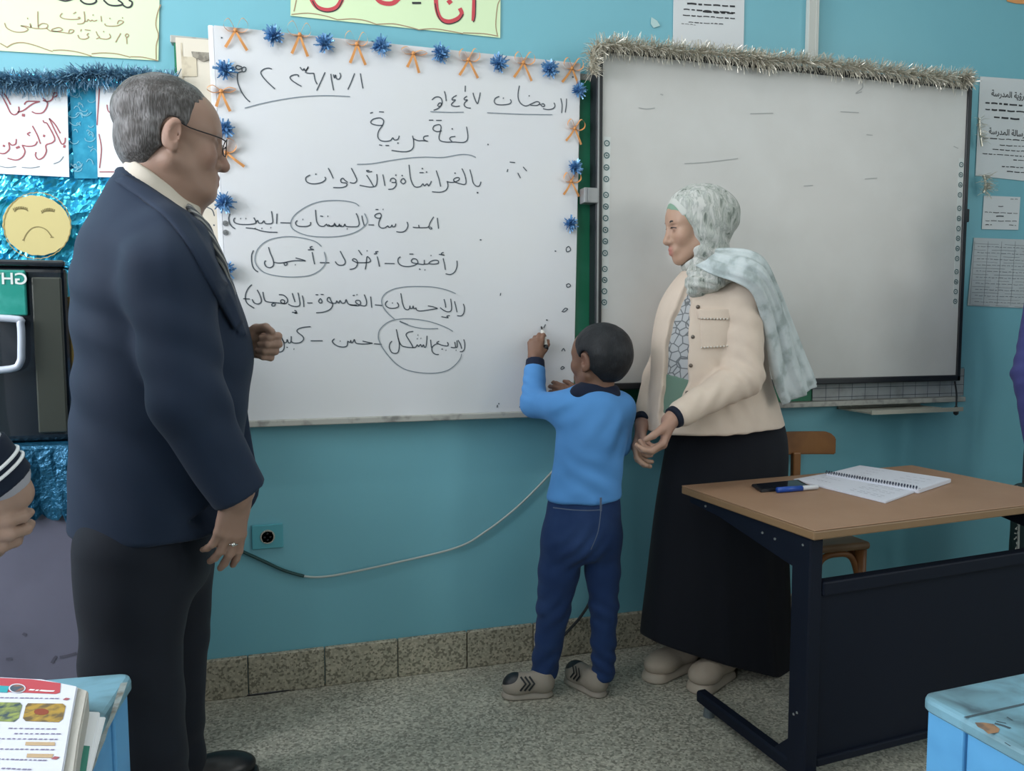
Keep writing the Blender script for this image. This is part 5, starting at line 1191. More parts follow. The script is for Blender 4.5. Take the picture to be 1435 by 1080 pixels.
    jn = R.mesh('jeans', .0045, DEN, t)
    # back pocket stitching yoke and belt loop
    bm = bmesh.new(); yk = 2.172
    STI = mat('pale_denim_stitch', (.09, .12, .19), .8)
    ribbon(bm, catmull([atY(775, 711, yk+.01), atY(800, 714, yk-.003), atY(825, 715, yk-.006), atY(842, 714, yk-.004)], 5), .003, (0, -1, 0)); ribbon(bm, [atY(842, 697, yk-.004), atY(842, 716, yk-.004)], .007, (0, -1, 0)); ribbon(bm, catmull([atY(842, 716, yk-.004), atY(838, 745, yk-.008), atY(828, 770, yk)], 4), .003, (0, -1, 0))
    bmo('waist_stitching', bm, STI, jn)
    TAUP = mat('taupe_mesh_trainer', (.30, .26, .215), .75, bump=(500, .2)); SOLE = mat('taupe_rubber_sole', (.33, .29, .245), .6)
    h0 = Vector((atZ(778, 978, 0).x, 2.305, 0)); t0 = Vector((atZ(699, 966, 0).x, 2.34, 0))
    sL = shoe('trainer', h0, t0, TAUP, SOLE, t, .036, .062, .022, .0032)
    h1 = atZ(846, 978, 0); h1.z = 0; t1 = h1+Vector((-.060, .165, 0))
    sR = shoe('trainer', h1, t1, TAUP, SOLE, t, .036, .062, .022, .0032)
    # black toe cap and chevrons
    for so, he, to in ((sL, h0, t0), (sR, h1, t1)):
        d = (to-he).normalized(); L = (to-he).length; sd = Vector((0, 0, 1)).cross(d); z = Vector((0, 0, 1))
        T = Solid(); T.ell(he+d*L*.735+z*(.022+.015), (L*.276, .036*1.07, .0405), .02, M=(d, sd, z)); T.cut(he+d*L*.72+z*.03, (-d*.9-z*.35), .002); T.cut(z*.032, -z, .003); T.mesh('black_toe_cap', .003, BLACKP, so)
        bm = bmesh.new(); q = -1 if sd.y > 0 else 1
        for k in range(3):
            c = z*.004+sd*q*.004+he+d*L*(.62-.085*k)
            pts = [c+sd*q*.020+z*(.084-.012*0)+d*.0, c+sd*q*.0395+z*.062-d*.012, c+sd*q*.0415+z*.036+d*.006]
            pts = [c+sd*q*.030+z*.0755+d*.006, c+sd*q*.0385+z*.055-d*.010, c+sd*q*.0385+z*.032+d*.008]
            ribbon(bm, pts, .0065, sd*q)
        bmo('black_stripes', bm, BLACKP, so)
    return t, wr_l
B_, bw_ = boy()
# marker held in his fingers, tip on the board
tip = lay(758.5, 457, FL-.001); end = atY(765.5, 489, 2.462)
mk = thing('marker', 'white board marker with a black end, held in the boy\'s raised hand', 'marker', end)
d = (tip-end)
bm = bmesh.new(); tube(bm, [end+d*.12, end+d*.70, end+d*.76, end+d*.82], [.0085, .0082, .006, .0045], 16); bmo('barrel', bm, mat('white_marker_plastic', (.66, .64, .60), .35), mk, True)
bm = bmesh.new(); tube(bm, [end, end+d*.125], [.0078, .0086], 16); bmo('end_cap', bm, BLACKP, mk, True)
bm = bmesh.new(); tube(bm, [end+d*.82, end+d*.95, end+d], [.0035, .0028, .0012], 10); bmo('felt_tip', bm, BLACKP, mk, True)

# ---------------------------------------------------------------- the teacher
def teacher():
    t = thing('person', 'woman in a patterned pale headscarf, cream denim jacket and long black skirt beside the desk', 'person', (1.36, 2.32, 0))
    YC = 2.30; yaw = math.radians(193); hf = Vector((-.955, .16, -.13)).normalized()
    hc = atY(975, 317, 2.29); s = .97
    S = Solid(); P, A = head(S, hc, hf, (-.10, 0, 1), s, nose=.98, jaw=.82, brow=.8, ears=False, fat=.96)
    nb = atY(990, 395, YC); S.cone(P(-.02, 0, -.06), nb, .048, .052, .02)
    ch = atY(1000, 440, YC)
    sh_l, el_l, wr_l = atY(1040, 425, 2.17), atY(1042, 528, 2.12), atY(946, 584, 2.07)
    sh_r, el_r, wr_r = atY(958, 430, 2.43), atY(924, 530, 2.43), atY(903, 588, 2.33)
    S.chain([nb, ch, atY(1000, 560, YC)], [.052, .09, .095], .04)
    S.chain([ch, sh_l, el_l, wr_l], [.06, .04, .034, .024], .03); S.chain([ch, sh_r, el_r, wr_r], [.06, .04, .034, .024], .03)
    S.cone(wr_l, wr_l+Vector((-.02, 0, -.012)), .024, .024, .015)
    hand(S, wr_l+Vector((-.012, -.002, -.008)), (-.42, -.10, -.90), (-.80, .5, .30), (-.5, -.3, .5), .93, curl=((32, 44, 26), (38, 48, 28), (44, 52, 30), (48, 56, 32)), spread=4, thumb=(22, 22), rad=1.12, thumb_out=.5)
    S.cone(wr_r, wr_r+Vector((-.012, -.004, -.02)), .024, .024, .015)
    hand(S, wr_r+Vector((-.008, -.004, -.014)), (-.35, -.10, -.92), (.75, -.5, -.2), (-.7, -.3, .2), .93, curl=((24, 34, 22), (30, 38, 24), (36, 42, 26), (40, 46, 28)), spread=6, thumb=(20, 20), rad=1.12, thumb_out=.5)
    base = (.43, .27, .195)
    spots = [(P(.098, 0, -.072), .024, (.42, .15, .13), .85), (P(.066, .04, -.03), .03, (.48, .26, .19), .5), (P(.066, -.04, -.03), .03, (.48, .26, .19), .5), (P(.084, .031, 0), .018, (.25, .14, .11), .6), (P(.084, -.031, 0), .018, (.25, .14, .11), .6), (wr_l+Vector((-.03, 0, -.05)), .12, (.36, .19, .15), .5), (wr_r, .14, (.30, .16, .13), .6)]
    S.mesh('body', .0034, skin_mat('skin_woman', None), t, skin_col(base, spots))
    bm = bmesh.new()
    for q in (-1, 1): tube(bm, catmull([P(.0935, .014*q, .018), P(.092, .030*q, .025), P(.078, .050*q, .020)], 5), [.0018+.0022*math.sin(i/10*3.14) for i in range(11)], 6)
    bmo('eyebrows', bm, BLACKI, t, True)
    bm = bmesh.new()
    for q in (-1, 1): tube(bm, catmull([P(.0925, .017*q, .003), P(.0935, .030*q, .0045), P(.083, .046*q, .000)], 5), .0016, 6)
    bmo('eyelashes', bm, BLACKI, t, True)
    # headscarf
    SC_, nt, b = newmat('printed_headscarf'); tc = nt.nodes.new('ShaderNodeTexCoord')
    mp = nt.nodes.new('ShaderNodeMapping'); mp.inputs['Scale'].default_value = (19, 19, 4.0); mp.inputs['Rotation'].default_value = (.2, .5, .3); nt.links.new(tc.outputs['Object'], mp.inputs[0])
    n = nt.nodes.new('ShaderNodeTexNoise'); n.inputs['Scale'].default_value = 3.4; n.inputs['Detail'].default_value = 7; n.inputs['Distortion'].default_value = .6; nt.links.new(mp.outputs[0], n.inputs['Vector'])
    r = nt.nodes.new('ShaderNodeValToRGB'); nt.links.new(n.outputs['Fac'], r.inputs[0]); e = r.color_ramp.elements
    e[0].position = .31; e[0].color = (.13, .15, .135, 1); e[1].position = .72; e[1].color = (.56, .56, .54, 1)
    for p_, c_ in ((.37, (.27, .30, .27)), (.44, (.47, .485, .45)), (.50, (.33, .35, .33)), (.56, (.53, .535, .51))): x = r.color_ramp.elements.new(p_); x.color = (*c_, 1)
    nt.links.new(r.outputs[0], b.inputs['Base Color']); b.inputs['Roughness'].default_value = .8; b.inputs['Sheen Weight'].default_value = .1
    Hs = Solid(); f, l, u = (np.array([*x], F32) for x in A); c0 = V3(hc)
    Hs.ell(P(-.018, 0, .040), (.116*s, .094*s, .100*s), .02, M=A); Hs.ell(P(-.085, 0, .020), (.062*s, .070*s, .068*s), .05, M=A)
    Hs.cone(P(-.012, 0, -.040), P(-.016, 0, -.105), .084*s, .074*s, .04); Hs.cone(P(-.002, 0, -.112), P(-.03, 0, -.12), .056*s, .072*s, .04)
    # face opening
    def face(Pt):
        Q = (Pt-c0)/s; a, b_, z = Q@f, Q@l, Q@u
        e_ = np.sqrt((b_/.076)**2+((z+.010)/.112)**2); return np.maximum((e_-1)*.06, (.040+.34*z-a)*.95)*s
    fo = face; Hs.ops.append(('s', fo, None, None, .008))
    Hs.warp(folds(P(-.05, .06, .02), (.6, 0, .8), .055, .0034, .10, 2, 1.0)); Hs.warp(folds(P(-.01, .07, -.08), (.3, .2, 1), .045, .0036, .09, 5, .8)); Hs.warp(lambda Pt: .0012*vnoise(Pt, 30, 4))
    hs = Hs.mesh('headscarf', .0036, SC_, t)
    Bn = Solid(); bell = Solid().ell(P(-.012, 0, .042), (.107*s, .088*s, .093*s), M=A).ops[0][1]
    def band(Pt):
        Q = (Pt-c0)/s; a, b_, z = Q@f, Q@l, Q@u; v = a*.92+z*-.10
        arc = np.sqrt((b_/.072)**2+((z+.010)/.112)**2)
        inner = np.sqrt((b_/.056)**2+((z+.022)/.090)**2)
        return np.maximum(np.maximum(np.maximum(bell(Pt), (1-inner)*.06*s), (arc-1.25)*.06*s), np.maximum(.026+.34*z-a, -.03-z)*s)
    Bn.field(band, np.array([*hc])-.15, np.array([*hc])+.15)
    Bn.mesh('green_underscarf', .003, cloth('sage_green_band', (.20, .32, .24), .8), hs)
    Wb = Solid(); wel = Solid().ell(P(-.014, 0, .042), (.1105*s, .090*s, .0955*s), M=A).ops[0][1]
    def wband(Pt):
        Q = (Pt-c0)/s; a, b_, z = Q@f, Q@l, Q@u
        return np.maximum(np.maximum(wel(Pt), np.abs(a-(.044+.34*z))*s-.010*s), np.maximum(.035-z, -9)*s)
    Wb.field(wband, np.array([*hc])-.15, np.array([*hc])+.15); Wb.mesh('white_scarf_edge', .003, cloth('white_cloth', (.52, .53, .50), .85), hs)
    # wrapped folds under the chin
    W = Solid()
    for pts, rr_ in (([(976, 366, 2.23), (990, 384, 2.18), (1012, 376, 2.16), (1024, 360, 2.20)], [.016, .026, .028, .03]), ([(970, 380, 2.24), (978, 398, 2.18), (1002, 394, 2.16), (1026, 380, 2.18)], [.018, .026, .027, .03]), ([(966, 396, 2.23), (973, 408, 2.20), (990, 404, 2.18)], [.016, .020, .020]), ([(985, 385, 2.30), (1010, 380, 2.30)], [.07, .065]), ([(978, 374, 2.28), (970, 394, 2.25)], [.020, .020])):
        W.chain([atY(*p) for p in pts], rr_, .012)
    W.warp(folds(atY(985, 390, 2.18), (.3, 0, 1), .024, .004, .07, 3, 1.0)); W.mesh('neck_wrap', .004, SC_, hs)
    # the loose end thrown over her shoulder
    L_ = [((975, 372, 2.185), (1004, 348, 2.20)), ((998, 384, 2.135), (1028, 348, 2.16)), ((1030, 395, 2.085), (1052, 352, 2.12)), ((1052, 408, 2.07), (1072, 366, 2.11)), ((1064, 432, 2.085), (1090, 402, 2.13)), ((1074, 470, 2.11), (1107, 445, 2.15)), ((1080, 515, 2.13), (1126, 490, 2.17)), ((1087, 545, 2.14), (1139, 518, 2.18)), ((1095, 567, 2.15), (1146, 535, 2.19))]
    lft = catmull([atY(*a) for a, b_ in L_], 6); rgt = catmull([atY(*b_) for a, b_ in L_], 6); n_ = 22; Vv = []; Fc = []
    for i, (a, b_) in enumerate(zip(lft, rgt)):
        for k in range(n_+1):
            q = a.lerp(b_, k/n_); w_ = math.sin(math.pi*k/n_)
            Vv.append(q+Vector((0, -.030*w_+.008*math.sin(k*.75+i*.08)*(0.5+i/70)+.003*math.sin(k*1.7-i*.13), 0)))
    for i in range(len(lft)-1):
        for k in range(n_): a = i*(n_+1)+k; Fc.append((a, a+1, a+n_+2, a+n_+1))
    TL_, nt, b = newmat('pale_blue_scarf_end'); tc = nt.nodes.new('ShaderNodeTexCoord'); mp = nt.nodes.new('ShaderNodeMapping'); mp.inputs['Scale'].default_value = (5, 5, 4); nt.links.new(tc.outputs['Object'], mp.inputs[0])
    n = nt.nodes.new('ShaderNodeTexNoise'); n.inputs['Scale'].default_value = 4; n.inputs['Detail'].default_value = 6; nt.links.new(mp.outputs[0], n.inputs['Vector'])
    r = nt.nodes.new('ShaderNodeValToRGB'); nt.links.new(n.outputs['Fac'], r.inputs[0]); e = r.color_ramp.elements; e[0].position = .38; e[0].color = (.33, .38, .38, 1); e[1].position = .62; e[1].color = (.56, .61, .62, 1)
    x = r.color_ramp.elements.new(.5); x.color = (.50, .555, .565, 1)
    nt.links.new(r.outputs[0], b.inputs['Base Color']); b.inputs['Roughness'].default_value = .8
    o = meshd('loose_scarf_end', Vv, Fc, TL_, hs, True); sm = o.modifiers.new('thick', 'SOLIDIFY'); sm.thickness = .003; sm.offset = 0
    o2 = [atY(1098, 560, 2.205), atY(1112, 575, 2.20), atY(1142, 545, 2.23), atY(1120, 520, 2.22)]
    # jacket
    CR_ = mat('cream_denim', (.66, .545, .455), .85, spec=.2, sheen=.05, var=(10, (.60, .49, .41), .45, .75), bump=(600, .1))
    J = Solid(); secs = [row(378, 960, 1018, .07, YC, .2), row(396, 946, 1038, .105, YC, .2), row(418, 936, 1050, .145, YC, .2), row(450, 926, 1057, .160, YC, .2), row(490, 920, 1064, .16, YC, .2), row(530, 916, 1072, .155, YC, .2), row(565, 912, 1084, .16, YC, .2), row(600, 911, 1094, .17, YC, .2)]
    J.loft(secs, yaw, .02, rnd=.010, power=2.2); torso = J.ops[0][1]
    J.cone(sh_l+Vector((-.02, .05, .01)), sh_l, .060, .062, .05); J.cone(sh_l, el_l, .064, .062, .02); J.cone(el_l, wr_l+(el_l-wr_l)*.10, .060, .042, .02)
    J.cone(sh_r+Vector((.02, -.04, 0)), sh_r, .058, .058, .05); J.cone(sh_r, el_r, .060, .056, .02); J.cone(el_r, wr_r+(el_r-wr_r)*.16, .056, .042, .02)
    fz = [(400, 964, .012), (425, 958, .022), (450, 951, .034), (485, 947, .042), (530, 945, .042), (560, 938, .034), (582, 931, .022), (606, 926, .008)]
    op = Solid(); op.chain([surf(torso, x_, y_) for y_, x_, _ in fz], [q[2] for q in fz], .02); opf = op.ev
    J.ops.append(('s', opf, None, None, .006))
    J.cut(atY(1010, 599, YC), (.03, 0, -1), .005)
    J.warp(folds(el_l+Vector((0, -.02, .01)), (.7, 0, .7), .045, .0042, .08, 1, .9)); J.warp(folds(el_l.lerp(wr_l, .55), (1, 0, -.5), .05, .0035, .07, 2, .8)); J.warp(folds(atY(1050, 440, 2.1), (.3, 0, 1), .06, .003, .09, 3, .8)); J.warp(folds(atY(1030, 570, 2.15), (1, 0, .5), .07, .003, .10, 4, .8)); J.warp(lambda Pt: .0022*vnoise(Pt, 22, 8))
    jk = J.mesh('denim_jacket', .0045, CR_, t)
    def conform(name, px0, px1, off, m, grow=0.0, parent=jk):
        a, b_ = atY(px0[0], px0[1], 2.15), atY(px1[0], px1[1], 2.15); D = Solid()
        lo = np.array([a.x, 1.95, b_.z], F32); hi = np.array([b_.x, 2.26, a.z], F32)
        def fn(Pt):
            q = np.maximum(np.maximum(lo[0]-Pt[..., 0], Pt[..., 0]-hi[0]), np.maximum(lo[2]-Pt[..., 2], Pt[..., 2]-hi[2]))
            q = np.maximum(q, Pt[..., 1]-2.26); tt = torso(Pt)
            return np.maximum(np.maximum(tt-off, -tt-.006), q)
        D.field(fn, lo, hi); return D.mesh(name, .0028, m, parent)
    pk = conform('chest_pocket', (983, 447), (1019, 487), .005, CR_); conform('pocket_flap', (981, 433), (1021, 447), .010, CR_, parent=pk)
    bm = bmesh.new(); PEARL = mat('pearl_bead', (.62, .58, .52), .25)
    for k in range(9):
        for y_, yo in ((446, 0), (487, 4)):
            bmesh.ops.create_icosphere(bm, subdivisions=1, radius=.0036, matrix=Matrix.Translation(surf(torso, 983+k*4.5, y_-(.3*k if yo else -.1*k), .010)))
    bmo('pearl_trim', bm, PEARL, jk, True)
    DB = mat('dull_button', (.16, .13, .11), .35, .6)
    for x_, y_ in ((978, 430), (971, 472), (968, 512), (963, 550)):
        bm = bmesh.new(); bmesh.ops.create_icosphere(bm, subdivisions=2, radius=.0065, matrix=Matrix.Translation(surf(torso, x_, y_, .002))); bmo('button', bm, DB, jk, True)
    # patterned top under the jacket
    U, nt, b = newmat('grey_print_top'); tc = nt.nodes.new('ShaderNodeTexCoord'); v = nt.nodes.new('ShaderNodeTexVoronoi'); v.inputs['Scale'].default_value = 42; v.feature = 'DISTANCE_TO_EDGE'; nt.links.new(tc.outputs['Object'], v.inputs['Vector'])
    r = nt.nodes.new('ShaderNodeValToRGB'); nt.links.new(v.outputs['Distance'], r.inputs[0]); e = r.color_ramp.elements; e[0].position = .04; e[0].color = (.14, .15, .16, 1); e[1].position = .10; e[1].color = (.42, .43, .45, 1)
    nt.links.new(r.outputs[0], b.inputs['Base Color']); b.inputs['Roughness'].default_value = .85
    T = Solid(); T.loft([(z, x_, y_, a_-.018, c_-.018) for z, x_, y_, a_, c_ in secs[1:7]], yaw, .02, rnd=.01); T.cut(atY(950, 555, YC), (0, 0, -1), .003); tt = T.mesh('printed_top', .005, U, t)
    T = Solid(); T.loft([(z, x_, y_, a_-.015, c_-.015) for z, x_, y_, a_, c_ in secs[4:8]], yaw, .02, rnd=.01); T.cut(atY(950, 532, YC), (.35, 0, 1), .003); T.cut(atY(950, 575, YC), (0, 0, -1), .003); T.mesh('green_hem', .005, cloth('sage_hem', (.15, .24, .19), .8), tt)
    # navy cuffs showing under the sleeves
    NV = cloth('navy_cuff_cloth', (.010, .014, .028), .85)
    for e_, w_ in ((el_l, wr_l), (el_r, wr_r)):
        d = (w_-e_).normalized(); K = Solid(); K.cone(w_-d*.045, w_+d*.012, .038, .033, 0); K.cut(w_+d*.012, d, .003); K.cut(w_-d*.055, -d, .003); K.mesh('navy_cuff', .0035, NV, jk)
    # skirt
    SK = cloth('black_navy_skirt', (.0075, .009, .014), .85, 900); K = Solid(); YS_ = 2.335
    def fold(th, z): return .018*np.sin(th*7+2*np.sin(z*3)+1)*np.clip((.95-z)/.8, 0, 1)+.010*np.sin(th*13+z*5)*np.clip((.95-z)/.8, 0, 1)
    def srow(py, xl, xr, rd): a, b_ = atY(xl, py, YS_), atY(xr, py, YS_); return ((a.z+b_.z)/2, (a.x+b_.x)/2, YS_, (b_.x-a.x)/2, rd)
    K.loft([srow(575, 945, 1086, .13), srow(600, 941, 1093, .14), srow(700, 922, 1096, .145), srow(800, 909, 1099, .150), srow(880, 900, 1102, .155), srow(955, 897, 1105, .16)], 0, .02, rnd=.01, fold=fold)
    K.cut(atY(900, 893, 2.30), (-.36, -.10, -1), .006)
    K.mesh('long_skirt', .006, SK, t)
    BE = mat('beige_suede', (.36, .30, .24), .8, bump=(300, .15)); BS = mat('beige_rubber_sole', (.40, .34, .275), .6)
    def tshoe(heel, toe):
        o = shoe('chunky_shoe', heel, toe, BE, BS, t, .046, .070, .034, .004)
        bm = bmesh.new(); d = (toe-heel).normalized(); L = (toe-heel).length; sd = Vector((0, 0, 1)).cross(d)
        for k in range(3):
            c = heel+d*L*(.52+.07*k)+Vector((0, 0, .093-.012*k)); tube(bm, catmull([c-sd*.020-Vector((0, 0, .010)), c+Vector((0, 0, .002)), c+sd*.020-Vector((0, 0, .010))], 4), .003, 6)
        bmo('laces', bm, mat('dark_lace', (.05, .05, .05), .7), o, True)
    a = atZ(905, 952, 0); tshoe(Vector((a.x+.225, 2.385, 0)), Vector((a.x-.005, 2.30, 0)))
    a = atZ(972, 972, 0); tshoe(Vector((a.x+.200, 2.285, 0)), Vector((a.x, 2.18, 0)))
    return t
teacher()
# ================================================================ people cut by the frame edges
def bystander(t, c, face, head_z, arms, coat, legs, hairm, skin, coat_rows, seed, extra=None):
    fwd = Vector((face[0], face[1], 0)).normalized(); yaw = math.atan2(fwd.y, fwd.x); c = Vector((c[0], c[1], 0))
    S = Solid(); hc = c+Vector((0, 0, head_z))+fwd*.02
    P, A = head(S, hc, fwd, (0, 0, 1), 1.0)
    S.cone(P(-.02, 0, -.06), c+Vector((0, 0, head_z-.19)), .055, .058, .03); S.chain([c+Vector((0, 0, z)) for z in (head_z-.19, head_z-.35, head_z-.75)], [.06, .10, .10], .04)
    for sh, el, wr, kw in arms:
        sh, el, wr = map(Vector, (sh, el, wr)); S.chain([c+Vector((0, 0, head_z-.28)), sh, el, wr], [.06, .048, .038, .028], .03)
        d = (wr-el).normalized(); S.cone(wr, wr+d*.02, .028, .027, .015); hand(S, wr+d*.012, **kw)
    S.mesh('body', .004, skin_mat('skin_bystander', None), t, skin_col(skin, [(P(.100, 0, -.073), .02, (.30, .13, .11), .7)]))
    Hs = Solid(); Hs.ell(P(-.016, 0, .045), (.103, .083, .088), .02, M=A); Hs.ell(P(-.040, 0, -.01), (.066, .074, .075), .04, M=A); Hs.cut(P(.050, 0, .05), A[0]*1.0-A[2]*.75, .01); Hs.warp(lambda Pt: .002*vnoise(Pt, 70, seed))
    Hs.mesh('hair', .005, hairm, t)
    J = Solid(); J.loft([(z, c.x, c.y, a, b) for z, a, b in coat_rows], yaw, .02, rnd=.015)
    for sh, el, wr, kw in arms:
        sh, el, wr = map(Vector, (sh, el, wr)); J.cone(c+Vector((0, 0, head_z-.30))+(sh-c-Vector((0, 0, head_z-.30)))*.7, sh, .075, .075, .05); J.cone(sh, el, .072, .058, .02); J.cone(el, wr-(wr-el)*.06, .057, .042, .02)
        J.warp(folds(el, (.3, .2, 1), .05, .004, .10, seed, .9))
    J.warp(lambda Pt: .003*vnoise(Pt, 18, seed+2))
    jk = J.mesh(extra or 'jacket', .0055, coat, t)
    return jk, c, fwd
# --- left edge: only the forearm and the joined hands are in the picture
lp = thing('person', 'person at the left frame edge in a grey sleeve with a striped navy cuff', 'person', (-.76, 1.44, 0))
wr = atY(4, 678, 1.26); el = Vector((wr.x-.115, 1.20, 1.145)); wr2 = wr+Vector((-.120, .0, -.050)); el2 = Vector((-.80, 1.58, 1.13))
GREYS = cloth('pale_grey_sweatshirt', (.36, .36, .40), .9, 700)
jk, c, fw_ = bystander(lp, (-.76, 1.44), (.62, .78), 1.62, [((-.60, 1.30, 1.40), el, wr, dict(d=(-.22, .10, -.95), palm=(-.95, .2, .1), thumbside=(-.2, -.9, .2), s=.96, curl=((50, 75, 40), (56, 78, 40), (60, 80, 40), (64, 80, 40)), spread=4, thumb=(20, 20), rad=1.15, thumb_out=.5)),
    ((-.90, 1.56, 1.40), el2, wr2, dict(d=(.95, -.18, -.22), palm=(.1, .95, .1), thumbside=(.2, .2, 1), s=.95, curl=((24, 40, 30), (28, 44, 30), (30, 46, 30), (34, 50, 30)), spread=4, thumb=(20, 20), rad=1.12))],
    GREYS, None, hairmat('dark_hair', (.012, .010, .010), (.04, .035, .03), .6), (.36, .235, .18), [(.80, .12, .17), (1.0, .125, .18), (1.2, .12, .185), (1.34, .105, .17), (1.42, .08, .12), (1.46, .06, .07)], 31, 'sweatshirt')
d = (wr-el).normalized(); NVC = cloth('navy_striped_cuff', (.010, .016, .032), .9)
K = Solid(); K.cone(wr-d*.062, wr+d*.004, .050, .043, 0); K.cut(wr+d*.004, d, .004); K.cut(wr-d*.060, -d, .004); cf_ = K.mesh('navy_cuff', .004, NVC, jk)
for o_, nm in ((-.030, 'white_stripe'), (-.019, 'white_stripe')):
    bm = bmesh.new(); q = wr+d*o_; a = d.orthogonal().normalized(); b_ = d.cross(a); R_ = .0478 if o_ < -.025 else .0468
    tube(bm, [q+a*R_*math.cos(i*math.pi/16)+b_*R_*math.sin(i*math.pi/16) for i in range(32)], .0026, 6, closed=True); bmo(nm, bm, WHITEPAPER, cf_, True)
K = Solid(); K.loft([(.62, -.76, 1.44, .11, .165), (.80, -.76, 1.44, .125, .17), (.86, -.76, 1.44, .115, .165)], math.atan2(.78, .62), .03, rnd=.03)
for q in (-1, 1):
    s_ = Vector((-.78, .62, 0))*.09*q; b0 = Vector((-.76, 1.44, 0))+s_; K.chain([b0+Vector((0, 0, .68)), b0+Vector((0, 0, .42)), b0+Vector((0, 0, .07))], [.095, .075, .066], .03)
K.cut((0, 0, .05), (0, 0, -1), .01); K.mesh('trousers', .008, cloth('grey_trousers', (.05, .05, .06), .85), lp)
for q in (-1, 1):
    b0 = Vector((-.76, 1.44, 0))+Vector((-.78, .62, 0))*.09*q-Vector((.62, .78, 0))*.09; shoe('shoe', b0, b0+Vector((.62, .78, 0))*.28, LEATH, LEATH, lp, .047, .07, .02, .007)
# --- right edge: a sleeve and a bit of hand
rp = thing('person', 'person at the right edge of the frame in a blue-violet ribbed sleeve', 'person', (2.74, 2.14, 0))
VIO = cloth('blue_violet_knit', (.060, .065, .21), .85, 500)
jk, c, fw_ = bystander(rp, (2.745, 2.13), (-.55, .2), 1.60, [((2.60, 2.12, 1.34), (2.505, 2.10, 1.03), (2.535, 2.085, .772), dict(d=(.10, -.05, -1), palm=(.9, .3, 0), thumbside=(-.3, -.9, 0), s=.95, curl=((16, 24, 14),)*4, spread=4, thumb=(15, 12), rad=1.08, thumb_out=.35)),
    ((2.90, 2.26, 1.38), (2.96, 2.26, 1.10), (2.93, 2.22, .80), dict(d=(-.1, -.05, -1), palm=(-.9, 0, 0), thumbside=(-.3, -.9, 0), s=.95, curl=((16, 24, 14),)*4))],
    VIO, None, hairmat('brown_hair', (.012, .010, .010), (.04, .035, .03), .6), (.36, .235, .18), [(.86, .13, .17), (1.0, .125, .17), (1.2, .12, .18), (1.33, .105, .165), (1.41, .08, .12), (1.45, .06, .07)], 41, 'knit_jumper')
K = Solid(); K.loft([(.06, 2.745, 2.13, .14, .17), (.5, 2.745, 2.13, .135, .17), (.80, 2.745, 2.13, .13, .17), (.90, 2.745, 2.13, .12, .165)], math.atan2(.2, -.55), .03, rnd=.02, fold=lambda th, z: .015*np.sin(th*9)*np.clip((.9-z), 0, 1)); K.mesh('dark_skirt', .008, SUIT, rp)
for q in (-1, 1):
    b0 = Vector((2.79, 2.12+.08*q, 0)); shoe('shoe', b0, b0+Vector((-.20, .07, 0)), LEATH, LEATH, rp, .042, .06, .02, .007)
# dark bag with a frayed pale edge, seen under the desk top
a = atY(1411, 712, 2.08); b_ = atY(1470, 800, 2.08)
bg = thing('bag', 'dark green bag with a pale frayed edge behind the right end of the desk', 'bag', ((a.x+b_.x)/2, 2.10, 0))
S = Solid(); S.bx(((a.x+.085), 2.05, .33), (.075, .040, .32), .03, k=.01); S.warp(lambda Pt: .004*vnoise(Pt, 20, 5)); S.mesh('bag_body', .006, mat('dark_green_cloth', (.012, .035, .038), .7), bg)
bm = bmesh.new(); r_ = random.Random(9)
for k in range(70):
    z = .05+.6*k/70; p = Vector((a.x+.012, 2.045, z)); e = p+Vector((-.018*r_.uniform(.5, 1.2), -.012*r_.random(), r_.uniform(-.012, .012))); ribbon(bm, [p, e], .004, (0, -1, .2))
tube(bm, catmull([(a.x+.0125, 2.04, .04), (a.x+.010, 2.038, .3), (a.x+.0125, 2.04, .62)], 4), .004, 6)
bmo('frayed_edge', bm, mat('pale_fringe', (.42, .44, .42), .7), bg)
bm = bmesh.new(); tube(bm, catmull([(a.x+.04, 2.05, .64), (a.x+.05, 2.055, .67), (a.x+.085, 2.06, .68), (a.x+.12, 2.055, .67), (a.x+.13, 2.05, .64)], 5), .006, 8); bmo('handle', bm, mat('dark_strap', (.015, .02, .02), .7), bg)

# ================================================================ furniture
# teacher's desk: beech top on a dark steel cantilever frame
ZT = .70
O = atZ(1145, 742, ZT); ux = (atZ(1275, 652, ZT)-atZ(960, 680, ZT)); WD_ = ux.length; ux.normalize(); uy = Vector((-ux.y, ux.x, 0)); DD = .57
DM = Matrix(((ux.x, uy.x, 0, O.x), (ux.y, uy.y, 0, O.y), (0, 0, 1, 0), (0, 0, 0, 1)))
dk = thing('teacher_desk', 'beech-topped desk with a dark steel frame and front panel, in front of the woman', 'desk', (O.x, O.y, 0))
bm = bmesh.new(); box(bm, (-.012, -.004, ZT-.003), (WD_+.012, DD+.004, ZT), DM, .0012, 1); dt = bmo('desk_top', bm, DESKTOP, dk)
bm = bmesh.new(); box(bm, (-.012, -.004, ZT-.026), (WD_+.012, DD+.004, ZT-.003), DM, .004, 2); bmo('edge_band', bm, DESKEDGE, dt)
BOLT = mat('steel_bolt', (.45, .45, .45), .35, .9)
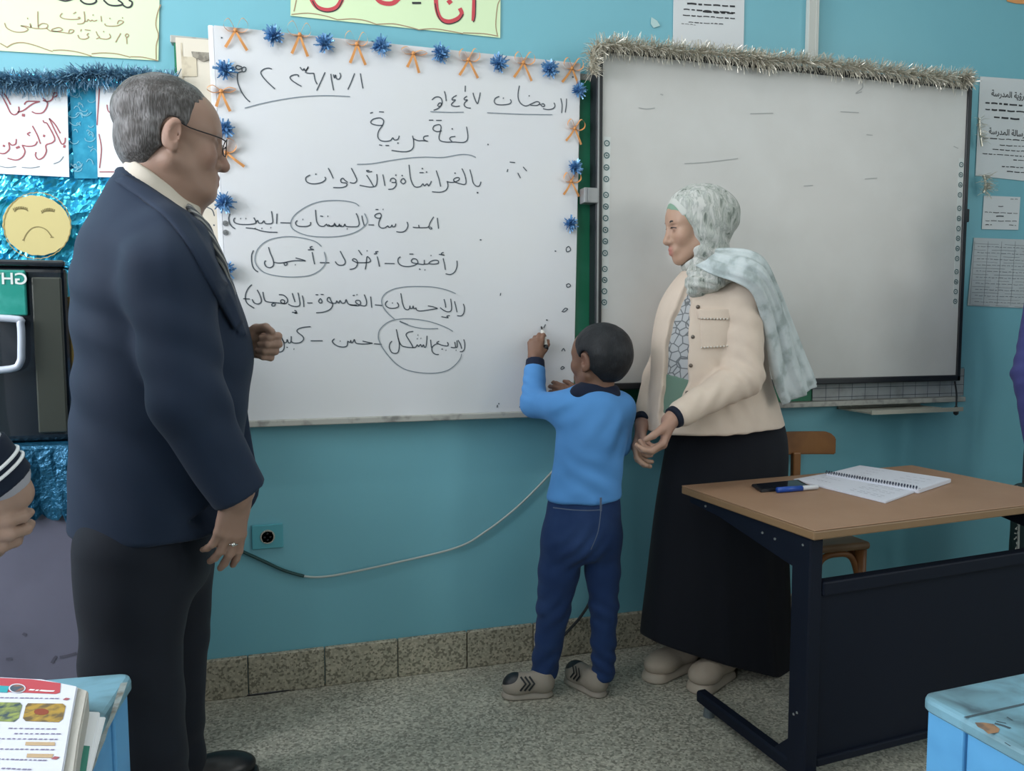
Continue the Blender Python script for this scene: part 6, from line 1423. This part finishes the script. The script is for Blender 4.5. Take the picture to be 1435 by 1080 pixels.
def side(x):
    bm = bmesh.new()
    box(bm, (x, .018, .035), (x+.042, .085, ZT-.03), DM, .004, 1)                       # post
    bmo('leg', bm, NAVY, dk)
    bm = bmesh.new(); box(bm, (x+.004, -.02, .028), (x+.040, .50, .066), DM, .006, 1)
    vs = []
    for yy, zz in ((.085, .066), (.085, .125), (.145, .066)): vs.append(((x+.010, yy, zz), (x+.032, yy, zz)))
    A_ = [bm.verts.new(DM @ Vector(v[0])) for v in vs]; B_2 = [bm.verts.new(DM @ Vector(v[1])) for v in vs]
    bm.faces.new(A_); bm.faces.new(B_2[::-1])
    for i in range(3): bm.faces.new((A_[i], B_2[i], B_2[(i+1) % 3], A_[(i+1) % 3]))
    ft = bmo('foot', bm, NAVY, dk)
    for yy in (.0, .455):
        bm = bmesh.new(); cyl(bm, DM @ Vector((x+.022, yy, .0005)), DM @ Vector((x+.022, yy, .028)), .018, .014, 16); bmo('glide', bm, mat('grey_glide', (.10, .12, .13), .5), ft)
    bm = bmesh.new(); prof = [(.02, ZT-.027), (.545, ZT-.027), (.545, ZT-.048), (.40, ZT-.058), (.085, ZT-.115), (.02, ZT-.115)]
    A_ = [bm.verts.new(DM @ Vector((x+.002, y_, z_))) for y_, z_ in prof]; B_2 = [bm.verts.new(DM @ Vector((x+.040, y_, z_))) for y_, z_ in prof]
    bm.faces.new(A_); bm.faces.new(B_2[::-1])
    for i in range(6): bm.faces.new((A_[i], B_2[i], B_2[(i+1) % 6], A_[(i+1) % 6]))
    bmesh.ops.recalc_face_normals(bm, faces=bm.faces); br = bmo('bracket', bm, NAVY, dk)
    for yy, zz in ((.045, ZT-.05), (.15, ZT-.062), (.20, ZT-.058), (.46, ZT-.042), (.05, .21), (.062, .20)):
        bm = bmesh.new(); bmesh.ops.create_icosphere(bm, subdivisions=1, radius=.0042, matrix=Matrix.Translation(DM @ Vector((x+.001, yy, zz)))); bmo('bolt', bm, BOLT, br)
side(-.002); side(WD_-.040)
bm = bmesh.new(); box(bm, (.040, .030, .075), (WD_-.040, .046, .555), DM, .002, 1); box(bm, (.040, .014, .520), (WD_-.040, .046, .558), DM, .005, 2); box(bm, (.040, .020, .070), (WD_-.040, .046, .092), DM, .004, 2)
bmo('modesty_panel', bm, NAVY, dk)
# things on the desk
ph = thing('phone', 'black smartphone lying on the left part of the desk', 'phone', atZ(1094, 680, ZT))
def quadbox(name, px, z, th, m, parent, bev=.002):
    C = [atZ(x, y, z+th) for x, y in px]; bm = bmesh.new()
    T_ = [bm.verts.new(p) for p in C]; B2 = [bm.verts.new(p-Vector((0, 0, th))) for p in C]
    bm.faces.new(T_); bm.faces.new(B2[::-1])
    for i in range(len(C)): bm.faces.new((T_[i], B2[i], B2[(i+1) % len(C)], T_[(i+1) % len(C)]))
    bmesh.ops.recalc_face_normals(bm, faces=bm.faces)
    if bev: bmesh.ops.bevel(bm, geom=bm.edges[:], offset=bev, segments=2, affect='EDGES')
    return bmo(name, bm, m, parent)
quadbox('case', [(1053, 678), (1119, 671.5), (1136, 681), (1066, 686.5)], ZT+.0005, .008, BLACKP, ph)
quadbox('screen', [(1059, 677.6), (1117, 672.4), (1130, 680.6), (1068, 685)], ZT+.0086, .0004, mat('dark_glass', (.006, .008, .014), .08), ph, 0)
p0, p1 = atZ(1089, 686.5, ZT+.0089), atZ(1146, 682, ZT+.0089)
mk2 = thing('marker', 'blue board marker with a white cap lying beside the phone on the desk', 'marker', p0); d = p1-p0
bm = bmesh.new(); tube(bm, [p0, p0+d*.60], [.0085, .0085], 14); bmo('blue_barrel', bm, mat('blue_marker_plastic', (.015, .07, .36), .35), mk2, True)
bm = bmesh.new(); tube(bm, [p0+d*.60, p0+d*.97, p0+d], [.0075, .0070, .005], 14); bmo('white_cap', bm, mat('white_cap_plastic', (.6, .62, .66), .4), mk2, True)
nb_ = thing('notebook', 'open spiral notebook with printed white pages on the desk', 'notebook', atZ(1222, 676, ZT))
PAGE = mat('white_page', (.66, .68, .76), .8)
s0, s1 = (1157.5, 663), (1287.5, 685.5)
quadbox('left_pages', [(1112, 671), s0, s1, (1241, 702.5)], ZT+.0005, .006, PAGE, nb_, .001)
quadbox('right_pages', [s0, (1205, 651.5), (1333, 670.5), s1], ZT+.0005, .013, PAGE, nb_, .0015)
bm = bmesh.new(); A0, A1 = atZ(*s0, ZT+.012), atZ(*s1, ZT+.012); dd = (A1-A0).normalized(); pp = Vector((-dd.y, dd.x, 0)); n_ = 34
hel = []
for i in range(n_*10+1):
    a_ = i/10*2*math.pi; hel.append(A0+(A1-A0)*(i/(n_*10))+pp*.0065*math.cos(a_)+Vector((0, 0, .006*math.sin(a_)+.003)))
tube(bm, hel, .0013, 5); bmo('spiral_wire', bm, mat('dark_blue_wire', (.03, .04, .08), .35, .6), nb_, True)
def inkZ(name, strokes, z, m, parent, w):
    out = []
    for st in strokes:
        ww = w
        if st[0] == 'w': ww, st = st[1], st[2]
        out.append((catmull([atZ(x, y, z) for x, y in st], 3), ww))
    return strokes_apart(name, out, (0, 0, 1), m, parent)
def words(x0, y0, x1, y1, n, r): # short dashes along a line
    o = []
    for i in range(n):
        a_ = i/n; b2 = a_+r.uniform(.5, .85)/n; o.append([(x0+(x1-x0)*a_, y0+(y1-y0)*a_+r.uniform(-.2, .2)), (x0+(x1-x0)*b2, y0+(y1-y0)*b2)])
    return o
r_ = random.Random(3); stl = []; strr = []
for k in range(9):
    f_ = .10+.09*k; x0, y0 = s0[0]+(1112-s0[0])*f_, s0[1]+(671-s0[1])*f_; x1, y1 = s1[0]+(1241-s1[0])*f_, s1[1]+(702.5-s1[1])*f_
    a_, b2 = (.55, .92) if k % 3 else (.08, .30); stl += words(x0+(x1-x0)*a_, y0+(y1-y0)*a_, x0+(x1-x0)*b2, y0+(y1-y0)*b2, 5, r_)
    x0, y0 = s0[0]+(1205-s0[0])*f_, s0[1]+(651.5-s0[1])*f_; x1, y1 = s1[0]+(1333-s1[0])*f_, s1[1]+(670.5-s1[1])*f_
    a_, b2 = (.60, .90) if k % 2 else (.2, .34); strr += words(x0+(x1-x0)*a_, y0+(y1-y0)*a_, x0+(x1-x0)*b2, y0+(y1-y0)*b2, 4, r_)
PRN = mat('grey_page_print', (.20, .22, .28), .8)
inkZ('printed_lines', stl, ZT+.0069, PRN, nb_, .0022); inkZ('printed_lines', strr, ZT+.0139, PRN, nb_, .0022)

# wooden chair behind the desk
cx0, cx1, cyf, cyb, sz = 1.69, 1.94, 2.29, 2.50, .445
CM = Matrix.Identity(4)
ch = thing('wooden_chair', 'brown wooden chair behind the desk, back towards the wall', 'chair', ((cx0+cx1)/2, 2.37, 0))
def bent(pts, r_): bm = bmesh.new(); tube(bm, catmull(pts, 6), r_, 10); return bm
bm = bmesh.new(); box(bm, (cx0, cyf-.09, sz-.028), (cx1, cyb-.02, sz), None, .012, 3); bmo('seat', bm, mat('worn_seat_wood', (.26, .16, .085), .5, var=(9, (.20, .11, .05), .4, .7)), ch)
zr0, zr1 = atY(1150, 635, 2.50).z, atY(1150, 603.5, 2.50).z; xr_ = atY(1162, 615, 2.50).x; xl_ = xr_-.40
V = []; F = []; n_ = 24
for i in range(n_+1):
    t_ = i/n_; X = xl_+(xr_-xl_)*t_; Y = 2.515-.045*(2*t_-1)**2-.0
    hh_ = (zr1-zr0)*.5*(1-.55*max(0, (abs(2*t_-1)-.82)/.18)**2); zc_ = (zr0+zr1)/2
    for dy, dz in ((-.012, -(zr1-zr0)*.5), (-.012, hh_), (.010, hh_), (.010, -(zr1-zr0)*.5)): V.append((X, Y+dy, zc_+dz))
for i in range(n_):
    for k in range(4): a_ = i*4; F.append((a_+k, a_+(k+1) % 4, a_+4+(k+1) % 4, a_+4+k))
F += [(3, 2, 1, 0), (n_*4, n_*4+1, n_*4+2, n_*4+3)]
o = meshd('backrest', V, F, WOOD, ch); bm = bmesh.new(); bm.from_mesh(o.data); bmesh.ops.recalc_face_normals(bm, faces=bm.faces); bmesh.ops.bevel(bm, geom=[e for e in bm.edges if e.calc_face_angle(0) > .6], offset=.004, segments=2, affect='EDGES'); bm.to_mesh(o.data); bm.free()
xp = atY(1113.5, 650, 2.505).x
for xx in (xp, 2*(xl_+xr_)/2-xp):
    bm = bmesh.new(); box(bm, (xx-.017, 2.488, sz-.02), (xx+.017, 2.510, zr0+.01), None, .005, 2); bmo('back_post', bm, WOOD, ch)
for xx in (cx0+.025, cx1-.025):
    for yy in (cyf-.065, cyb-.045):
        bm = bmesh.new(); tube(bm, [(xx, yy, sz-.03), (xx, yy, .25), (xx+(.012 if xx > 1.8 else -.012), yy, 0.001)], [.021, .019, .015], 12); bmo('leg', bm, WOOD, ch, True)
    bmo('bent_brace', bent([(xx, cyf-.065, sz-.16), (xx, cyf-.03, sz-.06), (xx, 2.34, sz-.04), (xx, cyb-.08, sz-.06), (xx, cyb-.045, sz-.16)], .011), WOOD, ch, True)
bmo('bent_brace', bent([(cx0+.025, cyf-.065, sz-.16), (cx0+.06, cyf-.065, sz-.06), ((cx0+cx1)/2, cyf-.065, sz-.04), (cx1-.06, cyf-.065, sz-.06), (cx1-.025, cyf-.065, sz-.16)], .011), WOOD, ch, True)

# light blue school desks in the foreground
PB, nt, b = newmat('chipped_blue_paint'); tc = nt.nodes.new('ShaderNodeTexCoord')
n = nt.nodes.new('ShaderNodeTexNoise'); n.inputs['Scale'].default_value = 11; n.inputs['Detail'].default_value = 11; n.inputs['Distortion'].default_value = .8; nt.links.new(tc.outputs['Object'], n.inputs['Vector'])
r = nt.nodes.new('ShaderNodeValToRGB'); nt.links.new(n.outputs['Fac'], r.inputs[0]); e = r.color_ramp.elements; e[0].position = .34; e[0].color = (.07, .12, .15, 1); e[1].position = .62; e[1].color = (.18, .36, .46, 1)
x = r.color_ramp.elements.new(.46); x.color = (.135, .255, .31, 1)
nt.links.new(r.outputs[0], b.inputs['Base Color']); b.inputs['Roughness'].default_value = .45
bp = nt.nodes.new('ShaderNodeBump'); bp.inputs['Strength'].default_value = .3; bp.inputs['Distance'].default_value = .006; nt.links.new(n.outputs['Fac'], bp.inputs['Height']); nt.links.new(bp.outputs[0], b.inputs['Normal'])
PBS = mat('glossy_blue_paint', (.11, .36, .66), .4, var=(6, (.07, .26, .52), .45, .7), bump=(18, .08))
CHIP = mat('bare_chipped_wood', (.30, .17, .09), .8, var=(40, (.14, .10, .08), .45, .6)); DIRT = mat('dark_dirt_groove', (.05, .08, .10), .8)
WORN = mat('worn_grey_edge', (.23, .27, .27), .7, var=(30, (.12, .11, .09), .48, .62, 7), bump=(60, .4))
def school_desk(lab, corner, ax, ay, w, dep, zt, chips):
    """corner = far corner towards the picture centre; ax, ay = unit directions of its two top edges"""
    t = thing('school_desk', lab, 'school desk', (corner.x, corner.y, 0))
    M = Matrix(((ax.x, ay.x, 0, corner.x), (ax.y, ay.y, 0, corner.y), (0, 0, 1, 0), (0, 0, 0, 1)))
    flip = ax.cross(ay).z < 0
    bm = bmesh.new(); R_ = .022; rings = []
    for ins, z in ((.004, zt-.022), (0, zt-.018), (0, zt-.007), (.002, zt-.002), (.007, zt)):
        ring = []
        for cx_, cy_, a0 in ((R_, R_, 180), (w-R_, R_, 270), (w-R_, dep-R_, 0), (R_, dep-R_, 90)):
            for k in range(7):
                a = math.radians(a0+15*k); ring.append(bm.verts.new(M @ Vector((cx_+(R_-ins)*math.cos(a), cy_+(R_-ins)*math.sin(a), z))))
        rings.append(ring)
    for a, b in zip(rings, rings[1:]):
        for k in range(28): bm.faces.new((a[k], a[(k+1) % 28], b[(k+1) % 28], b[k]))
    bm.faces.new(rings[0]); bm.faces.new(rings[-1])
    bmesh.ops.recalc_face_normals(bm, faces=bm.faces); top = bmo('desk_top', bm, PB, t)
    def B(name, lo, hi, m, parent=t, bev=.003):
        bm = bmesh.new(); box(bm, lo, hi, M, bev); bmesh.ops.recalc_face_normals(bm, faces=bm.faces); return bmo(name, bm, m, parent)
    for x_ in (.008, w-.028):
        for y_ in (.010, dep-.070): B('leg', (x_, y_, .001), (x_+.022, y_+.060, zt-.022), PBS)
        B('side_panel', (x_+.004, .072, zt-.26), (x_+.018, dep-.072, zt-.0225), PBS); B('foot_rail', (x_+.004, .072, .08), (x_+.018, dep-.072, .14), PBS)
    B('front_panel', (.032, .014, zt-.26), (w-.032, .028, zt-.0225), PBS)
    B('shelf', (.032, .03, zt-.19), (w-.032, dep-.10, zt-.176), PBS)
    return t, top, M
E1 = (atZ(1435, 940, .66)-atZ(1288, 970, .66)).normalized(); E2 = (atZ(1435, 1075, .66)-atZ(1293, 985, .66)); E2 = Vector((E1.y, -E1.x, 0))
rd, rtop, RM = school_desk('light blue painted school desk with chipped paint in the bottom right corner', atZ(1287, 971, .66), E1, E2, 1.0, .42, .66, 1)
inkZ('plank_joint', [[(1352, 1005), (1395, 995), (1440, 985)]], .6606, DIRT, rtop, .004)
bm = bmesh.new(); bm.faces.new([bm.verts.new(atZ(x_, y_, .6605)) for x_, y_ in ((1366, 1012), (1378, 1012), (1392, 1014), (1401, 1021), (1399, 1026), (1385, 1028), (1378, 1022), (1370, 1018))]); bmesh.ops.recalc_face_normals(bm, faces=bm.faces); bmo('chipped_patch', bm, CHIP, rtop)
inkZ('dark_scratches', [('w', .005, [(1394, 1013), (1405, 1016), (1416, 1020)]), [(1396, 1010), (1410, 1013)], [(1411, 1004), (1419, 1009)], [(1408, 1040), (1416, 1045)]], .6606, DIRT, rtop, .0022)
E3 = (atZ(0, 955, .70)-atZ(187, 940, .70)).normalized(); E4 = Vector((-E3.y, E3.x, 0))
ld, ltop, LM_ = school_desk('light blue painted school desk in the bottom left corner, under the open textbook', atZ(189, 940, .70), E3, E4, .95, .42, .70, 0)
bm = bmesh.new(); ed = [(177, 956), (172, 970), (165, 990), (160, 1005), (152, 1022), (145, 1038), (138, 1055), (131, 1072), (124, 1090)]
rr2 = random.Random(6)
ribbon(bm, [atZ(x_-3, y_, .7006) for x_, y_ in ed], [rr2.uniform(.004, .010) for _ in ed], (0, 0, 1))
for f in bm.faces:
    f.normal_update()
    if f.normal.z < 0: f.normal_flip()
bmo('worn_edge', bm, WORN, ltop)
# the books on it
ZB = .742
bk = thing('textbook', 'open thick textbook with a red page header and small pictures, on the left school desk', 'book', atZ(40, 1010, .70))
def quadZ(px, z): return [atZ(x_, y_, z) for x_, y_ in px]
def page(px, z, m, parent, name, th):
    return quadbox(name, px, z-th, th, m, parent, .0015)
page([(-150, 938), (0, 948), (60, 951), (109, 961), (100, 1010), (92, 1060), (80, 1130), (60, 1240), (-220, 1240)], ZB, PAGE, bk, 'open_page', .004)
PGE = mat('page_block', (.50, .48, .44), .85, bump=(300, .4, (.1, .1, 6)))
quadbox('page_block', [(-150, 938), (0, 949), (110, 962), (124, 967), (112, 1030), (104, 1090), (84, 1240), (-220, 1240)], .7008, ZB-.0046-.7008, PGE, bk, .002)
inkQ = lambda name, px, m, z=ZB+.0005: (lambda bm: (bm.faces.new([bm.verts.new(p) for p in quadZ(px, z)]), bmesh.ops.recalc_face_normals(bm, faces=bm.faces), [f.normal_flip() for f in bm.faces if (f.normal_update() or f.normal.z < 0)], bmo(name, bm, m, bk))[-1])(bmesh.new())
inkQ('red_header', [(-140, 940), (0, 949.5), (45, 951.5), (85, 957), (84, 970), (78, 972), (30, 970), (-140, 962)], mat('red_print', (.50, .07, .09), .6))
inkQ('teal_tab', [(-60, 957), (13, 961), (10, 970), (-60, 966)], mat('teal_print', (.04, .36, .42), .6), ZB+.0008)
def discZ(name, cx_, cy_, rx, ry, m, z):
    bm = bmesh.new(); bm.faces.new([bm.verts.new(atZ(cx_+rx*math.cos(i*math.pi/12), cy_+ry*math.sin(i*math.pi/12), z)) for i in range(24)])
    for f in bm.faces:
        f.normal_update()
        if f.normal.z < 0: f.normal_flip()
    return bmo(name, bm, m, bk)
discZ('round_picture_rim', 24, 964, 12, 6.5, PAGE, ZB+.0011); discZ('round_picture', 24, 964, 10, 5.4, mat('dark_teal_picture', (.06, .10, .14), .6, var=(90, (.30, .14, .10), .45, .6)), ZB+.0014)
inkZ('header_lettering', [[(41, 966), (48, 966.5)], [(50, 966.8), (54, 967)], [(56, 967), (66, 967.8), (76, 968)]], ZB+.0009, WHITEPAPER, bk, .0035)
PIC = mat('food_picture', (.42, .27, .05), .6, var=(70, (.14, .10, .05), .42, .6)); PIC2 = mat('green_picture', (.30, .36, .10), .6, var=(70, (.05, .08, .10), .42, .62))
inkQ('small_picture', [(39, 985), (88, 985.5), (92, 989), (88, 1007), (82, 1011.5), (36, 1010), (32, 1006), (36, 989)], PIC)
discZ('bowl_in_picture', 58, 997, 10.5, 4.5, mat('bowl_print', (.26, .06, .03), .6), ZB+.0008)
inkQ('small_picture', [(-30, 983), (28, 984), (31, 988), (26, 1006), (20, 1011), (-36, 1009)], PIC2)
ln = []
r_ = random.Random(5)
for (x0, y0, x1, y1, n_) in ((0, 977, 84, 978.5, 12), (12, 1020, 80, 1021, 9), (20, 1027.5, 86, 1028, 9), (-5, 1034.5, 84, 1035.5, 12), (0, 1049, 78, 1050, 11), (-4, 1063, 66, 1065, 11), (2, 1076, 46, 1078, 6)): ln += words(x0, y0, x1, y1, n_, r_)
inkZ('printed_text', ln, ZB+.0006, mat('violet_grey_print', (.20, .18, .30), .8), bk, .0022)
inkZ('red_bullets', [[(90, 978.5), (96, 979.5)], [(74, 1061), (81, 1062)]], ZB+.0007, REDI, bk, .005)
TAN = mat('tan_bar_print', (.50, .36, .22), .7)
inkQ('answer_bar', [(36, 1039), (77, 1039.5), (77, 1044.5), (35, 1044)], TAN); inkQ('answer_bar', [(38, 1055.5), (75, 1056), (73, 1061.5), (37, 1061)], TAN)
b1 = thing('booklet', 'white booklet with a green lower half, lying under the right edge of the textbook', 'booklet', atZ(125, 1040, .70))
quadbox('cover', [(126, 968), (128, 971), (140, 997), (122, 1085), (112, 1150), (85, 1150), (100, 1050), (118, 996)][2:] , .7008, .006, WHITEPAPER, b1, .001)
bm = bmesh.new(); bm.faces.new([bm.verts.new(p) for p in quadZ([(114, 1044), (126, 1045), (119, 1092), (104, 1092)], .7072)])
for f in bm.faces:
    f.normal_update()
    if f.normal.z < 0: f.normal_flip()
bmo('green_print', bm, mat('green_cover_print', (.04, .24, .18), .6), b1)
b2_ = thing('booklet', 'plain white sheets at the right of the green booklet, near the worn desk edge', 'booklet', atZ(140, 1040, .70))
quadbox('sheets', [(136, 1004), (148, 1004), (136, 1050), (125, 1092), (118, 1092), (128, 1044)], .7008, .003, WHITEPAPER, b2_, .0008)
